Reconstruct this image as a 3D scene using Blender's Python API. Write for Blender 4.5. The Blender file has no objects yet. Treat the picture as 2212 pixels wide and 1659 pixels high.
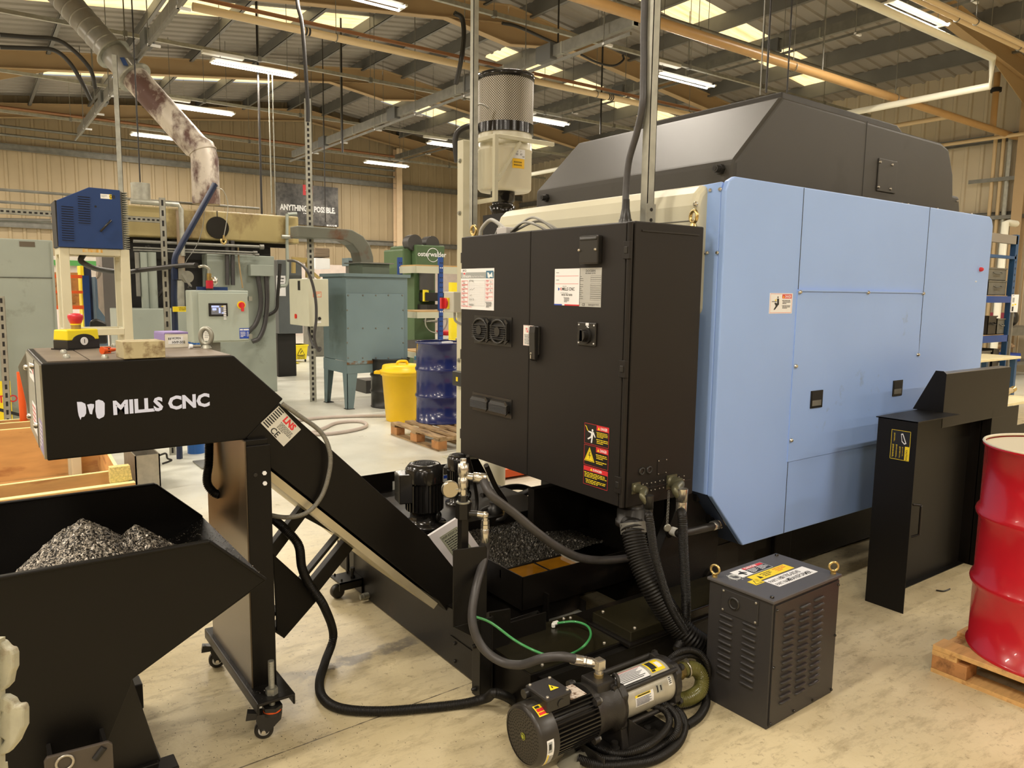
import bpy, bmesh, math, random
from mathutils import Vector, Matrix, Quaternion
random.seed(7)
PI = math.pi
SC = bpy.context.scene
COL = SC.collection
V = Vector

# ---------------------------------------------------------------- camera
W, H, F = 2212, 1659, 1627.05
YAW, PITCH, ROLL = math.radians(54.137), math.radians(7.065), math.radians(0.757)
CAMPOS = V((0, 0, 1.6))
FW = V((math.cos(YAW)*math.cos(PITCH), math.sin(YAW)*math.cos(PITCH), -math.sin(PITCH)))
_r = V((math.sin(YAW), -math.cos(YAW), 0)); _u = _r.cross(FW)
RT = _r*math.cos(ROLL) + _u*math.sin(ROLL)
UP = _u*math.cos(ROLL) - _r*math.sin(ROLL)
cam = bpy.data.cameras.new('camera'); cam.sensor_width = 36; cam.lens = F/W*36
cam.clip_start = 0.05; cam.clip_end = 200
camo = bpy.data.objects.new('camera', cam); COL.objects.link(camo)
camo.matrix_world = Matrix(((RT.x, UP.x, -FW.x, 0), (RT.y, UP.y, -FW.y, 0), (RT.z, UP.z, -FW.z, 1.6), (0, 0, 0, 1)))
SC.camera = camo

# ---------------------------------------------------------------- world, exposure
SC.view_settings.view_transform = 'Standard'; SC.view_settings.look = 'None'
SC.view_settings.gamma = 1; SC.view_settings.use_curve_mapping = False
SC.view_settings.exposure = 0.0
wd = bpy.data.worlds.new('sky'); SC.world = wd; wd.use_nodes = True
wd.node_tree.nodes['Background'].inputs[0].default_value = (.62, .7, .8, 1)
wd.node_tree.nodes['Background'].inputs[1].default_value = .6
SC.cycles.use_denoising = True
SC.cycles.max_bounces = 6; SC.cycles.diffuse_bounces = 3; SC.cycles.glossy_bounces = 3
SC.cycles.caustics_reflective = False; SC.cycles.caustics_refractive = False
SC.cycles.sample_clamp_indirect = 4
LAMP_W = 148.0           # each twin batten's own light
LAMP_TINT = (1.0, .90, .77)
SKY_GLOW = 1.25           # daylight through the rooflights

def at(u, v, X=None, Y=None, Z=None, D=None):
    """point of the place that the photograph shows at pixel (u, v), on a plane x=X, y=Y or z=Z (or D metres ahead)"""
    d = FW + RT*((u-W/2)/F) - UP*((v-H/2)/F)
    if X is not None: t = X/d.x
    elif Y is not None: t = Y/d.y
    elif Z is not None: t = (Z-1.6)/d.z
    else: t = D
    return CAMPOS + d*t

# ---------------------------------------------------------------- colour and materials
TINT = (1.0, .87, .69)
def lin(c): c /= 255.0; return c/12.92 if c <= .04045 else ((c+.055)/1.055)**2.4
def ob(r, g, b, k=1.0): return tuple(min(.92, lin(x)/t*k) for x, t in zip((r, g, b), TINT))
MATS = {}
def mat(name, col, rough=.5, metal=0.0, var=.0, scale=6.0, col2=None, dirt=0.0, dscale=3.0, bump=0.0, bscale=60.0, spec=.5, stretch=None, coat=0.0):
    """procedural material: colour with fine variation and an optional second dirt / wear colour in patches"""
    if name in MATS: return MATS[name]
    m = bpy.data.materials.new(name); m.use_nodes = True; MATS[name] = m
    nt = m.node_tree; N = nt.nodes; L = nt.links; b = N['Principled BSDF']
    b.inputs['Roughness'].default_value = rough; b.inputs['Metallic'].default_value = metal
    b.inputs['Specular IOR Level'].default_value = spec
    b.inputs['Coat Weight'].default_value = coat
    b.inputs['Base Color'].default_value = (*col, 1); m.diffuse_color = (*col, 1)
    if var or col2 or bump:
        tc = N.new('ShaderNodeTexCoord'); src = tc.outputs['Object']
        if stretch:
            mp = N.new('ShaderNodeMapping'); mp.inputs['Scale'].default_value = stretch; L.new(src, mp.inputs[0]); src = mp.outputs[0]
    out = None
    if var:
        n = N.new('ShaderNodeTexNoise'); n.inputs['Scale'].default_value = scale; n.inputs['Detail'].default_value = 5
        L.new(src, n.inputs['Vector'])
        r = N.new('ShaderNodeMapRange'); r.inputs['From Min'].default_value = .3; r.inputs['From Max'].default_value = .7
        r.inputs['To Min'].default_value = 1-var; r.inputs['To Max'].default_value = 1+var; L.new(n.outputs[0], r.inputs[0])
        h = N.new('ShaderNodeHueSaturation'); h.inputs['Color'].default_value = (*col, 1); L.new(r.outputs[0], h.inputs['Value']); out = h.outputs[0]
    if col2:
        n2 = N.new('ShaderNodeTexNoise'); n2.inputs['Scale'].default_value = dscale; n2.inputs['Detail'].default_value = 7; n2.inputs['Roughness'].default_value = .62
        L.new(src, n2.inputs['Vector'])
        r2 = N.new('ShaderNodeMapRange'); t = .69-dirt*.5; r2.inputs['From Min'].default_value = t; r2.inputs['From Max'].default_value = t+.14
        L.new(n2.outputs[0], r2.inputs[0])
        mx = N.new('ShaderNodeMix'); mx.data_type = 'RGBA'; mx.inputs['A'].default_value = (*col, 1); mx.inputs['B'].default_value = (*col2, 1)
        L.new(r2.outputs[0], mx.inputs['Factor'])
        if out: L.new(out, mx.inputs['A'])
        out = mx.outputs['Result']
    if out: L.new(out, b.inputs['Base Color'])
    if bump:
        n3 = N.new('ShaderNodeTexNoise'); n3.inputs['Scale'].default_value = bscale; n3.inputs['Detail'].default_value = 3; L.new(src, n3.inputs['Vector'])
        bp = N.new('ShaderNodeBump'); bp.inputs['Strength'].default_value = bump; bp.inputs['Distance'].default_value = .004
        L.new(n3.outputs[0], bp.inputs['Height']); L.new(bp.outputs[0], b.inputs['Normal'])
    return m
def glow(name, col, strength):
    if name in MATS: return MATS[name]
    m = bpy.data.materials.new(name); m.use_nodes = True; MATS[name] = m
    b = m.node_tree.nodes['Principled BSDF']; b.inputs['Base Color'].default_value = (*[min(.8, c) for c in col], 1)
    b.inputs['Emission Color'].default_value = (*col, 1); b.inputs['Emission Strength'].default_value = strength
    return m

# ---------------------------------------------------------------- object tags
ORG = {}
def tag(o, label=None, cat=None, group=None, kind=None):
    if label: o['label'] = label
    if cat: o['category'] = cat
    if group: o['group'] = group
    if kind: o['kind'] = kind
    return o
def thing(name, loc, label, cat, group=None):
    o = bpy.data.objects.new(name, None); COL.objects.link(o); o.empty_display_size = .1
    o.location = V(loc); ORG[o.name] = V(loc)
    return tag(o, label, cat, group)

# ---------------------------------------------------------------- mesh building
_TXT = {}
def text_geo(s, bold):
    k = (s, bold)
    if k not in _TXT:
        c = bpy.data.curves.new('t', 'FONT'); c.body = s; c.size = 1; c.resolution_u = 2; c.fill_mode = 'FRONT'; c.offset = .02*bold
        o = bpy.data.objects.new('t', c); COL.objects.link(o)
        me = bpy.data.meshes.new_from_object(o.evaluated_get(bpy.context.evaluated_depsgraph_get()))
        vs = [v.co.copy() for v in me.vertices]; fs = [tuple(p.vertices) for p in me.polygons]
        bpy.data.objects.remove(o); bpy.data.curves.remove(c); bpy.data.meshes.remove(me)
        x0 = min([v.x for v in vs] or [0]); x1 = max([v.x for v in vs] or [1])
        _TXT[k] = (vs, fs, x0, x1)
    return _TXT[k]
def spline(pts, n=8):
    P = [V(p) for p in pts]
    if len(P) < 3: return P
    E = [P[0]*2-P[1]] + P + [P[-1]*2-P[-2]]; out = []
    for i in range(1, len(E)-2):
        a, b, c, d = E[i-1:i+3]
        for k in range(n):
            t = k/n
            out.append(.5*((2*b)+(c-a)*t+(2*a-5*b+4*c-d)*t*t+(3*b-a-3*c+d)*t**3))
    return out+[P[-1]]
def resample(P, step):
    out = [P[0]]; acc = 0
    for a, b in zip(P, P[1:]):
        L = (b-a).length
        while L > 1e-9 and acc+L >= step:
            a = a+(b-a)*((step-acc)/L); L = (b-a).length; out.append(a); acc = 0
        acc += L
    return out if len(out) > 2 else P
def perp(d):
    d = d.normalized(); a = V((0, 0, 1)) if abs(d.z) < .9 else V((1, 0, 0))
    x = d.cross(a).normalized(); return x, d.cross(x).normalized()

class MB:
    def __init__(s): s.v = []; s.f = []; s.m = []; s.sm = []; s.mats = []
    def mi(s, m):
        if m not in s.mats: s.mats.append(m)
        return s.mats.index(m)
    def add(s, vs, fs, m, smooth=False):
        o = len(s.v); s.v += [V(p) for p in vs]; k = s.mi(m)
        for f in fs: s.f.append(tuple(i+o for i in f)); s.m.append(k); s.sm.append(smooth)
        return s
    def box(s, a, b, m): return s.obox(a, (b[0]-a[0], 0, 0), (0, b[1]-a[1], 0), (0, 0, b[2]-a[2]), m)
    def obox(s, o, x, y, z, m):
        o, x, y, z = V(o), V(x), V(y), V(z)
        return s.add([o, o+x, o+x+y, o+y, o+z, o+x+z, o+x+y+z, o+y+z],
                     [(0, 3, 2, 1), (4, 5, 6, 7), (0, 1, 5, 4), (1, 2, 6, 5), (2, 3, 7, 6), (3, 0, 4, 7)], m)
    def beam(s, a, b, w, h, m, up=(0, 0, 1)):
        a, b = V(a), V(b); d = (b-a).normalized(); x = d.cross(V(up))
        if x.length < 1e-4: x = d.cross(V((1, 0, 0)))
        x.normalize(); y = x.cross(d)
        return s.obox(a-x*w/2-y*h/2, b-a, x*w, y*h, m)
    def prism(s, poly, vec, m, cap=True):
        n = len(poly); P = [V(p) for p in poly]; vec = V(vec)
        fs = [(i, (i+1) % n, (i+1) % n+n, i+n) for i in range(n)]
        if cap: fs += [tuple(reversed(range(n))), tuple(range(n, 2*n))]
        return s.add(P+[p+vec for p in P], fs, m)
    def quad(s, pts, m): return s.add(pts, [tuple(range(len(pts)))], m)
    def lathe(s, o, axis, prof, m, n=24, smooth=True, cap=True, arc=None):
        """prof = [(distance along the axis, radius)]"""
        o = V(o); d = V(axis).normalized(); x, y = perp(d); k = len(prof); vs = []
        for t, r in prof:
            for i in range(n):
                a = 2*PI*i/n; vs.append(o+d*t+(x*math.cos(a)+y*math.sin(a))*r)
        fs = [(j*n+i, j*n+(i+1) % n, (j+1)*n+(i+1) % n, (j+1)*n+i) for j in range(k-1) for i in range(n)]
        s.add(vs, fs, m, smooth)
        if cap:
            s.add(vs[:n], [tuple(range(n))], m); s.add(vs[-n:], [tuple(reversed(range(n)))], m)
        return s
    def cyl(s, a, b, r, m, n=16, r1=None, smooth=True, cap=True):
        a, b = V(a), V(b); return s.lathe(a, b-a, [(0, r), ((b-a).length, r if r1 is None else r1)], m, n, smooth, cap)
    def hexnut(s, a, b, r, m): return s.cyl(a, b, r, m, 6, smooth=False)
    def tube(s, P, r, m, n=10, ridge=None, cap=True, closed=False):
        """round pipe along the points; ridge=(pitch, depth) makes corrugated conduit"""
        P = [V(p) for p in P]
        if ridge: P = resample(P, ridge[0]/4)
        k = len(P); T = [((P[min(i+1, k-1)]-P[max(i-1, 0)]).normalized() if not closed else (P[(i+1) % k]-P[i-1]).normalized()) for i in range(k)]
        x, _ = perp(T[0]); vs = []
        for i in range(k):
            x = (x-T[i]*x.dot(T[i])).normalized(); y = T[i].cross(x)
            rr = r[i] if isinstance(r, (list, tuple)) else r
            if ridge and i % 4 > 1: rr *= 1-ridge[1]*1.5
            for j in range(n):
                a = 2*PI*j/n; vs.append(P[i]+(x*math.cos(a)+y*math.sin(a))*rr)
        kk = k if closed else k-1
        s.add(vs, [(i*n+j, i*n+(j+1) % n, ((i+1) % k)*n+(j+1) % n, ((i+1) % k)*n+j) for i in range(kk) for j in range(n)], m, True)
        if cap and not closed: s.add(vs[:n], [tuple(range(n))], m); s.add(vs[-n:], [tuple(reversed(range(n)))], m)
        return s
    def torus(s, c, axis, R, r, m, n=24, k=8):
        c = V(c); x, y = perp(V(axis))
        return s.tube([c+(x*math.cos(2*PI*i/n)+y*math.sin(2*PI*i/n))*R for i in range(n)], r, m, k, closed=True)
    def ball(s, c, r, m, n=14, k=8, sq=(1, 1, 1)):
        c = V(c); vs = [c+V((0, 0, r*sq[2]))]
        for j in range(1, k):
            for i in range(n):
                a, b = PI*j/k, 2*PI*i/n
                vs.append(c+V((r*sq[0]*math.sin(a)*math.cos(b), r*sq[1]*math.sin(a)*math.sin(b), r*sq[2]*math.cos(a))))
        vs.append(c-V((0, 0, r*sq[2]))); z = len(vs)-1
        fs = [(0, 1+i, 1+(i+1) % n) for i in range(n)]
        fs += [(1+j*n+i, 1+(j+1)*n+i, 1+(j+1)*n+(i+1) % n, 1+j*n+(i+1) % n) for j in range(k-2) for i in range(n)]
        fs += [(1+(k-2)*n+i, z, 1+(k-2)*n+(i+1) % n) for i in range(n)]
        return s.add(vs, fs, m, True)
    def text(s, t, o, ux, uy, size, m, align='l', bold=0, sx=1.0):
        vs, fs, x0, x1 = text_geo(t, bold); ux, uy = V(ux).normalized(), V(uy).normalized()
        off = {'l': x0, 'c': (x0+x1)/2, 'r': x1}[align]
        return s.add([V(o)+ux*((p.x-off)*size*sx)+uy*(p.y*size) for p in vs], fs, m)
    def build(s, name, parent=None, loc=None, bevel=0, seg=2, norm=True, label=None, cat=None, group=None, kind=None, angle=35):
        if loc is None:
            if parent: loc = ORG[parent.name]
            else:
                lo = [min(p[i] for p in s.v) for i in range(3)]; hi = [max(p[i] for p in s.v) for i in range(3)]
                loc = ((lo[0]+hi[0])/2, (lo[1]+hi[1])/2, lo[2])
        loc = V(loc)
        me = bpy.data.meshes.new(name); me.from_pydata([tuple(p-loc) for p in s.v], [], s.f)
        for m in s.mats: me.materials.append(m)
        me.polygons.foreach_set('material_index', s.m); me.polygons.foreach_set('use_smooth', s.sm)
        if norm:
            b = bmesh.new(); b.from_mesh(me); bmesh.ops.recalc_face_normals(b, faces=b.faces); b.to_mesh(me); b.free()
        me.update()
        o = bpy.data.objects.new(name, me); COL.objects.link(o); ORG[o.name] = loc
        if parent: o.parent = parent; o.location = loc-ORG[parent.name]
        else: o.location = loc
        if bevel:
            bv = o.modifiers.new('bevel', 'BEVEL'); bv.width = bevel; bv.segments = seg; bv.limit_method = 'ANGLE'; bv.angle_limit = math.radians(angle)
        return tag(o, label, cat, group, kind)

def boltp(name, parent, pts, nrm, r, m, h=None, n=8):
    for p in pts: bolts(MB(), [p], nrm, r, m, h, n).build(name, parent)

def sticker(name, parent, o, ux, uy, w, h, base, items, nrm, t=.0008, label=None):
    """printed plate: o = top-left corner, ux right, uy down; items in fractions of w, h"""
    o, ux, uy, nrm = V(o), V(ux).normalized(), V(uy).normalized(), V(nrm).normalized(); b = MB()
    b.obox(o-nrm*.0004, ux*w, uy*h, nrm*(t+.0004), base)
    k = 1
    def q(x, y): return o+ux*(x*w)+uy*(y*h)+nrm*(t+.00006*k)
    for it in items:
        c = it[0]; k += 1
        if c == 'r': b.quad([q(it[1], it[2]), q(it[3], it[2]), q(it[3], it[4]), q(it[1], it[4])], it[5])
        elif c == 'f':
            x0, y0, x1, y1, m, e = it[1:]; ex, ey = e/w, e/h
            for a in ((x0, y0, x1, y0+ey), (x0, y1-ey, x1, y1), (x0, y0, x0+ex, y1), (x1-ex, y0, x1, y1)):
                b.quad([q(a[0], a[1]), q(a[2], a[1]), q(a[2], a[3]), q(a[0], a[3])], m)
        elif c == 'p': b.quad([q(x, y) for x, y in it[1]], it[2])
        elif c == 'c':
            x, y, r, m = it[1:5]; b.quad([q(x+r*math.cos(i*PI/10)*(h/w), y+r*math.sin(i*PI/10)) for i in range(20)], m)
        elif c == 'l':
            x0, y0, x1, y1, n, m = it[1:7]; rr = random.Random(int(x0*1e4+y1*1e3+n))
            for i in range(n):
                y = y0+(y1-y0)*i/n; x = x0+(.02 if i else 0)
                xe = x1 if i < n-1 else x0+(x1-x0)*.6; xe -= rr.random()*.12*(x1-x0); hh = (y1-y0)/n*.48
                while x < xe:
                    w1 = min((.05+.12*rr.random())*(x1-x0), xe-x)
                    b.quad([q(x, y), q(x+w1, y), q(x+w1, y+hh), q(x, y+hh)], m); x += w1+.025*(x1-x0)
        elif c == 't':
            tx, x, y, sz, m = it[1:6]; al = it[6] if len(it) > 6 else 'l'; bd = it[7] if len(it) > 7 else 0; sx = it[8] if len(it) > 8 else 1
            b.text(tx, q(x, y), ux, -uy, sz*h/.72, m, al, bd, sx)
    return b.build(name, parent, norm=False, label=label)
def bolts(b, pts, nrm, r, m, h=None, n=8):
    for p in pts: b.lathe(V(p)-V(nrm)*.002, nrm, [(0, r), ((h or r*.6)*.6+.002, r*.95), ((h or r*.6)+.002, r*.55)], m, n)
    return b
# ---------------------------------------------------------------- shared materials
M_wallr = mat('lit_wall_cladding', ob(202, 178, 138, .95), .55, var=.06, scale=1.2)  # lighter copy of the cladding; colour makes up for light missing on this wall
M_wall = mat('cream_wall_cladding', ob(203, 172, 124, .62), .55, var=.06, scale=1.2)
M_wallw = mat('white_blockwork', ob(222, 196, 170), .8, var=.06)
M_roof = mat('roof_sheet', ob(165, 148, 124, .78), .6, var=.07, scale=.8)
M_raft = mat('tan_steel', ob(182, 146, 98, .95), .5, var=.06, scale=1)
M_purl = mat('zinc_purlin', ob(105, 98, 85, 1.3), .45, .2, var=.1, scale=2)
M_galv = mat('galvanised', ob(165, 155, 130), .42, .55, var=.15, scale=14)
M_galvd = mat('dull_zinc', ob(120, 112, 95, 1.1), .5, .4, var=.15, scale=8)
M_chrome = mat('bright_steel', (.62, .59, .52), .25, .9, var=.1, scale=30)
M_steel = mat('brushed_steel', (.45, .42, .36), .38, .8, var=.12, scale=20)
M_gold = mat('yellow_zinc', (.62, .47, .2), .28, .9)
M_black = mat('black_powdercoat', (.008, .007, .006), .42, spec=.35, var=.06, scale=3, bump=.12, bscale=500)
M_cab = mat('black_cabinet_paint', ob(60, 51, 42, .32), .5, spec=.3, var=.04, scale=2, bump=.15, bscale=600)
M_charc = mat('charcoal_paint', ob(72, 65, 58, .5), .38, spec=.4, var=.06, scale=4, bump=.2, bscale=400)
M_gloss = mat('gloss_black', (.012, .011, .01), .16)
M_rub = mat('black_rubber', (.016, .014, .012), .45)
M_rubg = mat('grey_rubber', ob(62, 56, 50), .42, var=.1, scale=40)
M_plas = mat('black_plastic', (.018, .017, .016), .35)
M_white = mat('white_print', ob(238, 225, 205), .6)
M_paper = mat('cream_paper', ob(236, 222, 196), .65)
M_ink = mat('black_ink', (.02, .02, .02), .6)
M_red = mat('red_print', ob(215, 45, 45), .5)
M_yel = mat('yellow_print', ob(245, 205, 30), .5)
M_grn = mat('grey_print', ob(160, 155, 140), .6)
M_blu = mat('blue_print', ob(40, 70, 150), .5)
M_org = mat('orange_paint', ob(225, 85, 25), .45)
M_cream = mat('cream_paint', ob(225, 208, 165, .82), .4, var=.05, scale=3)
M_blue = mat('pale_blue_paint', ob(152, 174, 210, 1.0), .42, var=.03, scale=2, bump=.1, bscale=500)
M_dkcov = mat('dark_grey_cover', ob(84, 76, 64, .55), .48, spec=.35, var=.06, scale=2, col2=ob(72, 64, 52, .5), dirt=.25, dscale=2, bump=.15, bscale=500)
M_wood = mat('pale_timber', ob(214, 160, 92), .65, var=.16, scale=5, col2=ob(160, 105, 55), dirt=.3, dscale=3, stretch=(1, 6, 6))
M_woodd = mat('grey_timber', ob(165, 130, 85), .7, var=.2, scale=6, col2=ob(105, 75, 45), dirt=.35, dscale=4, stretch=(6, 1, 6))
M_woodb = mat('timber_block', ob(180, 120, 65), .7, var=.2, scale=9, col2=ob(115, 72, 38), dirt=.3, dscale=8)
M_edge = mat('ply_edge', ob(250, 225, 145), .7, var=.08)
M_grmach = mat('sage_machine_paint', ob(165, 163, 138, .8), .5, var=.06, scale=2, col2=ob(120, 118, 95), dirt=.2, dscale=2.5)
M_dark = mat('shade_black', (.008, .007, .006), .6)  # black parts, and black that stands in for shade inside openings

# ---------------------------------------------------------------- floor
def floor_material():
    m = bpy.data.materials.new('workshop_floor'); m.use_nodes = True; nt = m.node_tree; N = nt.nodes; L = nt.links; b = N['Principled BSDF']
    g = N.new('ShaderNodeNewGeometry'); pos = g.outputs['Position']
    def noise(sc, det=6, ro=.6, st=None):
        n = N.new('ShaderNodeTexNoise'); n.inputs['Scale'].default_value = sc; n.inputs['Detail'].default_value = det; n.inputs['Roughness'].default_value = ro
        if st:
            mp = N.new('ShaderNodeMapping'); mp.inputs['Rotation'].default_value = (0, 0, math.radians(35)); mp.inputs['Scale'].default_value = st; L.new(pos, mp.inputs[0]); L.new(mp.outputs[0], n.inputs['Vector'])
        else: L.new(pos, n.inputs['Vector'])
        return n.outputs[0]
    def rng(x, a, c, lo=0, hi=1):
        r = N.new('ShaderNodeMapRange'); r.inputs[1].default_value = a; r.inputs[2].default_value = c; r.inputs[3].default_value = lo; r.inputs[4].default_value = hi; L.new(x, r.inputs[0]); return r.outputs[0]
    def mix(f, a, c):
        x = N.new('ShaderNodeMix'); x.data_type = 'RGBA'; L.new(f, x.inputs['Factor'])
        for k, s in (('A', a), ('B', c)):
            if isinstance(s, tuple): x.inputs[k].default_value = (*s, 1)
            else: L.new(s, x.inputs[k])
        return x.outputs['Result']
    def mth(op, a, c):
        x = N.new('ShaderNodeMath'); x.operation = op
        for i, s in enumerate((a, c)):
            if isinstance(s, (int, float)): x.inputs[i].default_value = s
            else: L.new(s, x.inputs[i])
        return x.outputs[0]
    sep = N.new('ShaderNodeSeparateXYZ'); L.new(pos, sep.inputs[0])
    # worn cream concrete near, grey floor paint further into the hall
    cream = mix(rng(noise(1.3), .35, .68), ob(222, 196, 146), ob(200, 174, 124))
    cream = mix(rng(noise(5, 8, .75, (1, 3.2, 1)), .5, .68), cream, ob(176, 152, 108))
    cream = mix(rng(noise(26, 8, .75), .56, .7), cream, ob(150, 126, 88))
    grey = mix(rng(noise(1.1), .35, .65), ob(222, 210, 180), ob(206, 193, 164))
    grey = mix(rng(noise(18, 6, .7, (1, 3, 1)), .6, .75), grey, ob(170, 157, 130))
    w = mth('ADD', sep.outputs['Y'], mth('MULTIPLY', mth('SUBTRACT', noise(.9), .5), 3.0))
    col = mix(rng(w, 4.0, 6.2), cream, grey)
    # worn remnants of grey floor paint, laid as bands
    def dist(p, q):
        p, q = V(p), V(q); d = (q-p).normalized(); nx, ny = -d.y, d.x; c = nx*p.x+ny*p.y
        return mth('ABSOLUTE', mth('SUBTRACT', mth('ADD', mth('MULTIPLY', sep.outputs['X'], nx), mth('MULTIPLY', sep.outputs['Y'], ny)), c), 0)
    bd = dist(at(605, 1474, Z=0), at(904, 1379, Z=0))
    bd = mth('ADD', bd, mth('MULTIPLY', mth('SUBTRACT', noise(7), .5), .16))
    bm = mth('MULTIPLY', rng(bd, .035, .05, 1, 0), rng(sep.outputs['X'], .9, 1.1))
    bm = mth('MULTIPLY', bm, mth('MULTIPLY', rng(sep.outputs['X'], 1.55, 1.65, 1, 0), rng(noise(9), .36, .5)))
    col = mix(mth('MULTIPLY', bm, .8), col, ob(132, 118, 98))
    jd = mth('ADD', dist(at(523, 1657, Z=0), at(999, 1482, Z=0)), mth('MULTIPLY', mth('SUBTRACT', noise(14), .5), .012))
    col = mix(mth('MULTIPLY', rng(jd, .001, .004, 1, 0), rng(sep.outputs['Y'], 3.0, 2.9)), col, ob(90, 76, 56))
    sp = N.new('ShaderNodeTexVoronoi'); sp.inputs['Scale'].default_value = 34; L.new(pos, sp.inputs['Vector'])
    L.new(mix(mth('MULTIPLY', rng(sp.outputs['Distance'], .06, .11, 1, 0), rng(noise(2.2), .52, .6)), col, ob(70, 52, 36)), b.inputs['Base Color'])
    L.new(rng(noise(3), .3, .7, .26, .45), b.inputs['Roughness'])
    bp = N.new('ShaderNodeBump'); bp.inputs['Strength'].default_value = .12; bp.inputs['Distance'].default_value = .01; L.new(noise(30), bp.inputs['Height']); L.new(bp.outputs[0], b.inputs['Normal'])
    return m
XL, XR_, YB, YF = -9.4, 18.4, 25.0, -12.0
XRIDGE, ZRIDGE, SL = 9.4, 7.55, .126
XVAL = -.6; ZV = ZRIDGE-SL*(XRIDGE-XVAL)
def roofz(x): return ZRIDGE-SL*abs(x-XRIDGE) if x > XVAL else ZV+SL*(XVAL-x)
b = MB(); b.box((XL, YF, -.15), (XR_, YB, 0), floor_material()); b.build('floor', kind='structure')

def clad_wall(name, p, q, z0, ztop, nrm, m, low=None):
    """ribbed sheet wall from p to q; ztop(x, y) gives its height"""
    p, q, nrm = V(p), V(q), V(nrm); L = (q-p).length; d = (q-p)/L; vs = []; n = int(L/.333)
    prof = []
    for i in range(n+1):
        s = i*.333
        for ds, h in ((0, 0), (.12, 0), (.145, .03), (.20, .03), (.225, 0)):
            if s+ds <= L: prof.append((s+ds, h))
    prof.append((L, 0))
    for s, h in prof:
        a = p+d*s+nrm*h; vs += [(a.x, a.y, z0), (a.x, a.y, ztop(a.x, a.y))]
    b = MB(); b.add(vs, [(2*i, 2*i+2, 2*i+3, 2*i+1) for i in range(len(prof)-1)], m)
    o = p-nrm*.08
    top = [(o+d*L*t) for t in [0, .25, .5, .75, 1]]
    return b
rz = lambda x, y: roofz(x)+.15
b = clad_wall('wall_back', (XL, YB, 0), (XR_, YB, 0), 2.4, rz, (0, -1, 0), M_wall)
b.box((XL, YB-.06, 0), (XR_, YB+.1, 2.4), M_wallw); b.build('wall_back', kind='structure', norm=False)
b = clad_wall('wall_right', (XR_, YB, 0), (XR_, YF, 0), 0, rz, (-1, 0, 0), M_wallr); b.build('wall_right', kind='structure', norm=False)
b = clad_wall('wall_left', (XL, YF, 0), (XL, YB, 0), 0, rz, (1, 0, 0), M_wall); b.build('wall_left', kind='structure', norm=False)
b = clad_wall('wall_front', (XR_, YF, 0), (XL, YF, 0), 0, lambda x, y: roofz(x)+.15, (0, 1, 0), M_wall); b.build('wall_front', kind='structure', norm=False)
# roof sheet with ribs that run down the slope; rooflight strips are gaps filled by windows
RL = [(-7.2, -6.1), (-1.5, -.4), (4.5, 5.6), (10.5, 11.5), (15.7, 16.7), (21.4, 22.4)]
b = MB()
for x0, x1 in ((XL, XVAL), (XVAL, XRIDGE), (XRIDGE, XR_)):
    ys = []; y = YF
    while y < YB:
        ys += [(y, 0), (y+.2, 0), (y+.225, -.035), (y+.29, -.035), (y+.315, 0)]; y += .333
    e0, e1 = (x0+1.6, x1-1.2) if x0 > XVAL else (x0+1.2, x1-1.6)
    def strip(xa, xb, inside):
        vs = []
        for yy, h in ys: vs += [(xa, yy, roofz(xa)+h+.12), (xb, yy, roofz(xb)+h+.12)]
        fs = []
        for i in range(len(ys)-1):
            ym = (ys[i][0]+ys[i+1][0])/2
            if inside and any(a < ym < c for a, c in RL): continue
            fs.append((2*i, 2*i+1, 2*i+3, 2*i+2))
        b.add(vs, fs, M_roof)
    strip(x0+1e-3 if x0 == XVAL else x0, e0, False); strip(e0, e1, True); strip(e1, x1, False)
b.build('ceiling', kind='structure', norm=False)
# rooflights: translucent weathered sheet with daylight behind
def rooflight_material():
    m = bpy.data.materials.new('rooflight_sheet'); m.use_nodes = True; nt = m.node_tree; N = nt.nodes; L = nt.links; b = N['Principled BSDF']
    g = N.new('ShaderNodeNewGeometry'); mp = N.new('ShaderNodeMapping'); mp.inputs['Scale'].default_value = (.7, 6, 1); L.new(g.outputs['Position'], mp.inputs[0])
    n = N.new('ShaderNodeTexNoise'); n.inputs['Scale'].default_value = 1.6; n.inputs['Detail'].default_value = 6; L.new(mp.outputs[0], n.inputs['Vector'])
    c = N.new('ShaderNodeValToRGB'); c.color_ramp.elements[0].position = .3; c.color_ramp.elements[0].color = (.75, .5, .2, 1)
    c.color_ramp.elements[1].position = .55; c.color_ramp.elements[1].color = (1, .82, .45, 1); L.new(n.outputs[0], c.inputs[0])
    L.new(c.outputs[0], b.inputs['Emission Color']); b.inputs['Emission Strength'].default_value = SKY_GLOW
    b.inputs['Base Color'].default_value = (.6, .5, .3, 1); b.inputs['Roughness'].default_value = .5
    return m
M_rl = rooflight_material(); k = 0
for x0, x1 in ((XL, XVAL), (XVAL, XRIDGE), (XRIDGE, XR_)):
    e0, e1 = (x0+1.6, x1-1.2) if x0 > XVAL else (x0+1.2, x1-1.6)
    for a, c in RL:
        k += 1; b = MB(); n = 12
        for i in range(n):
            y0, y1 = a-.12+(c-a+.24)*i/n, a-.12+(c-a+.24)*(i+1)/n; h0, h1 = (.03 if i % 2 else 0), (.0 if i % 2 else .03)
            b.quad([(e0-.1, y0, roofz(e0-.1)+.15+h0), (e1+.1, y0, roofz(e1+.1)+.15+h0), (e1+.1, y1, roofz(e1+.1)+.15+h1), (e0-.1, y1, roofz(e0-.1)+.15+h1)], M_rl)
        b.build('window_%d' % k, kind='structure', norm=False)
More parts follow.
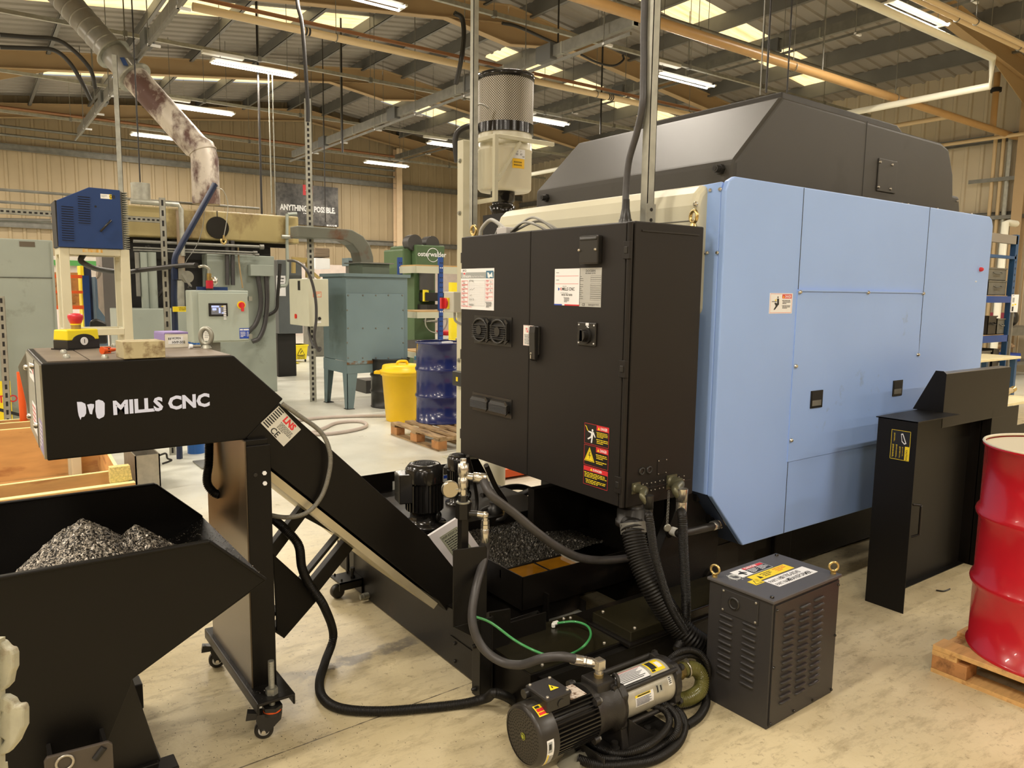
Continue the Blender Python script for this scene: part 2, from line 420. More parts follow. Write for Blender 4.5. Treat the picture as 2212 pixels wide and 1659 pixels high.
# portal frames: tan rafters with a haunch under the ridge, and columns
k = 0
for yf in (-10.7, -4.7, 1.3, 6.9, 13.3, 19.1, 24.75):
    b = MB(); dp = .36
    for x0, x1 in ((XL, XVAL), (XVAL, XRIDGE), (XRIDGE, XR_)):
        a, c = V((x0, yf, roofz(x0)-.16-dp/2)), V((x1, yf, roofz(x1)-.16-dp/2))
        b.beam(a, c, .012, dp, M_raft); up = V((0, 0, dp/2))
        b.beam(a-up, c-up, .18, .016, M_raft); b.beam(a+up, c+up, .18, .016, M_raft)
    if yf < 24:
        zz = ZRIDGE-.16-dp
        tri = [(XRIDGE-1.5, yf-.006, zz-.19), (XRIDGE, yf-.006, zz-.40), (XRIDGE+1.5, yf-.006, zz-.19), (XRIDGE, yf-.006, zz)]
        b.prism(tri, (0, .012, 0), M_raft)
        b.beam(tri[0], tri[1], .18, .016, M_raft); b.beam(tri[1], tri[2], .18, .016, M_raft)
        for xc, sg in ((XVAL, 1), (XR_, -1)):
            ze = roofz(xc)-.16-dp
            b.prism([(xc+sg*.2, yf-.006, ze), (xc+sg*2.4, yf-.006, ze+2.4*SL), (xc+sg*.2, yf-.006, ze-.5)], (0, .012, 0), M_raft)
    b.build('ceiling_rafter', kind='structure')
    for xc in (XVAL, XR_-.22):
        if yf > 24 or xc == XVAL and yf > 0: continue
        b = MB(); zt = roofz(xc)-.15
        b.box((xc-.006, yf-.1, 0), (xc+.006, yf+.1, zt), M_raft); 
        for sx in (-.2, .2): b.box((xc+sx-.008, yf-.1, 0), (xc+sx+.008, yf+.1, zt), M_raft)
        b.build('wall_column', kind='structure')
# grey purlins along the hall
for sl in (-1, 1):
    for i in range(7):
        x = XRIDGE+sl*(.55+i*1.42); z = roofz(x)-.02; b = MB(); y0, y1 = -6, 24.9
        b.box((x-.004, y0, z-.18), (x+.004, y1, z+.12), M_purl)
        b.box((x-.004, y0, z-.19), (x+sl*.075, y1, z-.178), M_purl); b.box((x+sl*.068, y0, z-.19), (x+sl*.075, y1, z-.15), M_purl)
        b.build('ceiling_purlin', kind='structure')
# gable posts and sheeting rails
M_post = mat('cream_steel', ob(215, 180, 135), .5, var=.04)
for xp in (2.9, 6.1, 12.75, 15.6):
    b = MB(); zt = roofz(xp)-.6
    b.box((xp-.006, YB-.38, 0), (xp+.006, YB-.1, zt), M_post)
    b.box((xp-.11, YB-.39, 0), (xp+.11, YB-.375, zt), M_post); b.box((xp-.11, YB-.12, 0), (xp+.11, YB-.1, zt), M_post)
    if xp == 12.75: b.build('wall_column', kind='structure')
def rail(p, q, nrm):
    b = MB(); p, q, nrm = V(p), V(q), V(nrm)
    b.beam(p, q, .01, .17, M_galvd); b.beam(p+V((0, 0, .08))+nrm*.03, q+V((0, 0, .08))+nrm*.03, .06, .012, M_galvd); b.beam(p-V((0, 0, .08))+nrm*.03, q-V((0, 0, .08))+nrm*.03, .06, .012, M_galvd)
    b.build('wall_rail', kind='structure')
for z in (3.22, 5.26): rail((XL, YB-.07, z), (XR_, YB-.07, z), (0, -1, 0))
for z in (3.35, 5.0): rail((XR_-.07, YF, z), (XR_-.07, YB, z), (-1, 0, 0))

# ---------------------------------------------------------------- ceiling lights
M_tube = glow('led_tube', (1.0, .95, .9), 7.0)
M_tray = mat('white_batten', ob(230, 215, 185), .4)
WHERE = {(4.5, 14.35): 'twin tube light seen left of the slotted post, above the perforated strut', (4.5, 18.2): 'twin tube light partly hidden by the rising steel duct',
         (4.5, 22.2): 'small twin tube light left of the duct, nearest the gable wall', (11.1, 5.75): 'largest twin tube light, top right beside the cream pipe bend',
         (11.1, 10.0): 'twin tube light right of the grey strut post, above the sloping dark hood', (11.1, 14.3): 'twin tube light just right of the mesh filter drum',
         (11.1, 18.5): 'twin tube light just left of the mesh filter drum', (11.1, 22.3): 'twin tube light in front of the cream gable column', (4.5, 10.0): 'twin tube light cut off by the top edge of the photo'}
b0 = None
for cx in (-6.5, -1.8, 4.5, 11.1, 16.2):
    for cy in (-6.5, -2.4, 1.6, 5.75, 10.0, 14.3, 18.3, 22.3):
        key = min(WHERE, key=lambda q: abs(q[0]-cx)+abs(q[1]-cy))
        seen = abs(key[0]-cx)+abs(key[1]-cy) < .3
        cxx = -1.3 if cx == -1.8 and cy < 3 else cx
        if cx == 16.2 and cy > 4 or cx == 4.5 and abs(cy-1.6) < .1: continue
        t = thing('ceiling_light', (cxx, cy, 5.5), WHERE[key] if seen else 'twin tube ceiling light outside the photo', 'ceiling light', 'twin tube lights hung from the roof')
        b = MB(); b.box((cxx-.74, cy-.035, 5.53), (cxx+.74, cy+.035, 5.585), M_tray)
        b.box((cxx-.76, cy-.12, 5.52), (cxx-.72, cy+.12, 5.545), M_tray); b.box((cxx+.72, cy-.12, 5.52), (cxx+.76, cy+.12, 5.545), M_tray)
        b.build('housing', t)
        for sy in (-.085, .085):
            b = MB(); b.cyl((cxx-.73, cy+sy, 5.515), (cxx+.73, cy+sy, 5.515), .017, M_tube, 8); b.build('tube', t)
        if cy > 3 and cx > 0:
            b = MB()
            for sx in (-.6, .6): b.cyl((cxx+sx, cy, 5.58), (cxx+sx, cy, roofz(cxx+sx)+.1), .006, M_galvd, 5)
            b.build('suspension_wire', t)
        ld = bpy.data.lights.new('batten_light', 'AREA'); ld.shape = 'RECTANGLE'; ld.size = 1.5; ld.size_y = .22; ld.energy = LAMP_W; ld.color = LAMP_TINT
        lo = bpy.data.objects.new('batten_light', ld); COL.objects.link(lo); lo.parent = t; lo.location = (0, 0, -.012)
# ================================================================ machining centre
X_, Y_, Z_ = V((1, 0, 0)), V((0, 1, 0)), V((0, 0, 1))
YB_ = 2.2                                     # plane of the pale blue side
mc = thing('machining_center', (4.1, 3.4, 0), 'large machining centre with pale blue side panels and dark grey sloping roof cover', 'machine')
b = MB(); xl, xr, zt, zb = 2.737, 5.40, 2.11, .387
poly = [(xl, .668), (2.986, zb), (xr, zb), (xr, zt-.06), (xr-.02, zt-.02), (xr-.06, zt), (xl+.06, zt+.005), (xl+.02, zt-.015), (xl, zt-.06)]
b.prism([(x, YB_, z) for x, z in poly], (0, .03, 0), M_blue)
b.build('side_panel', mc, bevel=.006)
b = MB()                                      # return face towards the cabinet, with the cut corner below
b.prism([(xl, YB_+.03, .668), (xl, YB_+.03, zt-.02), (xl, YB_+.26, zt-.03), (xl, YB_+.26, .668)], (.02, 0, 0), M_blue)
b.build('end_panel', mc, bevel=.004)
M_bldark = mat('slate_blue_tone', ob(70, 78, 95), .35, var=.08, scale=5)  # darker blue than the panels above
b = MB(); b.quad([(xl, YB_+.03, .668), (2.986, YB_+.03, zb), (2.986, YB_+.7, zb), (xl, YB_+.7, .668)], M_bldark); b.build('skirt_panel', mc, norm=False)
b = MB()                                      # seams between the sheets
for x, z0, z1 in ((3.313, zb, zt), (4.557, zb+.37, zt)): b.box((x-.0015, YB_-.0015, z0), (x+.0015, YB_, z1), M_ink)
b.build('panel_seam', mc)
M_hatch = mat('pale_blue_hatch', ob(152, 174, 210, 1.0), .42, var=.03, scale=2, col2=ob(128, 132, 138), dirt=.12, dscale=3.2, bump=.1, bscale=500)
h0, h1 = at(1722, 626, Y=YB_), at(1892, 962, Y=YB_)
hx1 = at(1990, 632, Y=YB_).x
hp = MB(); hp.prism([(h0.x, YB_-.004, 1.622), (hx1, YB_-.004, 1.622), (hx1+.045, YB_-.004, .765), (h0.x-.002, YB_-.004, .762)], (0, .004, 0), M_hatch)
hp.box((h0.x, YB_-.011, 1.616), (hx1, YB_, 1.624), M_blue)
hatch = hp.build('access_hatch', mc)
for (u, v) in ((1763, 862), (1938, 838)):
    c = at(u, v, Y=YB_-.004); g = MB()
    g.box((c.x-.052, c.y-.005, c.z-.045), (c.x+.052, c.y+.002, c.z+.045), M_black)
    g.box((c.x-.040, c.y-.0055, c.z-.034), (c.x+.040, c.y-.0045, c.z-.005), M_galvd); g.box((c.x-.044, c.y-.0058, c.z-.005), (c.x+.044, c.y-.0048, c.z+.038), M_dark)
    g.build('recessed_handle', hatch, bevel=.002)
pts = [at(u, v, Y=YB_-.004) for u, v in ((1727, 631), (1874, 632), (1993, 634), (1718, 791), (1982, 766), (1708, 951))]
for p in pts: bolts(MB(), [p], -Y_, .011, M_chrome, .012).build('screw', mc)
for u, v in ((1800, 411), (1817, 413), (1895, 427), (1966, 438), (1979, 440), (2042, 450), (2115, 462)): 
    p = at(u, v, Y=YB_); bolts(MB(), [(p.x, YB_+.05, zt-.002)], Z_, .013, M_chrome, .016).build('screw', mc)
p = at(2117, 582, Y=YB_); bolts(MB(), [p], -Y_, .014, M_red, .02, 12).build('red_knob', mc, label='small red button on the blue panel')
bolts(MB(), [at(2107, 608, Y=YB_)], -Y_, .005, M_white, .008).build('screw', mc)
for u, v in ((1535, 411), (1556, 409), (1529, 546), (1550, 546)): bolts(MB(), [at(u, v, X=xl)], -X_, .009, M_chrome, .01).build('screw', mc)
b = MB(); b.box((xl-.006, YB_+.1, 1.775), (xl, YB_+.26, 1.779), M_bldark); b.build('bracket_plate', mc)
# danger sign on the side panel
a, c = at(1663, 633, Y=YB_), at(1710, 677, Y=YB_); sw, sh = c.x-a.x, a.z-c.z
sticker('danger_sign', mc, (a.x, YB_, a.z), X_, -Z_, sw, sh, M_white, [('f', .03, .03, .97, .97, M_red, .0015), ('r', .54, .06, .95, .26, M_red), ('t', 'DANGER', .66, .22, .13, M_white, 'l', 1, .7), ('p', [(.57, .23), (.6, .09), (.63, .23)], M_yel),
    ('c', .35, .2, .045, M_ink), ('p', [(.31, .27), (.4, .27), (.41, .55), (.36, .62), (.25, .80), (.21, .82), (.19, .80), (.27, .62), (.21, .5), (.24, .46), (.33, .5)], M_ink), ('r', .1, .4, .3, .43, M_ink), ('p', [(.22, .36), (.27, .28), (.29, .36), (.26, .4)], M_yel),
    ('l', .54, .34, .93, .56, 3, M_ink), ('l', .54, .6, .93, .78, 3, M_ink)], -Y_, label='white danger sign on blue panel')
# dark roof cover: hexagonal section running across the machine
YD, YE = 2.45, 4.05
q = lambda u, v: at(u, v, Y=YD)
prof = [q(1584, 440), q(1587, 345), q(1690, 208), q(2035, 308), q(2051, 322), q(2060, 378), q(2060, 421), q(2073, 424), q(2075, 470)]
b = MB(); P3 = [(p.x, YD, p.z) for p in prof]
P3[0] = (P3[1][0], YD, P3[0][2])
b.prism(P3, (0, YE-YD, 0), M_dkcov); b.build('roof_cover', mc, bevel=.02, seg=3)
p, r = q(1873, 266), q(1866, 428)
b = MB(); b.box((p.x-.002, YD-.0015, r.z-.1), (p.x+.002, YD+.001, p.z+.01), M_ink); b.build('roof_cover_seam', mc)
a, c = q(1897, 341), q(1925, 418); b = MB(); b.box((a.x, YD-.008, c.z), (c.x+.035, YD, a.z), M_dkcov); pl = b.build('cover_plate', mc, bevel=.004)
for sx in (.02, .0): pass
for u, v in ((1901, 350), (1927, 356), (1897, 404), (1923, 408)): bolts(MB(), [at(u, v, Y=YD-.008)], -Y_, .009, M_steel, .008).build('screw', pl)
bolts(MB(), [q(2067, 434)], -Y_, .008, M_steel, .008).build('screw', mc)
# upstand sheet behind the ridge of the roof cover
b = MB(); e0, e1, e2 = at(1690, 197, Y=2.75), at(1938, 270, Y=2.75), at(1950, 285, Y=2.75)
b.prism([(e0.x, 2.75, e0.z-.25), (e0.x, 2.75, e0.z), (e1.x, 2.75, e1.z), (e2.x, 2.75, e2.z), (e2.x, 2.75, e2.z-.2)], (0, 1.2, 0), M_dkcov); b.build('roof_upstand', mc, bevel=.008)
# pipe glands on the dark end of the roof cover
xd = P3[0][0]
for u, v in ((1558, 366), (1182, 428)):
    p = at(u, v, X=xd); b = MB(); b.hexnut(p, p-X_*.022, .026, M_plas); b.cyl(p, p-X_*.05, .018, M_plas, 14); b.cyl(p-X_*.05, p-X_*.052, .011, M_dark, 12); b.build('cable_gland', mc)
# cream rear column cover between the cabinet and the roof
xc = 2.66
y0, y1 = at(1511, 420, X=xc).y+.02, at(1072, 470, X=xc).y
zc = at(1300, 421, X=xc).z
b = MB(); prof = [(xc, 1.5), (xc, zc-.1), (xc+.02, zc-.045), (xc+.055, zc-.012), (xc+.1, zc), (3.6, zc+.02), (3.6, 1.5)]
b.prism([(x, y0, z) for x, z in prof], (0, y1-y0, 0), M_cream); b.build('column_cover', mc, bevel=.03, seg=3)
b = MB(); g0 = at(1420, 484, X=xc); b.box((xc-.003, y0, 1.92), (xc, y0+.5, 1.924), M_galvd); b.build('column_cover_seam', mc)
bolts(MB(), [at(1503, 441, X=xc)], -X_, .012, M_chrome, .012).build('screw', mc)
# black cast base and undertray
M_cast = mat('black_cast_base', (.009, .008, .007), .55, spec=.3, var=.15, scale=6, bump=.2, bscale=90)
b = MB(); b.box((2.95, 2.5, .02), (5.35, 3.75, .62), M_cast)
b.box((2.95, 2.485, .02), (3.12, 2.5, .6), M_cast); b.box((3.65, 2.47, .02), (3.8, 2.5, .6), M_cast); b.build('base', mc, bevel=.01)
b = MB(); b.box((3.35, 2.483, .18), (3.58, 2.4995, .42), M_dark); b.build('base_opening', mc)
b = MB(); b.box((2.75, 2.3, .62), (5.38, 4.15, 2.08), M_cast); b.build('inner_frame', mc)
b = MB(); b.prism([(2.5, 2.32, 0), (2.95, 2.32, 0), (2.95, 2.32, .68), (2.68, 2.32, .68), (2.5, 2.32, .35)], (0, .05, 0), M_cast)
b.build('support_plate', mc, bevel=.004)
b = MB(); b.box((2.95, 2.36, 0), (3.3, 2.49, .66), M_cast); b.build('support_foot', mc)
b = MB(); b.prism([(2.955, 2.355, .10), (3.13, 2.355, .10), (3.16, 2.355, .13), (3.16, 2.355, .30), (3.11, 2.355, .34), (2.985, 2.355, .34), (2.955, 2.355, .30)], (0, .004, 0), M_dark); b.build('foot_opening', mc)
for z in (.52, .22):
    b = MB(); b.cyl((2.88, 2.30, z), (2.88, 2.32, z), .035, M_black, 16); b.hexnut((2.88, 2.285, z), (2.88, 2.31, z), .022, M_black); b.build('bolt', mc)

# ================================================================ electrical cabinet
XC = 2.2
ca, cb = at(1344.5, 1100, X=XC), at(1365, 476, X=XC); cl = at(994, 979, X=XC)
yn, yf_, z0, z1 = 2.234, cl.y, .688, 1.888
cab = thing('electrical_cabinet', (2.42, (yn+yf_)/2, z0), 'tall black electrical cabinet with two doors, labels and fan grilles beside the blue panel', 'cabinet')
b = MB(); b.box((XC+.022, yn, z0), (2.642, yf_, z1), M_cab); b.build('body', cab, bevel=.006)
ys = at(1147, 491, X=XC).y
ye = yn+.028
dl = MB(); dl.box((XC, ys+.002, z0+.004), (XC+.02, yf_-.003, z1-.006), M_cab); dl = dl.build('door', cab, bevel=.004, label='left door with fan grilles')
dr = MB(); dr.box((XC, ye, z0+.004), (XC+.02, ys-.001, z1-.006), M_cab); dr = dr.build('door', cab, bevel=.004, label='right door with rotary switch')
b = MB(); b.tube([(XC+.006, yn+.012, z0+.005), (XC+.006, yn+.012, z1-.006)], .012, M_cab, 12); b.build('corner_profile', cab)
for u, v in ((1353, 540), (1344, 797), (1334, 1047)):
    p = at(u, v, X=XC-.006); b = MB(); b.box((p.x-.004, p.y-.022, p.z-.036), (p.x+.012, p.y+.016, p.z+.036), M_cab); b.box((p.x-.007, p.y-.012, p.z-.014), (p.x, p.y+.008, p.z+.014), M_plas); b.build('hinge', cab, bevel=.002)
for v in (557, 765, 937):
    p = at(994, v, X=XC); b = MB(); b.box((XC+.004, yf_-.004, p.z-.028), (XC+.018, yf_+.012, p.z+.028), M_plas); b.build('hinge', cab, bevel=.002)
b = MB(); b.box((2.26, yn-.004, z1-.04), (2.61, yn, z1-.034), M_plas); b.box((2.25, yn-.004, z0+.07), (2.62, yn, z0+.075), M_plas); b.build('seam', cab)
for u, v in ((1023, 497), (1498, 482)):
    p = at(u, v, X=2.34) if u < 1200 else at(u, v, Y=2.27); p = V((p.x, p.y, z1)); b = MB()
    b.torus((p.x, p.y, z1+.045), (X_ if u < 1200 else V((1, -.3, 0))), .026, .008, M_gold, 20, 8); b.cyl((p.x, p.y, z1), (p.x, p.y, z1+.016), .018, M_gold, 16, .012); b.build('lifting_eye', cab)
# fan grilles on the left door
def grille(u0, v0, u1, v1, n, fans):
    a, c = at(u0, v0, X=XC), at(u1, v1, X=XC); w = a.y-c.y; h = a.z-c.z; b = MB()
    b.box((XC-.004, c.y, c.z), (XC, a.y, a.z), M_plas)
    for k in range(2):
        yl = a.y-.01-k*(w/2-.003); yr = yl-(w/2-.022)
        b.prism([(XC-.014, yl, c.z+.02), (XC-.014, yl, a.z-.015), (XC-.014, yr+.02, a.z-.015), (XC-.014, yr, a.z-.035), (XC-.014, yr, c.z+.035), (XC-.014, yr+.02, c.z+.02)], (.011, 0, 0), M_dark)
        for i in range(n):
            z = c.z+.03+(h-.06)*i/(n-1)
            if fans and (i in (0, n-1)): continue
            b.prism([(XC-.028, yl, z-.008), (XC-.024, yl, z-.010), (XC-.010, yl, z+.006), (XC-.014, yl, z+.008)], (0, yr-yl, 0), M_plas)
        b.beam((XC-.02, yr, c.z+.035), (XC-.02, yr, a.z-.035), .006, .016, M_plas)
        b.beam((XC-.02, yr+.001, a.z-.035), (XC-.02, yr+.021, a.z-.014), .006, .016, M_plas); b.beam((XC-.02, yr+.001, c.z+.035), (XC-.02, yr+.021, c.z+.016), .006, .016, M_plas)
        if fans:
            cy, cz = (yl+yr)/2+.004, (a.z+c.z)/2
            for s in (1, -1):
                b.tube([(XC-.022, cy+.062*math.cos(t), cz+s*(.014+.045*math.sin(t))) for t in [PI*i/14 for i in range(15)]], .006, M_plas, 6)
            b.lathe((XC-.03, cy, cz), X_, [(0, .024), (.02, .026)], M_plas, 18)
    b.build('fan_grille' if fans else 'vent_grille', dl)
grille(1026, 681, 1106, 750, 9, True); grille(1022, 846, 1106, 905, 7, False)
# oil care chart
a, c = at(996, 581, X=XC), at(1067, 671, X=XC)
it = [('r', .0, .09, 1, .24, M_grn), ('t', 'BPCD', .06, .07, .05, M_ink, 'l', 1), ('p', [(.05, .08), (.17, .08), (.11, .17)], M_white), ('p', [(.07, .10), (.15, .10), (.11, .155)], M_red), ('t', 'Ultracare', .04, .215, .075, M_white, 'l', 1), ('t', 'Cutting Fluid Care Monitor', .3, .21, .04, M_white),
      ('r', .77, .06, .98, .24, mat('teal_photo', ob(60, 105, 120), .5)), ('p', [(.8, .1), (.84, .1), (.88, .16), (.94, .09), (.96, .22), (.9, .2), (.86, .23), (.82, .22)], M_white), ('f', .26, .29, .74, .91, M_grn, .0012)]
for i in range(1, 14): it.append(('r', .26, .33+i*.042, .74, .333+i*.042, mat('grid_line', ob(205, 195, 175), .6)))
for i in range(1, 12): it.append(('r', .26+i*.04, .33, .262+i*.04, .90, mat('grid_line', ob(205, 195, 175), .6)))
for i in range(6): it += [('f', .03, .29+i*.105, .23, .385+i*.105, M_red, .0015), ('l', .05, .31+i*.105, .2, .33+i*.105, 1, M_red), ('l', .08, .345+i*.105, .2, .37+i*.105, 1, M_ink)]
for i in range(5): it += [('f', .77, .28+i*.1, .98, .37+i*.1, M_red, .001), ('l', .78, .29+i*.1, .86, .35+i*.1, 3, M_red)]
for i, t in enumerate(('20', '13', '56', '', '')): it.append(('t', t, .9, .35+i*.1, .045, M_ink))
it += [('t', 'LST 65', .28, .32, .05, M_ink), ('t', 'MARCH', .28, .9, .045, M_ink), ('t', 'L2 8 : 22', .28, .77, .045, M_ink), ('l', .04, .93, .6, .95, 1, M_red), ('l', .77, .8, .96, .94, 5, M_ink), ('p', [(.3, .52), (.36, .49), (.36, .497), (.3, .527)], M_ink), ('p', [(.37, .52), (.45, .47), (.45, .477), (.37, .527)], M_ink), ('p', [(.3, .66), (.36, .63), (.36, .637), (.3, .667)], M_ink)]
sticker('care_chart', dl, a, -Y_, -Z_, a.y-c.y, a.z-c.z, M_white, it, -X_, label='white fluid care chart')
# supplier label and rating plate
a, c = at(1199, 581, X=XC), at(1252, 661, X=XC)
sticker('supplier_label', dr, a, -Y_, -Z_, a.y-c.y, a.z-c.z, M_white, [('l', .06, .1, .27, .13, 1, M_ink), ('r', .04, .195, .94, .205, M_red), ('l', .06, .3, .3, .33, 1, M_ink), ('r', .04, .405, .94, .415, M_red), ('l', .33, .47, .62, .49, 1, M_ink),
    ('p', [(.15, .51), (.2, .53), (.2, .58), (.15, .6)], M_blu), ('p', [(.25, .51), (.28, .51), (.28, .6), (.25, .58)], M_red), ('r', .21, .54, .24, .56, M_grn), ('t', 'MILLS CNC', .31, .59, .085, M_ink, 'l', 1, .92), ('l', .25, .655, .75, .675, 1, M_ink), ('t', '+44 (0) 1926 736736', .5, .735, .055, M_ink, 'c', 1, .72), ('l', .38, .78, .62, .92, 5, M_ink), ('r', 0, .965, .32, 1, M_blu), ('r', .42, .965, 1, 1, M_red)], -X_, label='white supplier label')
a, c = at(1253, 579, X=XC), at(1298, 664, X=XC); w, h = a.y-c.y, a.z-c.z
it = [('t', 'DOOSAN', .5, .105, .062, M_ink, 'c', 1), ('t', 'MACHINING CENTER', .5, .155, .032, M_ink, 'c', 1, .9), ('t', 'CE', .14, .98, .07, M_ink, 'l', 1), ('l', .42, .925, .95, .98, 3, M_ink), ('r', .02, .895, .98, .898, M_ink)]
for i in range(12):
    if i == 3: continue
    y = .2+i*.052; it += [('f', .52, y, .98, y+.052, M_ink, .0006), ('l', .03, y+.015, .3 if i % 3 else .18, y+.035, 1, M_ink)]
sticker('rating_plate', dr, a, -Y_, -Z_, w, h, M_steel if False else mat('etched_plate', ob(188, 178, 158), .4, .3), it, -X_, label='silver rating plate')
# round-edged cover, rotary isolator, swing handle
a, c = at(1261, 511, X=XC), at(1301, 570, X=XC); b = MB(); b.box((XC-.028, c.y, c.z), (XC, a.y, a.z), M_plas); b.prism([(XC-.034, c.y+.006, a.z-.02), (XC-.028, c.y+.006, a.z), (XC, c.y+.006, a.z+.001), (XC, c.y+.006, a.z-.02)], (0, a.y-c.y-.012, 0), M_plas)
cv = b.build('vent_cover', dr, bevel=.006)
for y in (a.y-.006, c.y+.012): bolts(MB(), [(XC-.03, y, (a.z+c.z)/2)], -X_, .007, M_chrome, .006).build('screw', cv)
a, c = at(1250, 695, X=XC), at(1289, 749, X=XC); b = MB(); b.box((XC-.008, c.y, c.z), (XC, a.y, a.z), M_plas); sw_ = b.build('rotary_switch', dr, bevel=.004)
cy, cz = (a.y+c.y)/2, (a.z+c.z)/2-.006
b = MB(); b.cyl((XC-.008, cy, cz), (XC-.016, cy, cz), .036, M_plas, 24); b.cyl((XC-.016, cy, cz), (XC-.04, cy, cz), .024, M_plas, 20); b.prism([(XC-.04, cy+.012, cz-.028), (XC-.04, cy-.012, cz-.028), (XC-.04, cy-.009, cz+.026), (XC-.04, cy+.009, cz+.026)], (.022, 0, 0), M_plas); b.build('knob', sw_, bevel=.002)
b = MB(); b.box((XC-.0095, cy-.016, a.z-.014), (XC-.008, cy+.004, a.z-.002), M_white); b.tube([(XC-.0095, cy+.033*math.cos(t), cz+.04*math.sin(t)) for t in [PI*.55+i*.08 for i in range(6)]], .003, M_white, 5); b.build('position_mark', sw_)
for y in (a.y-.012, c.y+.012):
    for z in (a.z-.012, c.z+.012): bolts(MB(), [(XC-.008, y, z)], -X_, .004, M_white, .003).build('screw', sw_)
a, c = at(1154, 704, X=XC), at(1167, 776, X=XC); b = MB(); b.box((XC-.012, c.y, c.z+.02), (XC, a.y, a.z), M_plas)
b.prism([(XC-.012, c.y+.004, a.z-.004), (XC-.03, c.y+.004, a.z), (XC-.034, c.y+.004, a.z-.03), (XC-.030, c.y+.004, c.z), (XC-.014, c.y+.004, c.z-.012), (XC-.010, c.y+.004, c.z+.02)], (0, a.y-c.y-.006, 0), M_plas); hd = b.build('swing_handle', dr, bevel=.003)
b = MB(); zl = c.z+.014; b.cyl((XC-.031, (a.y+c.y)/2+.006, zl+.012), (XC-.034, (a.y+c.y)/2+.006, zl+.012), .006, M_chrome, 12); b.box((XC-.034, (a.y+c.y)/2+.003, zl-.012), (XC-.031, (a.y+c.y)/2+.009, zl+.012), M_chrome); b.build('lock_barrel', hd)
a, c = at(1131, 702, X=XC-.001), at(1153, 748, X=XC-.001)
sticker('notice_label', cab, (XC-.001, a.y, a.z), -Y_, -Z_, a.y-c.y, a.z-c.z, M_paper, [('f', .02, .02, .98, .98, M_red, .0008), ('c', .35, .24, .11, M_red), ('c', .35, .24, .085, M_paper), ('p', [(.22, .14), (.26, .12), (.48, .34), (.44, .36)], M_red), ('l', .55, .1, .95, .3, 4, M_ink), ('l', .1, .45, .92, .95, 9, M_ink), ('r', .485, .0, .5, 1, M_ink)], -X_, label='cream notice bridging both doors')
# stacked danger labels
a, c = at(1263, 912, X=XC), at(1319, 1060, X=XC); w = a.y-at(1317, 920, X=XC).y; zt_ = [a.z, at(1262, 958, X=XC).z, at(1262, 1004, X=XC).z, at(1262, 1046, X=XC).z]
M_lab = mat('black_label', (.012, .011, .011), .4)
it0 = [('f', .01, .01, .99, .98, M_red, .0015), ('r', .5, .03, .98, .26, M_red), ('t', 'DANGER', .66, .21, .13, M_white, 'l', 1, .62), ('p', [(.54, .22), (.59, .08), (.64, .22)], M_yel)]
for i in range(3):
    o = (XC, a.y, zt_[i]); h = zt_[i]-zt_[i+1]-.002
    if i == 0: it = it0+[('l', .5, .33, .97, .6, 4, M_yel), ('l', .5, .66, .97, .9, 3, M_yel), ('c', .34, .3, .06, M_white), ('p', [(.3, .37), (.39, .37), (.47, .6), (.44, .62), (.37, .48), (.36, .62), (.33, .9), (.28, .9), (.3, .66), (.17, .78), (.14, .73), (.27, .6), (.29, .46), (.16, .4), (.17, .35)], M_white), ('p', [(.03, .12), (.1, .16), (.14, .3), (.18, .36), (.15, .37), (.11, .32), (.08, .19), (.03, .15)], M_yel)]
    elif i == 1: it = it0+[('l', .5, .36, .97, .6, 3, M_yel), ('l', .5, .68, .97, .84, 2, M_yel), ('p', [(.03, .78), (.24, .1), (.45, .78)], M_yel), ('p', [(.07, .755), (.24, .19), (.41, .755)], M_ink), ('p', [(.085, .735), (.24, .22), (.395, .735)], M_yel), ('p', [(.24, .32), (.2, .52), (.25, .5), (.23, .7), (.29, .45), (.24, .47), (.27, .32)], M_ink)]
    else: it = [('f', .01, .01, .99, .98, M_red, .0015), ('r', .01, .01, .99, .25, M_red), ('t', 'DANGER', .4, .19, .12, M_white, 'l', 1), ('p', [(.28, .2), (.33, .06), (.38, .2)], M_yel), ('l', .04, .32, .96, .62, 4, M_yel), ('l', .1, .68, .96, .92, 3, M_yel)]
    sticker('danger_label', dr, o, -Y_, -Z_, w, h, M_lab, it, -X_, label=('danger label with falling figure', 'danger label with yellow shock triangle', 'danger label with text only')[i])
# connectors and blank plates low on the right side
for u, v in ((1386, 1018), (1402, 1015)):
    p = at(u, v, Y=yn); b = MB(); b.lathe(p, -Y_, [(0, .017), (.006, .017), (.006, .010), (.002, .010)], M_plas, 18); b.build('blanking_plug', cab)
for u, v, w, h in ((1430, 1008, .06, .07), (1392, 1052, .036, .04), (1410, 1050, .036, .045), (1428, 1046, .036, .045), (1471, 1033, .045, .03)):
    p = at(u, v, Y=yn); b = MB(); b.box((p.x-w/2, yn-.0025, p.z-h/2), (p.x+w/2, yn, p.z+h/2), M_cab); pl = b.build('blank_plate', cab, bevel=.001)
    boltp('screw', pl, [(p.x+sx*(w/2-.006), yn-.0025, p.z+sz*(h/2-.006)) for sx in (-1, 1) for sz in (-1, 1)], -Y_, .003, M_steel, .003)
M_olive = mat('olive_connector', ob(98, 90, 62), .35, .4)
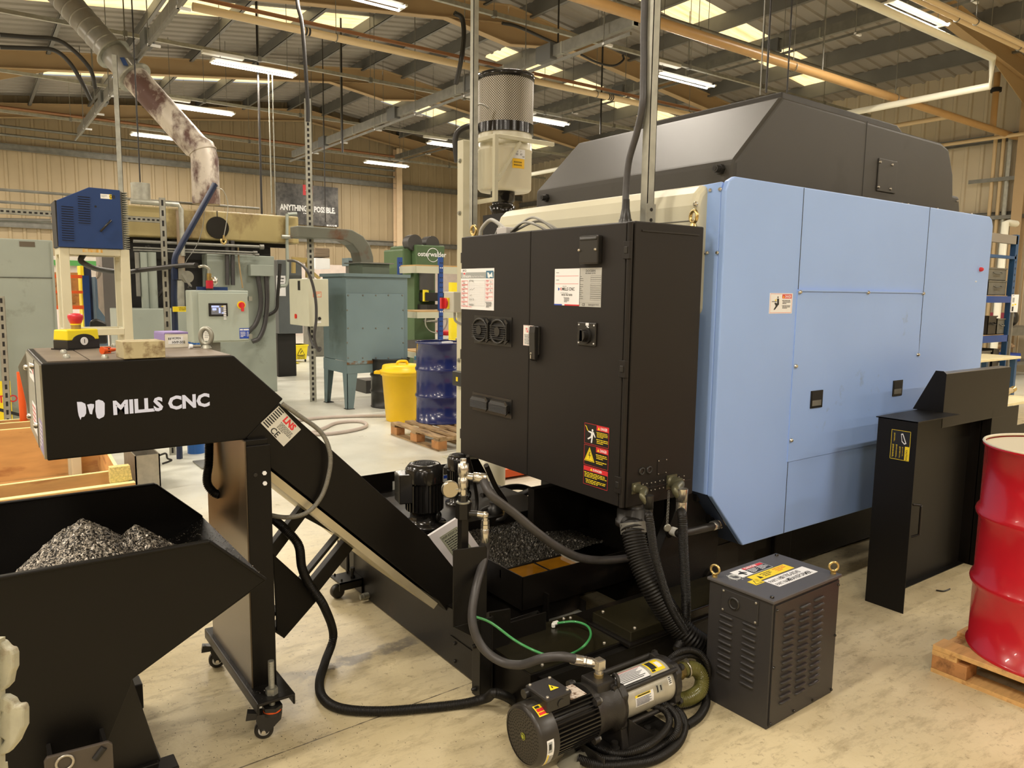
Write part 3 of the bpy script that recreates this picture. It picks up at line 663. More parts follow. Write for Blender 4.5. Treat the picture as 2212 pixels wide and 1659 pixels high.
def connector(u, v, u2, v2, r, steelcap):
    p = at(u, v, Y=yn); q2 = at(u2, v2, Y=yn-.11); b = MB()
    b.box((p.x-r*1.25, yn-.006, p.z-r*1.25), (p.x+r*1.25, yn, p.z+r*1.25), M_olive)
    pts = spline([p, p-Y_*.05, V((q2.x-.012, yn-.085, p.z-.008)), V((q2.x, yn-.11, p.z-.04)), V((q2.x, yn-.11, q2.z))], 8)
    b.lathe(p, -Y_, [(0, r*1.15), (.012, r*1.15), (.013, r), (.02, r*1.1), (.028, r), (.034, r*1.1), (.042, r), (.05, r*1.1), (.058, r*.9)], M_olive, 20)
    b.tube(pts[6:], r*.82, M_olive, 16); e = V((q2.x, yn-.11, q2.z))
    b.lathe(e+Z_*.03, -Z_, [(0, r), (.055, r), (.056, r*.85), (.06, r*.95), (.1, r*.95), (.105, r*.8)], M_chrome if steelcap else M_plas, 20)
    b.build('plug_connector', cab); return e
E1 = connector(1373, 1054, 1402, 1085, .019, False); E2 = connector(1450, 1040, 1473, 1070, .025, True)
for u, v in ((1373, 1047), (1447, 1030)): sticker('tag', cab, at(u-4, v-2, Y=yn), X_, -Z_, .02, .008, M_yel, [], -Y_)
# big conduit collar under the cabinet
b = MB(); CC = V((2.31, 2.285, z0)); b.lathe(CC, -Z_, [(0, .05), (.02, .05), (.02, .066), (.075, .066), (.078, .072), (.1, .072), (.1, .055)], M_rub, 24); b.build('conduit_collar', cab)
# things lying on the cabinet roof
M_cable = mat('grey_cable', ob(160, 150, 130), .45)
b = MB(); c0 = at(1093, 482, X=2.36); c0.z = z1
b.box((c0.x-.03, c0.y-.045, z1), (c0.x+.03, c0.y+.045, z1+.045), mat('junction_box_grey', ob(200, 185, 165), .5)); 
jb = thing('junction_box', (c0.x, c0.y, z1), 'small pale junction box with looped grey cables on top of the black cabinet', 'junction box')
b.build('box', jb, bevel=.004)
for i, (yy, hh, xx) in enumerate(((.07, .05, 0), (.1, .07, .03), (.13, .055, .05))):
    b = MB(); b.tube(spline([(c0.x+xx*.3, c0.y+.04, z1+.02), (c0.x+xx, c0.y+yy, z1+hh*.8), (c0.x+xx, c0.y+yy+.03, z1+.01)], 8), .006, M_cable, 8); b.build('cable', jb)
    b = MB(); b.tube(spline([(c0.x+xx*.3, c0.y-.04, z1+.02), (c0.x+xx, c0.y-.11-yy*.5, z1+hh*1.2), (c0.x+xx, c0.y-.2-yy*.6, z1+hh), (c0.x+xx+.05, c0.y-.27-yy*.6, z1+.008)], 8), .0065, M_cable, 8); b.build('cable', jb)
b = MB(); p0 = at(1021, 500, X=2.45); b.tube(spline([(2.5, p0.y, z1+.01), (2.5, p0.y-.02, z1+.07), (2.5, p0.y-.1, z1+.115), (2.46, p0.y-.22, z1+.1), (2.4, c0.y+.05, z1+.035)], 8), .011, M_cable, 8)
b.build('armoured_cable', jb)

# ================================================================ hoses from the cabinet
def hose(name, pts, r, m, label, ridge=None, n=12, seg=10, group=None, cat='hose'):
    b = MB(); b.tube(spline(pts, seg), r, m, n, ridge); return b.build(name, label=label, cat=cat, group=group)
M_conv = mat('ribbed_conduit', (.009, .008, .007), .45, spec=.3)
A2 = lambda u, v, Y: at(u, v, Y=Y)
hose('corrugated_conduit', [CC-Z_*.1, A2(1366, 1140, 2.24), A2(1380, 1200, 2.18), A2(1410, 1270, 2.1), A2(1455, 1340, 2.04), A2(1500, 1385, 1.98), A2(1545, 1407, 2.0)], .052, M_conv, 'thickest ribbed black conduit dropping from under the black cabinet', (.012, .08), 20)
bz_ = MB(); bz_.cyl(A2(1366, 1128, 2.25), A2(1369, 1152, 2.235), .056, M_galvd, 20); bz_.build('sleeve_band', label='dull grey sleeve around the top of the thickest ribbed conduit', cat='sleeve')
hose('corrugated_conduit', [E1-Z_*.07, A2(1403, 1120, 2.08), A2(1415, 1200, 2.06), A2(1445, 1300, 2.02), A2(1480, 1365, 1.98), A2(1505, 1410, 1.96), A2(1525, 1450, 1.95)], .018, M_conv, 'thin ribbed conduit from the left olive connector down beside the thickest conduit', (.006, .1), 12)
hose('corrugated_conduit', [E2-Z_*.07, A2(1474, 1120, 2.06), A2(1476, 1180, 2.05), A2(1482, 1300, 2.02), A2(1478, 1370, 2.0), A2(1462, 1405, 1.98)], .021, M_conv, 'thin ribbed conduit hanging from the right olive connector with steel collar', (.006, .1), 12)
# chain with steel disc cap
b = MB(); p, q2 = A2(1445, 1062, yn-.02), A2(1441, 1132, yn-.03)
for i in range(22):
    c = p.lerp(q2, i/21); b.torus(c, X_ if i % 2 else Y_, .006, .0014, M_galvd, 10, 5)
ch = b.build('cap_chain', cab); d = A2(1441, 1140, yn-.035); b = MB(); b.lathe(d, -Y_+X_*-.3, [(0, .017), (.004, .018), (.006, .014)], M_galv, 20); b.build('dust_cap', ch)
# coolant hose entering the slate skirt with a steel fitting
pin = at(1562, 1128, Y=2.3); out = at(1500, 1150, Y=2.16)
b = MB(); d = (out-pin).normalized(); b.cyl(pin-d*.03, pin+d*.03, .022, M_chrome, 16); b.hexnut(pin+d*.03, pin+d*.055, .026, M_chrome); b.cyl(pin+d*.055, pin+d*.07, .019, M_chrome, 16); b.hexnut(pin+d*.07, pin+d*.095, .024, M_chrome); b.lathe(pin, d, [(.095, .02), (.11, .023), (.165, .023), (.17, .019)], M_chrome, 16)
hz = thing('coolant_hose', pin, 'short black hose with steel fitting screwed into the slate skirt of the blue machine', 'hose')
b.build('steel_fitting', hz)
b = MB(); b.tube(spline([pin+d*.16, pin+d*.22, at(1475, 1152, Y=2.2), at(1452, 1148, Y=2.28), at(1440, 1158, Y=2.36)], 8), .019, M_rub, 12); b.build('hose', hz)
b = MB(); p = at(1464, 1151, Y=2.22); p2 = at(1452, 1147, Y=2.26); b.cyl(p, p2, .0205, M_paper, 14); b.build('paper_band', hz)
# ================================================================ chip conveyor
YC0, YC1 = 2.65, 3.29
cv = thing('chip_conveyor', (.9, 2.97, 0), 'black swan-neck chip conveyor with white lettering on its raised head', 'conveyor')
C = lambda u, v: at(u, v, Y=YC0)
M_convp = mat('conveyor_black', (.005, .0042, .0035), .42, spec=.24, var=.07, scale=3, col2=ob(50, 42, 32, .5), dirt=.1, dscale=1.5, bump=.1, bscale=400)
b = MB(); head = [(.172, 1.364), (.735, 1.366), (.903, 1.203), (.765, 1.069), (.172, 1.066)]
b.prism([(x, YC0, z) for x, z in head], (0, YC1-YC0, 0), M_convp); hd_ = b.build('head_housing', cv, bevel=.004)
b = MB(); prof = [(.77, 1.075), (.889, 1.19), (1.499, .584), (1.70, .32), (1.70, .20), (1.60, .22), (1.553, .286), (.852, .958)]
b.prism([(x, YC0+.004, z) for x, z in prof], (0, YC1-YC0-.008, 0), M_convp); b.build('incline_body', cv, bevel=.003)
M_under = mat('pale_underside', ob(190, 170, 130), .4, .5, var=.1)  # paler than the conveyor sides
b = MB(); b.prism([(.842, YC0+.012, .955), (1.55, YC0+.012, .275), (1.53, YC0+.012, .255), (.822, YC0+.012, .935)], (0, YC1-YC0-.024, 0), M_under); b.build('underside_tray', cv)
# end plate, lid seams and screws
M_end = mat('brushed_end_plate', ob(150, 138, 112, .9), .35, .5, var=.1, scale=5, stretch=(1, 8, 1))
b = MB(); b.box((.166, YC0+.006, 1.07), (.172, YC1-.006, 1.358), M_end); b.prism([(.166, YC1-.01, 1.07), (.166, YC1-.01, 1.1), (.14, YC1-.01, 1.3), (.166, YC1-.01, 1.35)], (0, .006, 0), M_end); ep = b.build('end_plate', cv, label='bare metal end plate')
b = MB(); b.box((.1645, YC0+.215, 1.07), (.166, YC0+.219, 1.358), M_ink); b.build('plate_seam', ep)
for y, z in ((YC0+.25, 1.335), (YC0+.24, 1.14), (YC1-.05, 1.3), (YC1-.05, 1.12)): bolts(MB(), [(.166, y, z)], -X_, .011, M_chrome, .012).build('screw', ep)
sticker('warning_label', ep, (.166, YC0+.42, 1.2), -Y_, -Z_, .16, .1, M_white, [('l', .05, .1, .95, .9, 5, M_red)], -X_)
sticker('data_label', ep, (.166, YC0+.14, 1.18), -Y_, -Z_, .11, .1, mat('lilac_print', ob(150, 130, 160), .5), [('l', .08, .1, .92, .9, 6, M_white)], -X_)
sticker('small_label', ep, (.166, YC0+.46, 1.33), -Y_, -Z_, .2, .05, M_white, [('l', .1, .2, .9, .8, 2, M_ink), ('r', .8, .1, .95, .5, M_red)], -X_)
M_lid = mat('lit_black_lid', ob(128, 108, 84, .8), .5, var=.14, scale=7, col2=ob(150, 130, 100, .8), dirt=.25, dscale=5)  # brown of the light falling on the black top, put into the colour
b = MB(); b.box((.19, YC0+.03, 1.364), (.30, YC1-.03, 1.3675), M_lid); b.box((.304, YC0+.015, 1.364), (.73, YC1-.015, 1.368), M_lid); lid = b.build('lid', cv, label='lid of the conveyor head')
for x, y in ((.25, YC0+.13), (.26, YC0+.33), (.35, YC0+.06), (.45, YC1-.06)): bolts(MB(), [(x, y, 1.368)], Z_, .011, M_galv, .012).build('screw', lid)
# white lettering and emblem cut out of the side
M_let = mat('lilac_white_lettering', ob(210, 205, 225), .5)
b = MB(); o = C(245, 895); e = C(453, 876); ux = (e-o).normalized(); L = (e-o).length
vs, fs, x0, x1 = text_geo('MILLS CNC', 2.2); sc = L/(x1-x0); sy = (C(246, 866)-C(246, 895)).length/.72
b.add([o+V((0, -.0012, 0))+ux*((p.x-x0)*sc)+Z_*(p.y*sy) for p in vs], fs, M_let)
for px in ([(166, 868), (176, 868), (184, 872), (186, 880), (186, 893), (182, 900), (176, 901), (174, 907), (170, 898), (168, 888)], [(188, 874), (196, 872), (203, 873), (203, 879), (200, 887), (199, 895), (194, 894), (191, 884)], [(206, 866), (213, 863), (222, 866), (226, 871), (226, 895), (224, 900), (214, 905), (209, 902), (206, 888)]):
    b.quad([C(*q_)+V((0, -.0012, 0)) for q_ in px], M_let)
b.build('lettering', cv, norm=False, label='white lettering and emblem')
# maker's plate on the incline
o = C(603, 877); ux = (C(651, 928)-o).normalized(); uy = V((-ux.z, 0, ux.x)); uy = uy if uy.z < 0 else -uy; w = (C(651, 928)-o).length; h = (C(566, 916)-o).length
it = [('t', 'LNS', .62, .3, .26, M_red, 'c', 2.5), ('t', 'CE', .5, .97, .26, M_ink, 'c', 1), ('l', .4, .38, .95, .68, 6, M_ink)]
for i in range(9): it.append(('r', .03, .03+i*.105, .26, .085+i*.105, M_ink))
sticker('maker_plate', cv, (o.x, YC0+.004, o.z), ux, uy, w, h, mat('plate_white', ob(205, 192, 165), .45), it, -Y_, label='pale maker plate with red letters')
# bare board with a data label beside the foot of the incline
o = at(991, 1117, Y=2.9); ux = (at(926, 1158, Y=2.9)-o); uy = at(1066, 1225, Y=2.9)-o
b = MB(); b.prism([o, o+ux, o+ux+uy*1.05, o+uy*1.05], (0, .015, 0), mat('white_board', ob(225, 208, 190), .5, var=.04)); wb = b.build('white_board', cv, label='white board set at an angle')
r = -ux.normalized(); dn = uy.normalized(); o2 = at(949, 1161, Y=2.9); sticker('data_label', wb, (o2.x, 2.9, o2.z), r, dn, .1, .155, mat('label_olive', ob(165, 158, 125), .5), [('f', .03, .02, .97, .98, M_ink, .0008), ('t', 'HVP-0350CA', .5, .15, .09, M_ink, 'c', 1, .8), ('l', .1, .2, .92, .92, 9, M_ink)], -Y_)
# support leg with foot channel, jack stud, braces
b = MB(); b.box((.757, 2.63, .16), (.838, 3.15, 1.07), M_convp); b.box((.752, 2.615, .16), (.757, 3.15, 1.07), mat('leg_side', ob(95, 78, 55, .9), .28, .35, var=.1, scale=2, stretch=(1, 1, .3))); b.box((.757, 2.62, .16), (.843, 2.63, 1.05), M_convp); b.build('support_leg', cv, bevel=.003)
b = MB(); zf = .15; b.box((.735, 2.50, zf), (.87, 3.22, zf+.012), M_black); b.box((.735, 2.50, zf-.03), (.743, 3.22, zf+.005), M_black); b.box((.862, 2.50, zf-.03), (.87, 3.22, zf+.005), M_black); b.build('foot_channel', cv, bevel=.005)
b = MB()
for p in (C(565, 1018), C(566, 1040)): b.hexnut((p.x, 2.615, p.z), (p.x, 2.62, p.z), .008, M_white)
for p in (C(546, 1022),): b.cyl((p.x, 2.617, p.z), (p.x, 2.62, p.z), .007, M_rub, 10)
b.build('leg_bolt_heads', cv)
sp = V((.80, 2.545, 0)); b = MB(); b.tube([(sp.x, sp.y, z) for z in [.105+i*.004 for i in range(46)]], .011, M_galv, 12, (.004, .06)); b.hexnut((sp.x, sp.y, zf+.012), (sp.x, sp.y, zf+.034), .022, M_galv); b.build('jack_stud', cv)
def caster(x, y, ztop, parent, yaw, orange=True):
    b = MB(); d = V((math.cos(yaw), math.sin(yaw), 0)); n = V((-d.y, d.x, 0)); c = V((x, y, 0))-d*.03; r = .033
    b.hexnut((x, y, ztop-.022), (x, y, ztop-.008), .036, M_plas); b.cyl((x, y, ztop-.028), (x, y, ztop-.022), .032, M_org if orange else M_plas, 20)
    b.lathe((x, y, ztop-.04), Z_, [(0, .034), (.012, .034)], M_plas, 20)
    for s in (-1, 1):
        o = V((x, y, 0))+n*s*.02
        b.prism([o+d*.034+Z_*(ztop-.03), o-d*.05+Z_*(ztop-.03), o-d*.055+Z_*(ztop-.05), o-d*.04+Z_*.028, o-d*.018+Z_*.026, o+d*.03+Z_*(ztop-.055)], n*s*.003, M_plas)
    w = MB(); w.lathe(c-n*.014+Z_*r, n, [(0, r-.006), (.003, r), (.025, r), (.028, r-.006)], M_rub, 28); w.lathe(c-n*.0165+Z_*r, n, [(0, .0), (.001, .019), (.031, .019), (.032, 0)], M_white, 20, cap=False)
    for s in (-1, 1): w.hexnut(c+n*s*.023+Z_*r, c+n*s*.028+Z_*r, .008, M_chrome)
    b.prism([V((x, y, ztop-.028))-d*.05-n*.015, V((x, y, ztop-.028))-d*.085-n*.015+Z_*.006, V((x, y, ztop-.05))-d*.09-n*.015, V((x, y, ztop-.05))-d*.05-n*.015], n*.03, M_plas)
    o = b.build('caster', parent); w.build('wheel', o); return o
caster(sp.x, sp.y, .128, cv, -.35); caster(.80, 3.17, .128, cv, -.2)
# braces between leg and incline
def plate(poly, y, t, m, name, par, bev=.003): b = MB(); b.prism([(x, y, z) for x, z in poly], (0, t, 0), m); return b.build(name, par, bevel=bev)
YBc = 2.92; B = lambda u, v: (at(u, v, Y=YBc).x, at(u, v, Y=YBc).z)
def bar(p0, p1, w, name):
    a, c = V((p0[0], 0, p0[1])), V((p1[0], 0, p1[1])); d = (c-a).normalized(); n = V((-d.z, 0, d.x))*w/2
    plate([((a-n).x, (a-n).z), ((c-n).x, (c-n).z), ((c+n).x, (c+n).z), ((a+n).x, (a+n).z)], YBc, .045, M_black, name, cv, .003)
bar(B(764, 1165), B(600, 1370), .055, 'brace_channel'); bar(B(738, 1152), B(588, 1335), .012, 'brace_flange'); bar(B(662, 1098), B(585, 1200), .045, 'brace_channel'); bar(B(655, 1098), B(768, 1160), .06, 'brace_crosspiece')
plate([B(588, 1195), B(690, 1288), B(612, 1378), B(596, 1362)], YBc-.01, .008, M_convp, 'brace_gusset', cv)
# cables on the conveyor
hose('braided_cable', [C(609, 872), C(640, 900)+V((0, -.012, .01)), C(690, 938)+V((0, -.015, .01)), C(706, 975)+V((0, -.03, 0)), C(704, 1020)+V((0, -.03, 0)), C(690, 1070)+V((0, -.02, 0)), C(660, 1105)+V((0, -.015, 0)), C(625, 1122)+V((0, .03, 0)), C(585, 1124)+V((0, .1, 0))], .009, mat('braided_sleeve', ob(115, 105, 85), .5, var=.15, scale=90), 'braided grey cable looping over the side of the conveyor incline', (.004, .08), 8, cat='cable')
G = lambda u, v, z=.02: at(u, v, Z=z)
hose('corrugated_conduit', [at(590, 1120, Y=2.95), at(618, 1145, Y=2.86), at(645, 1178, Y=2.82), at(652, 1225, Y=2.84), at(668, 1262, Y=2.86), at(700, 1310, Y=2.86), G(720, 1372, .1), G(703, 1428, .03), G(690, 1475, .02), G(700, 1510, .02), G(740, 1531, .02), G(820, 1536, .02), G(920, 1529, .02), G(1000, 1520, .02), G(1050, 1508, .05), at(1068, 1497, X=1.52), at(1100, 1508, X=1.60), at(1125, 1530, X=1.66), at(1150, 1560, X=1.73)], .0185, M_conv, 'black ribbed conduit snaking over the open floor between conveyor and pump', (.006, .09), 12, 10)
hose('corrugated_conduit', [at(452, 955, Y=3.0), at(451, 1000, Y=3.0), at(447, 1040, Y=3.0), at(460, 1062, Y=2.99), at(475, 1070, Y=2.97)], .017, M_conv, 'short ribbed conduit behind the conveyor leg under the head', (.006, .09), 12, cat='hose')
# things standing on the conveyor head
zt_ = 1.368
es = thing('emergency_stop', at(180, 757, Z=zt_), 'yellow and black emergency stop box with red mushroom button on the conveyor head', 'emergency stop')
p = at(147, 757, Z=zt_); w = (at(216, 752, Z=zt_)-p).length; d = .075; ex = (at(216, 752, Z=zt_)-p).normalized(); ey = V((-ex.y, ex.x, 0)); p = p+ey*.0
b = MB(); b.obox(p-ex*.004-ey*.002, ex*(w+.012), ey*(d+.01), Z_*.004, M_plas); b.build('base_plate', es)
q0 = p+Z_*.004; b = MB(); b.obox(q0, ex*w, ey*d, Z_*.03, M_plas)
n = 14; arch = [q0+ex*(w*.12)+Z_*.028]+[q0+ex*(w*(.5-.36*math.cos(PI*i/n)))+Z_*(.028+.024*math.sin(PI*i/n)) for i in range(n+1)]+[q0+ex*(w*.88)+Z_*.028]
b.prism([a-ey*.0012 for a in arch], ey*.01, M_plas); b.build('lower_shell', es, bevel=.002)
b = MB(); M_estop = mat('safety_yellow', ob(238, 205, 30), .35); b.add([q0+Z_*.03, q0+Z_*.03+ex*w, q0+Z_*.03+ex*w+ey*d, q0+Z_*.03+ey*d, q0+ex*.002+ey*.003+Z_*.068, q0+ex*(w-.002)+ey*.003+Z_*.068, q0+ex*(w-.002)+ey*(d-.003)+Z_*.068, q0+ex*.002+ey*(d-.003)+Z_*.068], [(0, 3, 2, 1), (4, 5, 6, 7), (0, 1, 5, 4), (1, 2, 6, 5), (2, 3, 7, 6), (3, 0, 4, 7)], M_estop); b.build('upper_shell', es, bevel=.004)
m_ = q0+ex*w*.5; b = MB(); b.cyl(m_-ey*.001+Z_*.026, m_-ey*.003+Z_*.026, .0145, M_white, 24); b.beam(m_-ey*.0035+Z_*.019, m_-ey*.0035+Z_*.033, .002, .001, M_ink, up=ey); b.build('blanking_disc', es)
t_ = m_+ey*d*.5+Z_*.068; b = MB(); b.cyl(t_, t_+Z_*.016, .0165, M_gold, 24); b.cyl(t_+Z_*.016, t_+Z_*.02, .018, M_yel, 24); b.build('collar', es)
b = MB(); b.lathe(t_+Z_*.02, Z_, [(0, .017), (.004, .02), (.016, .0245), (.026, .026), (.032, .0245), (.036, .018), (.038, .0)], mat('button_red', ob(205, 45, 50), .35), 28, cap=False); b.build('mushroom_button', es)
op = at(220, 757, Z=zt_+.012); b = MB(); b.cyl(op, op+ex*.018, .013, M_org, 12, .010); b.cyl(op+ex*.018, op+ex*.024, .009, M_plas, 12); b.cyl(op+ex*.024, op+ex*.05, .0085, M_org, 10, .006)
for i in range(6):
    a = i*PI/3; b.beam(op+(ey*math.cos(a)+Z_*math.sin(a))*.011, op+ex*.03+(ey*math.cos(a)+Z_*math.sin(a))*.010, .004, .004, M_org)
b.cyl(op+ex*.05, op+ex*.078, .005, M_org, 8, .002); b.build('wall_plug', label='orange plastic wall plug lying beside the emergency stop', cat='plug')
M_ctn = mat('worn_card', ob(192, 170, 122, .85), .7, var=.1, scale=12, col2=ob(110, 84, 50), dirt=.36, dscale=16)
bx0, bx1 = at(268, 776, Z=zt_), at(358, 772, Z=zt_); ex = (bx1-bx0).normalized(); ey = V((-ex.y, ex.x, 0)); w = (bx1-bx0).length; hh = .055
b = MB(); b.obox(bx0, ex*w, ey*.1, Z_*hh, M_ctn); bxx = b.build('box', label='stained cream card box at the front edge of the conveyor head', cat='box', bevel=.002)
b = MB(); b.obox(bx0+ex*.004+ey*.04+Z_*hh, ex*(w-.008), ey*.004, Z_*.0006, M_woodd); b.build('tape_seam', bxx)
px0, px1 = at(357, 752, Z=zt_), at(407, 750, Z=zt_); ex = (px1-px0).normalized(); ey = V((-ex.y, ex.x, 0)); w = (px1-px0).length
M_pur = mat('lilac_card', ob(150, 125, 160), .6, var=.06)
b = MB(); b.obox(px0, ex*w, ey*.115, Z_*.056, mat('box_white', ob(225, 208, 175), .65, var=.05, scale=20, col2=ob(160, 130, 95), dirt=.1, dscale=14)); bb = b.build('carton', label='small white carton with lilac lid behind the cream box', cat='box', bevel=.0015)
b = MB(); b.obox(px0-ex*.001+Z_*.05+ey*.0, ex*(w+.002), ey*.116, Z_*.009, M_pur); b.obox(px0-ex*.0025, ex*.002, ey*.115, Z_*.055, M_pur); b.build('lid', bb, bevel=.001)
sticker('print', bb, px0+ex*.012+Z_*.042, ex, -Z_, .055, .028, M_white, [('r', .0, .1, .06, .42, M_ink), ('r', .1, .1, .16, .42, M_ink), ('t', 'HORN', .22, .35, .3, M_ink, 'l', 1), ('t', 'HVP-502', .25, .92, .34, M_ink, 'l', 1)], -ey)
e_ = at(446, 752, Z=zt_); eb = thing('lifting_eye', e_, 'silver lifting eye bolt standing on the conveyor head', 'eye bolt'); b = MB()
b.cyl(e_, e_+Z_*.012, .019, M_galv, 20, .013); b.tube([e_+Z_*(.045+.03*math.sin(t))+RT*(.021*math.cos(t)) for t in [2*PI*i/24 for i in range(24)]], .009, M_galv, 10, closed=True); b.build('eye', eb)
b = MB(); b.cyl(e_-X_*.05+Z_*.008, e_-X_*.02+Z_*.008, .006, M_steel, 8); b.cyl(e_-X_*.062+Z_*.008, e_-X_*.05+Z_*.008, .009, M_white, 10); b.build('pin', eb)

# ================================================================ chip hopper
M_hop = mat('hopper_black', (.004, .0035, .003), .4, spec=.24, var=.1, scale=2, col2=ob(44, 37, 28, .5), dirt=.12, dscale=2, bump=.1, bscale=300)
hp = thing('chip_hopper', (-.1, 2.7, 0), 'black tipping hopper with slanted pouring lip holding a heap of steel chips', 'hopper')
y0, y1, xl_ = 2.30, 3.10, -.75
side = [(xl_, .845), (.55, .842), (.715, .685), (.322, .472), (.319, .455), (.25, .30), (.1, .14), (xl_, .14)]
for y in (y0, y1-.006):
    b = MB(); b.prism([(x, y, z) for x, z in side], (0, .006, 0), M_hop); b.build('side_plate', hp, bevel=.002)
b = MB()
def slab(p, q_): b.prism([(p[0], y0, p[1]), (q_[0], y0, q_[1]), (q_[0]-.004, y0, q_[1]-.006), (p[0]-.004, y0, p[1]-.006)], (0, y1-y0, 0), M_hop)
slab((.715, .685), (.322, .475)); slab((.322, .475), (.1, .16)); slab((.1, .16), (xl_, .16)); b.box((xl_, y0, .14), (xl_+.006, y1, .845), M_hop); b.build('pouring_chute', hp)
b = MB()
for y in (y0, y1): b.beam((xl_, y, .845), (.548, y, .842), .02, .008, M_hop); b.beam((.548, y, .842), (.715, y, .685), .02, .008, M_hop)
b.build('rim', hp, bevel=.003)
b = MB(); b.prism([(.10, 2.42, .02), (.43, 2.42, .02), (.33, 2.42, .46), (.25, 2.42, .46)], (0, .5, 0), M_black); b.prism([(.02, 2.40, .10), (.40, 2.40, .10), (.40, 2.40, .13), (.02, 2.40, .13)], (0, .02, 0), M_black); b.build('pedestal', hp, bevel=.004)
b = MB(); b.box((-.72, 2.36, .02), (.45, 2.44, .12), M_black); b.box((-.72, 2.96, .02), (.45, 3.04, .12), M_black); b.box((-.7, 2.36, 0), (-.6, 3.04, .02), M_black); b.box((.3, 2.36, 0), (.44, 3.04, .02), M_black); b.build('fork_base', hp, bevel=.004)
a_, c_ = at(95, 1622, Y=2.2), at(243, 1600, Y=2.2)
b = MB(); b.prism([(a_.x, 2.2, .22), (a_.x-.002, 2.2, .355), (a_.x+.005, 2.2, .366), (c_.x-.01, 2.2, c_.z), (c_.x, 2.2, c_.z-.01), (c_.x, 2.2, .22)], (0, .012, 0), mat('latch_plate_paint', ob(72, 60, 47), .45, var=.08)); lp = b.build('latch_plate', hp, bevel=.003)
b = MB(); b.box((a_.x+.01, 2.212, .22), (a_.x+.02, 2.302, .35), M_black); b.box((c_.x-.02, 2.212, .22), (c_.x-.01, 2.302, .35), M_black); b.build('latch_bracket', hp)
b = MB(); b.cyl(at(205, 1640, Y=2.198), at(225, 1614, Y=2.198), .009, M_dark, 10); b.torus(at(140, 1648, Y=2.198), Y_, .02, .004, M_steel, 20, 6); b.build('latch_slot', lp)
# steel chips: a heap
def chip_material(hi=(.42, .38, .32, 1)):
    m = bpy.data.materials.new('steel_chips'); m.use_nodes = True; nt = m.node_tree; N = nt.nodes; L = nt.links; bs = N['Principled BSDF']
    tc = N.new('ShaderNodeNewGeometry'); v = N.new('ShaderNodeTexVoronoi'); v.inputs['Scale'].default_value = 260; L.new(tc.outputs['Position'], v.inputs['Vector'])
    r = N.new('ShaderNodeValToRGB'); r.color_ramp.elements[0].color = (.01, .009, .008, 1); r.color_ramp.elements[0].position = .3; r.color_ramp.elements[1].color = hi; r.color_ramp.elements[1].position = .95
    s = N.new('ShaderNodeSeparateColor'); L.new(v.outputs['Color'], s.inputs[0]); L.new(s.outputs[0], r.inputs[0]); L.new(r.outputs[0], bs.inputs['Base Color'])
    bs.inputs['Metallic'].default_value = .6; bs.inputs['Roughness'].default_value = .4
    bp = N.new('ShaderNodeBump'); bp.inputs['Strength'].default_value = 1; bp.inputs['Distance'].default_value = .012; L.new(s.outputs[1], bp.inputs['Height']); L.new(bp.outputs[0], bs.inputs['Normal'])
    return m
M_chip = chip_material(); M_chipw = chip_material((.11, .1, .08, 1))
from mathutils import noise as mnoise
def heap(x0, x1, ya, yb, f, nx, ny, amp, name, parent=None, m=None, **k):
    vs = []; no = set()
    for j in range(ny+1):
        for i in range(nx+1):
            x, y = x0+(x1-x0)*i/nx, ya+(yb-ya)*j/ny
            z0 = f(x, y)
            if z0 is None: no.add(len(vs)); z0 = 0
            z = z0+amp*(mnoise.noise(V((x*45, y*45, 0)))*.5+mnoise.noise(V((x*130, y*130, 3)))*.5+random.uniform(-.35, .35))
            vs.append((x, y, z))
    b = MB(); b.add(vs, [(j*(nx+1)+i, j*(nx+1)+i+1, (j+1)*(nx+1)+i+1, (j+1)*(nx+1)+i) for j in range(ny) for i in range(nx) if not no & {j*(nx+1)+i, j*(nx+1)+i+1, (j+1)*(nx+1)+i+1, (j+1)*(nx+1)+i}], m or M_chip)
    return b.build(name, parent, norm=False, **k)
def hz_(x, y):
    d1 = math.hypot((x-.26)*1.0, (y-2.72)*.85); d2 = math.hypot(x-.42, (y-2.74)*.9)
    ch = .16 if x < .1 else (.16+(x-.1)*1.42 if x < .322 else .475+(x-.322)*.534)
    z = max(.872-d1*.95-.02*math.exp(-d1*d1*400), .80-d2*.85); return z if z > ch+.002 else None
heap(-.72, .64, y0+.01, y1-.01, hz_, 170, 110, .013, 'steel_chips', label='heap of small grey steel chips inside the black hopper', cat='metal chips', kind='stuff')
def scatter(name, pts, parent=None, smin=.0015, smax=.004, m=None, **k):
    b = MB()
    for p in pts:
        s = random.uniform(smin, smax); a = random.uniform(0, PI); d = V((math.cos(a), math.sin(a), random.uniform(-.2, .4)))*s; e = V((-d.y, d.x, random.uniform(0, .6)*s))*.5
        p = V(p); b.add([p-d, p+e, p+d, p+Z_*s*.6], [(0, 1, 2), (0, 1, 3), (1, 2, 3), (2, 0, 3)], m or M_chip)
    return b.build(name, parent, norm=False, **k)
pts = []
for i in range(1400):
    t = random.random()**.6; y = random.uniform(y0+.01, y1-.02); x = .715-.393*t*random.random(); pts.append((x, y, .685-(.715-x)*.534+.003))
for i in range(140): pts.append((random.uniform(.74, .865), random.uniform(2.52, 3.0), .165))
scatter('loose_chips', pts, label='loose steel chips scattered on the hopper lip and conveyor foot', cat='metal chips', kind='stuff')
pts = []
for i in range(900):
    r_ = random.gauss(0, .35); pts.append((.62+random.gauss(0, .28), 2.35+random.gauss(0, .4), .001))
pts = [p for p in pts if not (p[0] < .46 and p[1] > 2.25)]
scatter('floor_debris', pts, None, .001, .0035, M_dark, label='dark specks of swarf scattered over the floor by the hopper', cat='debris', kind='stuff')

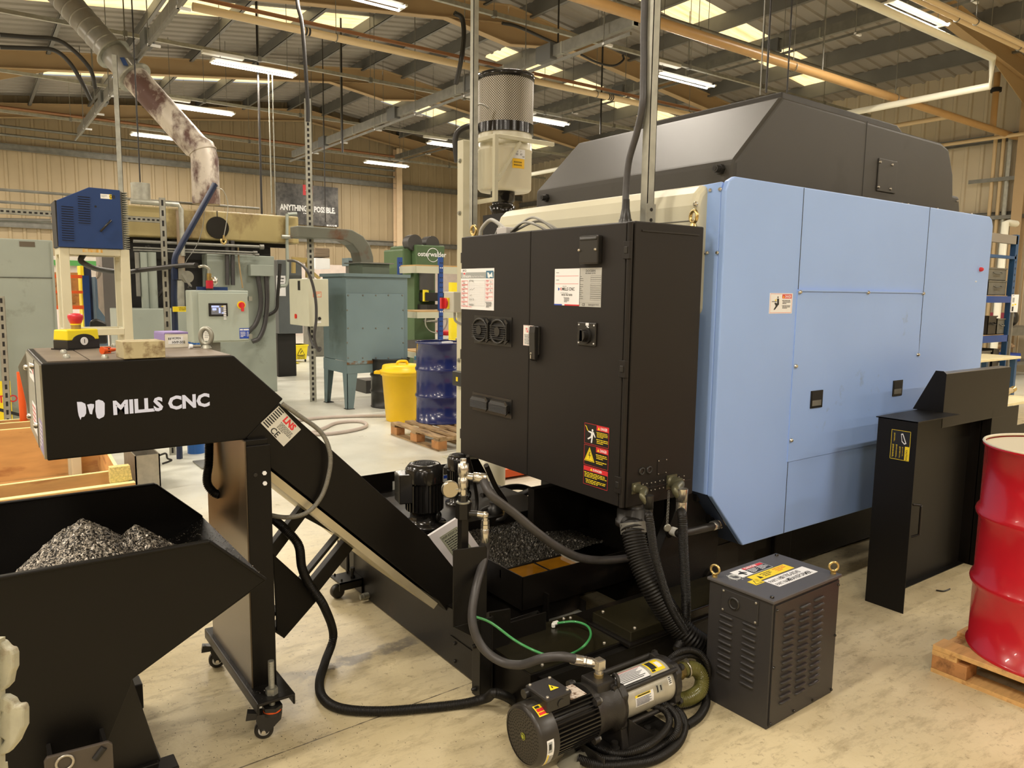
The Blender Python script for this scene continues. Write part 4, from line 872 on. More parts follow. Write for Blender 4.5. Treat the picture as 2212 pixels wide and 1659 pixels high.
# ================================================================ coolant tank under the machine
ct = thing('coolant_tank', (2.1, 2.9, 0), 'low black coolant tank under the cabinet with open chip tray and pump deck', 'tank')
M_tank = mat('tank_black', (.006, .005, .004), .38, spec=.26, var=.12, scale=2.5, col2=ob(66, 50, 32, .5), dirt=.2, dscale=2, bump=.08, bscale=200)
xt = 1.59
b = MB()
b.box((xt, 2.36, .01), (xt+.006, 3.62, .262), M_tank); b.box((xt, 2.36, .256), (xt+.075, 3.62, .262), M_tank); b.box((2.02, 2.5, .01), (2.03, 3.62, .262), M_tank); b.box((xt, 3.614, .01), (2.03, 3.62, .262), M_tank)
b.box((xt, 2.36, .01), (1.9, 2.366, .262), M_tank); b.build('chip_trough', ct, bevel=.002)
b = MB(); b.box((xt+.01, 2.37, .01), (2.02, 3.6, .03), M_dark); b.build('trough_floor', ct)
b = MB(); b.prism([(xt+.006, 2.34, .12), (xt+.006, 2.34, .34), (1.70, 2.34, .33), (1.70, 2.34, .12)], (0, .012, 0), M_tank); b.box((xt-.004, 2.37, .02), (xt, 2.62, .14), M_tank); b.build('corner_plate', ct)
boltp('bolt', ct, [(xt-.004, 2.58, .12), (xt-.004, 2.58, .04), (xt-.004, 2.42, .12), (xt-.004, 2.42, .04)], -X_, .008, M_black, .008)
# low front deck
zd = .18
b = MB(); b.box((1.62, 2.10, .005), (3.0, 2.42, zd), M_tank); b.build('front_deck', ct, bevel=.003)
M_oil = mat('oily_deck', ob(58, 50, 30, .4), .22, var=.2, scale=3)
b = MB(); b.box((1.625, 2.104, zd), (2.10, 2.415, zd+.003), M_oil); dk = b.build('deck_cover', ct)
a_, c_ = at(1297, 1325, Z=.24), at(1370, 1372, Z=.24)
b = MB(); b.box((2.08, 2.045, zd-.005), (2.9, 2.31, zd+.012), M_tank); b.box((2.10, 2.06, zd+.01), (2.86, 2.295, .235), M_oil); b.build('raised_cover', ct, bevel=.004)
for x, y, z in ((2.14, 2.08, .235), (2.14, 2.27, .235), (2.45, 2.08, .235), (2.45, 2.27, .235), (1.7, 2.13, zd+.003), (2.02, 2.13, zd+.003), (1.7, 2.4, zd+.003), (2.03, 2.4, zd+.003), (2.06, 2.39, zd+.003)): bolts(MB(), [(x, y, z)], Z_, .007, M_steel, .006).build('screw', ct)
b = MB(); b.beam((1.66, 2.085, zd-.02), (2.14, 2.085, zd-.02), .03, .006, M_black); b.beam((1.66, 2.075, zd-.045), (2.14, 2.075, zd-.045), .006, .05, M_black); b.build('front_rail', ct)
# perforated bracket on the deck
k_ = lambda u, v: at(u, v, Y=2.425); b = MB()
o4 = [k_(1070, 1352), k_(1162, 1322), k_(1161, 1372), k_(1070, 1405)]
for a__, c__ in zip(o4, o4[1:]+o4[:1]): b.beam(a__, c__, .014, .005, M_black, up=Y_)
b.prism([o4[3]-Z_*.0, o4[2], o4[2]-Z_*.03, o4[3]-Z_*.05], (0, .004, 0), M_black); b.build('slotted_bracket', ct)
# chip tray with chips and amber coolant
b = MB(); tx0, tx1, ty0, ty1, tz0, tz1 = 1.90, 2.62, 2.53, 3.2, .20, .357
b.box((tx0, ty0, tz0), (tx0+.005, ty1, tz1), M_tank); b.box((tx0, ty0, tz0), (tx1, ty0+.005, tz1), M_tank); b.box((tx0, ty0, tz0), (tx1, ty1, tz0+.005), M_tank); b.box((tx0, ty1-.005, tz0), (tx1, ty1, tz1), M_tank)
b.box((tx0+.04, ty0+.005, tz0+.08), (2.26, ty0+.02, tz1-.015), M_tank); b.build('chip_tray', ct, bevel=.002)
b = MB(); b.prism([(tx0+.02, ty0+.02, .01), (tx0+.02, ty0+.02, tz0), (2.25, ty0+.02, tz0), (2.25, ty0+.02, .12), (2.0, ty0+.02, .10), (1.97, ty0+.02, .01)], (0, .5, 0), M_tank)
b.box((2.0, ty0-.02, .11), (2.26, ty0+.02, .115), M_galvd); b.box((2.25, ty0-.02, .11), (2.256, ty0+.02, .17), M_tank); b.build('tray_stand', ct)
M_amb = mat('amber_coolant', ob(120, 75, 12, .9), .06, var=.25, scale=7)
b = MB(); b.box((tx0+.006, ty0+.006, .325), (2.26, ty0+.17, .332), M_amb); b.build('coolant_surface', ct)
b = MB(); b.box((2.085, ty0+.006, .332), (2.093, ty0+.17, .335), M_tank); b.box((2.255, ty0+.006, .33), (2.262, ty0+.17, .35), M_galv); b.box((tx0, ty0+.165, .3), (2.262, ty0+.175, .337), M_tank); b.build('tray_divider', ct)
heap(tx0+.006, 2.55, ty0+.175, ty1-.02, lambda x, y: .335+.02*math.sin(x*9)*math.sin(y*7)+.09*max(0, y-2.85)+.05*max(0, x-2.25), 90, 70, .01, 'wet_chips', ct, kind='stuff', label='wet steel chips', m=M_chipw)
b = MB(); b.box((2.66, 2.42, .0), (2.95, 3.2, .62), M_tank); b.box((2.28, 2.95, .34), (2.66, 3.0, .6), M_tank); b.build('machine_chute', ct)
M_rust = mat('rusty_coolant', ob(60, 30, 12, .5), .08, col2=ob(200, 90, 25, .7), dirt=.22, dscale=9)
b = MB(); b.box((1.62, 2.42, .02), (2.7, 2.6, .05), M_rust); b.build('sump_floor', ct)
# pump deck with guard behind
pdx0, pdx1, pdy0, pdy1, pdz = 1.66, 2.62, 3.21, 4.0, .40
b = MB(); b.box((pdx0, pdy0, .01), (pdx1, pdy1, pdz), M_tank); b.box((pdx0, pdy1, .01), (pdx1, pdy1+.006, .512), M_tank); b.build('pump_deck', ct, bevel=.003)
b = MB(); b.prism([(2.46, pdy1-.004, .53), (2.62, pdy1-.004, .53), (2.70, pdy1-.004, .40), (2.46, pdy1-.004, .40)], (0, .006, 0), M_tank); b.build('guard_plate', ct)
a_ = at(848, 1040, Y=pdy1); sticker('instruction_sheet', ct, (a_.x, pdy1, a_.z), X_, -Z_, .45, .2, mat('shaded_sheet', ob(200, 190, 165), .6), [('r', .03, .06, .97, .16, M_blu), ('l', .05, .25, .3, .6, 4, M_ink), ('r', .36, .2, .5, .4, M_ink), ('r', .03, .62, .6, .72, M_yel), ('f', .05, .75, .95, .98, M_ink, .001), ('r', .2, .75, .202, .98, M_ink), ('r', .4, .75, .402, .98, M_ink)], -Y_, label='printed instruction sheet')
# caster bracket at the far corner of the trough
cb_ = at(745, 1258, Z=.12); b = MB(); b.box((1.46, 3.50, .095), (1.59, 3.63, .105), M_black); b.box((1.46, 3.50, .06), (1.59, 3.507, .105), M_black); b.box((1.58, 3.5, .02), (1.59, 3.63, .105), M_black)
b.hexnut((1.545, 3.535, .105), (1.545, 3.535, .118), .014, M_black); b.cyl((1.545, 3.535, .118), (1.545, 3.535, .15), .009, M_black, 10); b.hexnut((1.545, 3.535, .145), (1.545, 3.535, .16), .014, M_black)
bolts(b, [(1.48, 3.52, .105), (1.48, 3.61, .105), (1.55, 3.61, .105)], Z_, .006, M_black, .012); br = b.build('caster_bracket', ct, bevel=.002)
b = MB(); b.lathe((1.475, 3.55, .037), Y_, [(0, .03), (.005, .036), (.03, .036), (.035, .03)], M_rub, 20); b.build('wheel', br)
b = MB(); b.cyl((1.57, 3.65, .03), (1.57, 3.65, .26), .012, M_rub, 12, .008); b.build('rubber_bumper', ct)
b = MB(); b.cyl((1.56, 3.44, .03), (1.59, 3.44, .03), .018, M_galv, 12); b.hexnut((1.545, 3.44, .03), (1.56, 3.44, .03), .014, M_galv); b.build('drain_plug', ct)
# trough uprights under the incline
for x in (1.66, 1.72):
    b = MB(); b.box((x, 2.95, .2), (x+.04, 2.99, .40), M_tank); b.build('incline_prop', ct)

# ================================================================ vertical pump motors on the deck
def vpump(x, y, z, r, h, label, col=M_gloss, box=True):
    t = thing('pump_motor', (x, y, z), label, 'motor'); b = MB()
    b.lathe((x, y, z+.001), Z_, [(0, r*1.15), (.012, r*1.15), (.013, r*.8), (.07, r*.75), (.08, r*.95)], col, 28); b.build('flange', t)
    b = MB(); b.lathe((x, y, z+.08), Z_, [(0, r*.86), (h*.62, r*.86)], col, 28)
    for i in range(28):
        a = 2*PI*i/28; d = V((math.cos(a), math.sin(a), 0)); b.beam(V((x, y, z+.085))+d*r*.93, V((x, y, z+.07+h*.6))+d*r*.93, .006, r*.14, col, up=d)
    b.build('finned_body', t)
    b = MB(); b.lathe((x, y, z+.08+h*.6), Z_, [(0, r), (h*.26, r), (h*.36, r*.8), (h*.37, r*.62), (h*.365, r*.6)], col, 32); fc = b.build('fan_cover', t)
    b = MB()
    for rr in (.15, .28, .41, .54): b.torus((x, y, z+.08+h*.968), Z_, r*rr, .003, M_dark, 24, 5)
    for i in range(10): a = i*PI/5; b.beam(V((x, y, z+.08+h*.967)), V((x+r*.58*math.cos(a), y+r*.58*math.sin(a), z+.08+h*.967)), .006, .003, M_dark)
    b.build('fan_guard', fc)
    if box:
        d = V((-.81, .2, 0)).normalized(); n = V((-d.y, d.x, 0)); o = V((x, y, z+.13))+d*r*.75; b = MB(); b.obox(o-n*.055, d*.07, n*.11, Z_*.15, col); tb = b.build('terminal_box', t, bevel=.005)
        f = o+d*.071; b = MB(); zz = .07; 
        d2 = -n; o2 = o-n*.0555+d*.035
        b.quad([o2+d2*.001+d*.017+Z_*.05, o2+d2*.001-d*.017+Z_*.05, o2+d2*.001+Z_*.09], M_yel); b.quad([o2+d2*.0015-d*.002+Z_*.056, o2+d2*.0015+d*.002+Z_*.056, o2+d2*.0015+Z_*.075], M_ink); b.build('warning_triangle', tb, norm=False)
    b = MB(); b.torus((x+.03, y-r*.95, z+.06), V((.5, -.8, 0)), .02, .006, col, 16, 6); b.build('lifting_eye', t)
    return t
mz = at(917, 1132, Z=pdz)
vpump(mz.x, mz.y, pdz, .098, .25, 'gloss black vertical pump motor with yellow triangle behind the conveyor incline')
m2 = at(1030, 1090, Z=pdz+.05); vpump(m2.x+.02, m2.y+.22, pdz, .065, .21, 'smaller black vertical pump behind the pressure gauge', box=False)
# hoses tangled behind the manifold
def T(u, v, Y): return at(u, v, Y=Y)
hose('black_hose', [T(960, 1018, 3.6), T(985, 995, 3.7), T(1015, 985, 3.8), T(1050, 984, 3.9)], .022, M_rub, 'thick black hose rising from behind the gloss black motor to the cream post')
hose('black_hose', [T(1010, 985, 3.2), T(1022, 1030, 3.25), T(1030, 1080, 3.3), T(1026, 1110, 3.3), T(1010, 1122, 3.35)], .010, M_rub, 'thin black cable hanging from the cabinet straight down behind the gauge')
hose('black_hose', [T(1050, 1005, 3.0), T(1070, 1050, 3.05), T(1092, 1085, 3.1), T(1095, 1110, 3.12), T(1082, 1122, 3.2), T(1050, 1120, 3.25), T(1040, 1105, 3.3), T(1062, 1094, 3.3)], .013, M_rub, 'black hose from the cabinet bending into a loop on the pump deck')
hose('black_hose', [T(1040, 1072, 3.6), T(1080, 1073, 3.6), T(1120, 1070, 3.55), T(1150, 1058, 3.5)], .020, M_rub, 'thick black hose running level behind the manifold, lower of two')
hose('black_hose', [T(1070, 1085, 3.66), T(1072, 1065, 3.68), T(1090, 1055, 3.7), T(1125, 1052, 3.7), T(1165, 1065, 3.7)], .019, M_rub, 'thick black hose with clamp curving level behind the manifold, upper of two')
b = MB(); p = T(1068, 1120, 3.28); b.lathe((p.x, p.y, pdz), Z_, [(0, .04), (.03, .04), (.035, .03), (.06, .03)], M_plas, 18); b.hexnut((p.x+.06, p.y-.01, pdz), (p.x+.06, p.y-.01, pdz+.05), .022, mat('brass', (.5, .36, .14), .35, .9)); b.build('valve_block', label='low black valve with brass nut on the pump deck', cat='valve')

# ================================================================ manifold on its post
mf = thing('coolant_manifold', (1.58, 2.34, 0), 'black upright coolant manifold with pressure gauge and steel fittings at the tank corner', 'manifold')
b = MB(); b.box((1.545, 2.325, .0), (1.551, 2.385, .33), M_black); b.box((1.545, 2.325, .0), (1.60, 2.331, .33), M_black); b.box((1.6, 2.325, .02), (1.606, 2.37, .33), M_black); b.build('post', mf, bevel=.004)
a_, c_ = at(979, 1188, Y=2.33), at(1053, 1178, Y=2.33)
b = MB(); b.prism([(a_.x, 2.33, .33), (a_.x, 2.33, a_.z-.004), (a_.x+.004, 2.33, a_.z), (c_.x-.01, 2.33, c_.z), (c_.x, 2.33, c_.z-.012), (c_.x, 2.33, .33)], (0, .005, 0), M_black); b.prism([(c_.x, 2.33, .30), (c_.x, 2.33, .33), (a_.x, 2.33, .33), (1.55, 2.33, .24), (1.545, 2.33, .2), (1.606, 2.33, .2)], (0, .005, 0), M_black); b.build('bracket_plate', mf, bevel=.003)
boltp('bolt', mf, [(1.545, 2.36, .21), (1.545, 2.36, .03)], -X_, .01, M_black, .016)
mp = at(1000, 1186, Y=2.40); mx, my = mp.x, 2.40; zz = lambda v: at(1000, v, Y=2.40).z
b = MB(); b.box((mx-.016, my-.016, zz(1300)), (mx+.016, my+.016, zz(1117)), M_black); b.build('square_tube', mf, bevel=.002)
b = MB(); b.hexnut((mx, my, zz(1119)), (mx, my, zz(1086)), .03, M_black); b.cyl((mx, my, zz(1086)), (mx, my, zz(1083)), .026, M_galv, 20); b.hexnut((mx, my, zz(1083)), (mx, my, zz(1070)), .019, M_plas); b.build('hex_block', mf)
b = MB(); b.cyl((mx, my, zz(1072)), (mx, my, zz(1066)), .013, M_chrome, 16); b.hexnut((mx, my, zz(1066)), (mx, my, zz(1057)), .016, M_chrome); b.lathe((mx, my, zz(1057)), Z_, [(0, .014), (.012, .02), (.045, .02), (.047, .017), (.055, .017), (.057, .021), (.10, .021), (.102, .012), (.12, .012)], M_chrome, 20)
el = V((mx, my, zz(1028))); b.ball(el, .016, M_chrome); b.cyl(el, el+V((.03, -.02, -.004)), .014, M_chrome, 14); fit = b.build('quick_coupling', mf, label='bright steel coupling')
gd = V((-.75, .35, 0)).normalized(); gc = at(972, 1056, Y=2.42); gn = V((.55, -.75, 0)).normalized()
b = MB(); b.cyl(V((mx, my, zz(1060))), gc+gn*.0, .010, M_chrome, 12); b.hexnut(gc+(V((mx, my, gc.z))-gc)*.35, gc+(V((mx, my, gc.z))-gc)*.6, .013, M_galv); b.build('gauge_stem', mf)
b = MB(); gax = V((.3, .95, 0)).normalized(); b.lathe(gc-gax*.014, gax, [(0, .030), (.004, .034), (.014, .034), (.018, .031), (.026, .031), (.028, .028)], mat('gauge_case', (.5, .46, .38), .22, .9), 32); b.build('pressure_gauge', mf, label='round steel pressure gauge')
pe = at(1040, 1114, Y=2.36); b = MB(); b.cyl((mx, my, zz(1108)), (mx+.045, my-.03, zz(1110)), .013, M_plas, 14); q_ = V((mx+.045, my-.03, zz(1110))); b.cyl(q_, q_+V((.022, -.015, -.004)), .012, M_chrome, 14); e2 = q_+V((.026, -.018, -.005)); b.ball(e2, .015, M_chrome); b.cyl(e2, e2-Z_*.02, .012, M_chrome, 12); b.hexnut(e2-Z_*.02, e2-Z_*.035, .016, M_chrome); b.hexnut(e2-Z_*.037, e2-Z_*.052, .017, M_chrome); b.lathe(e2-Z_*.052, -Z_, [(0, .013), (.004, .0165), (.055, .0165), (.057, .014)], M_chrome, 16); b.build('elbow_fitting', mf, label='bright steel elbow')
h1 = e2-Z_*.1
hose('coolant_hose', [h1, h1-Z_*.06, at(1028, 1270, Y=2.28), at(1020, 1340, Y=2.24), at(1040, 1395, Y=2.2), at(1080, 1428, Y=2.14), at(1125, 1436, Y=2.06), at(1172, 1422, Y=1.98), at(1215, 1418, Y=1.92), at(1245, 1425, Y=1.9)], .0165, M_rubg, 'black rubber hose curving from the manifold down to the pump elbow', None, 14, cat='hose')
p0_ = el+V((.03, -.02, -.004))
hose('coolant_hose', [p0_, p0_+V((.03, -.02, -.008)), at(1060, 1068, Y=2.3), at(1110, 1108, Y=2.28), at(1160, 1150, Y=2.26), at(1210, 1185, Y=2.26), at(1262, 1207, Y=2.28), at(1330, 1209, Y=2.32), at(1390, 1195, Y=2.38), at(1430, 1165, Y=2.45), at(1442, 1150, Y=2.5)], .0175, M_rubg, 'long grey rubber hose sagging from the top of the manifold towards the machine', None, 14, cat='hose')
b = MB(); p = p0_; b.lathe(p, V((.83, -.55, -.1)), [(0, .013), (.004, .0195), (.05, .0195), (.052, .017)], M_chrome, 16); b.build('hose_ferrule', mf)
b = MB(); v0 = at(997, 1308, Y=2.345); b.lathe((v0.x, 2.345, v0.z), Z_, [(0, .006), (.01, .013), (.03, .013), (.031, .015), (.05, .015), (.051, .012), (.075, .012), (.08, .009)], M_chrome, 16); b.box((v0.x+.012, 2.34, v0.z+.055), (v0.x+.028, 2.35, v0.z+.07), M_yel); b.cyl((v0.x, 2.345, v0.z-.012), (v0.x, 2.345, v0.z), .008, M_gold, 12); b.build('drain_valve', mf)
# clear green air line
M_grt = mat('green_tube', (.06, .32, .1), .15, spec=.7)
hose('air_tube', [at(1020, 1330, Y=2.3), at(1060, 1345, Y=2.27), at(1115, 1385, Y=2.2), at(1165, 1410, Y=2.13), at(1200, 1418, Y=2.12), at(1235, 1412, Y=2.14), at(1262, 1395, Z=zd+.06), at(1276, 1372, Z=zd+.05), at(1268, 1352, Z=zd+.04), at(1240, 1343, Z=zd+.03), at(1203, 1346, Z=zd+.02)], .0052, M_grt, 'translucent green air tube looped over the oily tank deck', None, 10, cat='tube')
b = MB(); p = at(1200, 1346, Z=zd+.02); b.hexnut(p+X_*.012, p-X_*.012, .009, M_paper); b.cyl(p-X_*.012, p-X_*.012-Z_*.014, .008, M_paper, 12); b.build('tube_fitting', label='small cream elbow fitting on the end of the green tube', cat='fitting')

# ================================================================ horizontal high pressure pump
px_ = 1.39; py_, pz_ = at(1129, 1591, X=px_)[1:]
pm = thing('coolant_pump', (1.8, py_, 0), 'horizontal black pump set with finned motor and silver barrel on the floor', 'pump')
ax = lambda x, dy=0, dz=0: V((x, py_+dy, pz_+dz))
M_fan = mat('fan_cover_black', ob(62, 54, 44, .6), .34)
b = MB(); b.lathe(ax(px_), X_, [(0, .088), (.004, .098), (.012, .102), (.075, .102)], M_fan, 48, cap=False); b.quad([ax(px_+.002, .088*math.cos(2*PI*i/40), .088*math.sin(2*PI*i/40)) for i in range(40)], M_fan); fcv = b.build('fan_cover', pm)
b = MB()
for rr, n in ((.019, 8), (.028, 14), (.037, 19), (.046, 24), (.055, 29), (.064, 34), (.072, 38), (.080, 42)):
    for i in range(n):
        a = 2*PI*i/n+rr*40; c = ax(px_+.0015, rr*math.cos(a), rr*math.sin(a)); b.quad([c+V((0, .0028*math.cos(t), .0028*math.sin(t))) for t in [PI*k/4 for k in range(8)]], M_dark)
b.build('perforations', fcv, norm=False)
b = MB(); b.cyl(ax(px_+.001), ax(px_-.0005), .012, mat('lime_badge', ob(165, 160, 45), .4), 24); b.torus(ax(px_-.001), X_, .009, .0012, M_ink, 20, 4); b.build('badge', fcv)
def onring(x, r, a, n=1): return ax(x, -math.sin(a)*r, math.cos(a)*r)
def curved(name, par, x0, x1, r, a0, a1, m, items=()):
    b = MB(); n = 8; vs = []
    for i in range(n+1): a = a0+(a1-a0)*i/n; vs += [onring(x0, r, a), onring(x1, r, a)]
    b.add(vs, [(2*i, 2*i+1, 2*i+3, 2*i+2) for i in range(n)], m)
    for k_, (fx0, fx1, fa0, fa1, mm) in enumerate(items):
        vs = []; rr = r+.0004+.0002*k_
        for i in range(n+1): a = a0+(a1-a0)*(fa0+(fa1-fa0)*i/n); vs += [onring(x0+(x1-x0)*fx0, rr, a), onring(x0+(x1-x0)*fx1, rr, a)]
        b.add(vs, [(2*i, 2*i+1, 2*i+3, 2*i+2) for i in range(n)], mm)
    return b.build(name, par, norm=False)
R_ = math.radians
curved('wiring_label', fcv, px_+.022, px_+.05, .1026, R_(75), R_(135), M_white, [(.15, .75, .06, .4, M_grn), (.25, .6, .12, .3, M_ink)]+[(.1, .3, .45, .95, M_yel)]+[(.38+.09*i, .42+.09*i, .5, .97, M_ink) for i in range(6)])
curved('safety_label', fcv, px_+.025, px_+.062, .1026, R_(8), R_(33), M_yel, [(.1, .9, .35, .62, M_red), (.12, .6, .08, .3, M_ink), (.1, .9, .7, .9, M_red)])
b = MB(); b.lathe(ax(px_+.07), X_, [(0, .078), (.185, .078)], M_gloss, 32); nf = 44
for i in range(nf):
    a = 2*PI*i/nf; d = V((0, -math.sin(a), math.cos(a)))
    if -.6 < math.atan2(d.y, d.z) < .45: 
        if abs(a) < .3 or a > 2*PI-.4: continue
    b.beam(ax(px_+.07)+d*.086, ax(px_+.26)+d*.086, .0045, .018, M_gloss, up=d)
b.build('finned_body', pm)
tb0 = ax(px_+.055, -.055, .085)
b = MB(); b.box((tb0.x, tb0.y, tb0.z), (tb0.x+.1, tb0.y+.11, tb0.z+.045), M_plas); b.box((tb0.x-.003, tb0.y-.003, tb0.z+.04), (tb0.x+.103, tb0.y+.113, tb0.z+.052), M_charc); tbx = b.build('terminal_box', pm, bevel=.004)
boltp('screw', tbx, [(tb0.x+dx, tb0.y+dy, tb0.z+.052) for dx in (.008, .092) for dy in (.008, .102)], Z_, .006, M_steel, .005)
b = MB(); c = V((tb0.x+.06, tb0.y+.05, tb0.z+.0526)); b.quad([c+V((-.022, -.018, 0)), c+V((.022, -.018, 0)), c+V((0, .022, 0))], M_ink); b.quad([c+V((-.018, -.0155, .0004)), c+V((.018, -.0155, .0004)), c+V((0, .018, .0004))], M_yel); b.quad([c+V((-.002, -.009, .0008)), c+V((.003, -.002, .0008)), c+V((.002, .008, .0008)), c+V((-.004, -.001, .0008))], M_ink); b.build('shock_triangle', tbx, norm=False)
b = MB(); b.cyl((tb0.x+.06, tb0.y-.003, tb0.z+.02), (tb0.x+.06, tb0.y, tb0.z+.02), .015, M_plas, 20); b.cyl((tb0.x-.02, tb0.y+.1, tb0.z+.03), (tb0.x, tb0.y+.1, tb0.z+.03), .016, M_plas, 14); b.build('knockout', tbx)
b = MB(); b.obox(ax(px_+.17, -.04, .09), (.07, 0, 0), (0, .075, -.0), (0, 0, .0015), mat('spotted_plate', ob(215, 190, 160), .5, var=.1, scale=60, col2=ob(110, 80, 55), dirt=.45, dscale=60)); b.build('motor_nameplate', pm)
# bell housing, discharge block, barrel, end cover
M_iron = mat('pump_black_iron', (.02, .018, .016), .4, bump=.25, bscale=250)
b = MB(); b.lathe(ax(px_+.26), X_, [(0, .095), (.012, .095), (.03, .09), (.085, .085), (.095, .1), (.115, .102), (.12, .085)], M_iron, 36); b.build('bell_housing', pm)
for a in (45, 135, 225, 315):
    p = ax(px_+.25, -math.sin(R_(a))*.098, math.cos(R_(a))*.098); b = MB(); b.cyl(p, p+X_*.02, .014, M_iron, 14); b.hexnut(p+X_*.02, p+X_*.03, .009, M_galvd); b.build('flange_bolt', pm)
b = MB(); o = ax(px_+.285, -.045, .082); b.box((o.x, o.y, o.z-.03), (o.x+.085, o.y+.09, o.z+.025), M_iron); db = b.build('discharge_block', pm, bevel=.006)
b = MB(); oc = V((o.x+.045, o.y+.045, o.z+.025)); b.cyl(oc, oc+Z_*.012, .017, M_gold, 16); b.cyl(oc+Z_*.012, oc+Z_*.03, .015, M_chrome, 16); b.box((oc.x-.017, oc.y-.017, oc.z+.028), (oc.x+.017, oc.y+.017, oc.z+.065), M_chrome)
he = at(1245, 1425, Y=1.9); d = (he-V((oc.x, oc.y, oc.z+.047))).normalized(); s0 = V((oc.x, oc.y, oc.z+.047)); b.cyl(s0, s0+d*.03, .013, M_chrome, 14); b.hexnut(s0+d*.022, s0+d*.042, .018, M_chrome); b.hexnut(s0+d*.044, s0+d*.052, .019, M_chrome); b.lathe(s0+d*.052, d, [(0, .016), (.004, .0185), (.05, .0185), (.052, .016)], M_chrome, 16); b.build('elbow_fitting', pm, bevel=.003, label='bright steel elbow')
b = MB(); b.cyl((o.x+.07, o.y-.008, o.z), (o.x+.07, o.y, o.z), .012, M_iron, 12); b.hexnut((o.x+.07, o.y-.016, o.z), (o.x+.07, o.y-.008, o.z), .01, M_iron); b.build('gauge_plug', db)
XB0, XB1 = px_+.385, px_+.655; rb = .077
b = MB()
def flange(x, t, r):
    P_ = []
    for i in range(32):
        a = 2*PI*i/32; k_ = 1.0+(.16 if i % 8 in (3, 4, 5) else 0); P_.append(ax(x, r*k_*math.cos(a), r*k_*math.sin(a)))
    b.prism(P_, (t, 0, 0), M_iron)
flange(XB0-.02, .03, .091); flange(XB1-.01, .03, .085); b.cyl(ax(XB1+.02), ax(XB1+.04), .062, M_iron, 28); b.box((XB1+.02, py_-.04, pz_-.04), (XB1+.06, py_+.04, pz_+.04), M_iron); b.build('end_covers', pm, bevel=.004)
M_alu = mat('dull_aluminium', ob(195, 180, 150), .35, .35, var=.08, scale=5, col2=ob(150, 130, 100), dirt=.15, dscale=4, stretch=(6, 1, 1))
b = MB(); b.lathe(ax(XB0), X_, [(0, rb), (XB1-XB0, rb)], M_alu, 48); brl = b.build('barrel', pm, label='silver pump barrel')
for a in (45, 135, 225, 315):
    b = MB(); p = ax(XB0, -math.sin(R_(a))*.094, math.cos(R_(a))*.094); b.cyl(p, p+X_*(XB1-XB0), .009, M_iron, 12); p2 = p+X_*(XB1-XB0+.02); b.hexnut(p2, p2+X_*.014, .013, M_iron); b.build('tie_rod', pm)
it = [(0, 1, .02, .06, M_red)]+[(.05, .9-.25*((i*7) % 3)/3, .14+.09*i, .17+.09*i, M_ink) for i in range(8)]+[(.0, 1, .9, .97, M_ink)]
curved('printed_label', brl, XB0+.02, XB0+.16, rb+.001, R_(-12), R_(38), M_white, it)
curved('caution_label', brl, XB0+.175, XB0+.245, rb+.001, R_(-15), R_(30), M_yel, [(.1, .5, .1, .8, M_ink), (.6, .9, .3, .8, M_paper), (.05, .3, .82, .95, M_ink)])
curved('warning_label', brl, XB0+.055, XB0+.145, rb+.001, R_(66), R_(96), M_white, [(.0, .85, .0, .2, M_yel), (.12, .8, .05, .15, M_ink)]+[(.04, .85-.1*(i % 2), .28+.11*i, .33+.11*i, M_ink) for i in range(6)])
curved('pictogram_label', brl, XB0+.16, XB0+.195, rb+.001, R_(60), R_(82), mat('aluminium_print', ob(170, 160, 135), .4), [(.1, .3, .1, .9, M_ink), (.6, .8, .2, .8, M_ink)])
curved('fluted_mark', brl, XB1-.045, XB1-.025, rb+.001, R_(52), R_(75), M_paper, [(.2, .8, .1, .2, M_ink), (.2, .8, .3, .4, M_ink), (.2, .8, .5, .6, M_ink), (.2, .8, .7, .8, M_ink)])
b = MB(); b.torus(ax(XB0-.01, -.04, .095), V((.9, -.3, 0)), .022, .007, M_iron, 20, 8); b.build('lifting_eye', pm)
b = MB(); b.prism([ax(XB0-.02, -.1, .01-pz_), ax(XB0-.02, -.075, -.02), ax(XB0-.02, .075, -.02), ax(XB0-.02, .1, .01-pz_)], (.03, 0, 0), M_iron)
for sy in (-.095, .085):
    b.prism([(XB0+.01, py_+sy, .012), (XB0+.01, py_+sy, pz_-.03), (XB0+.15, py_+sy, .012)], (0, .012, 0), M_iron); b.box((XB0+.0, py_+sy-.025, .008), (XB0+.17, py_+sy+.035, .022), M_iron)
b.build('foot_bracket', pm, bevel=.003)
b = MB(); b.box((XB0-.14, py_-.13, .0), (XB1-.02, py_+.13, .006), M_iron); b.box((XB0-.14, py_-.13, .0), (XB0-.136, py_+.13, .05), M_iron); b.box((XB0-.14, py_+.1, .0), (XB1-.02, py_+.106, .05), M_iron); b.build('base_plate', pm, bevel=.002)
for x, y in ((XB0+.12, py_-.075), (XB0-.04, py_-.075), (XB0+.12, py_+.09)):
    b = MB(); b.cyl((x, y, .006), (x, y, .03), .018, M_iron, 16); b.cyl((x, y, .03), (x, y, .05), .012, M_plas, 12); b.build('holding_bolt', pm)
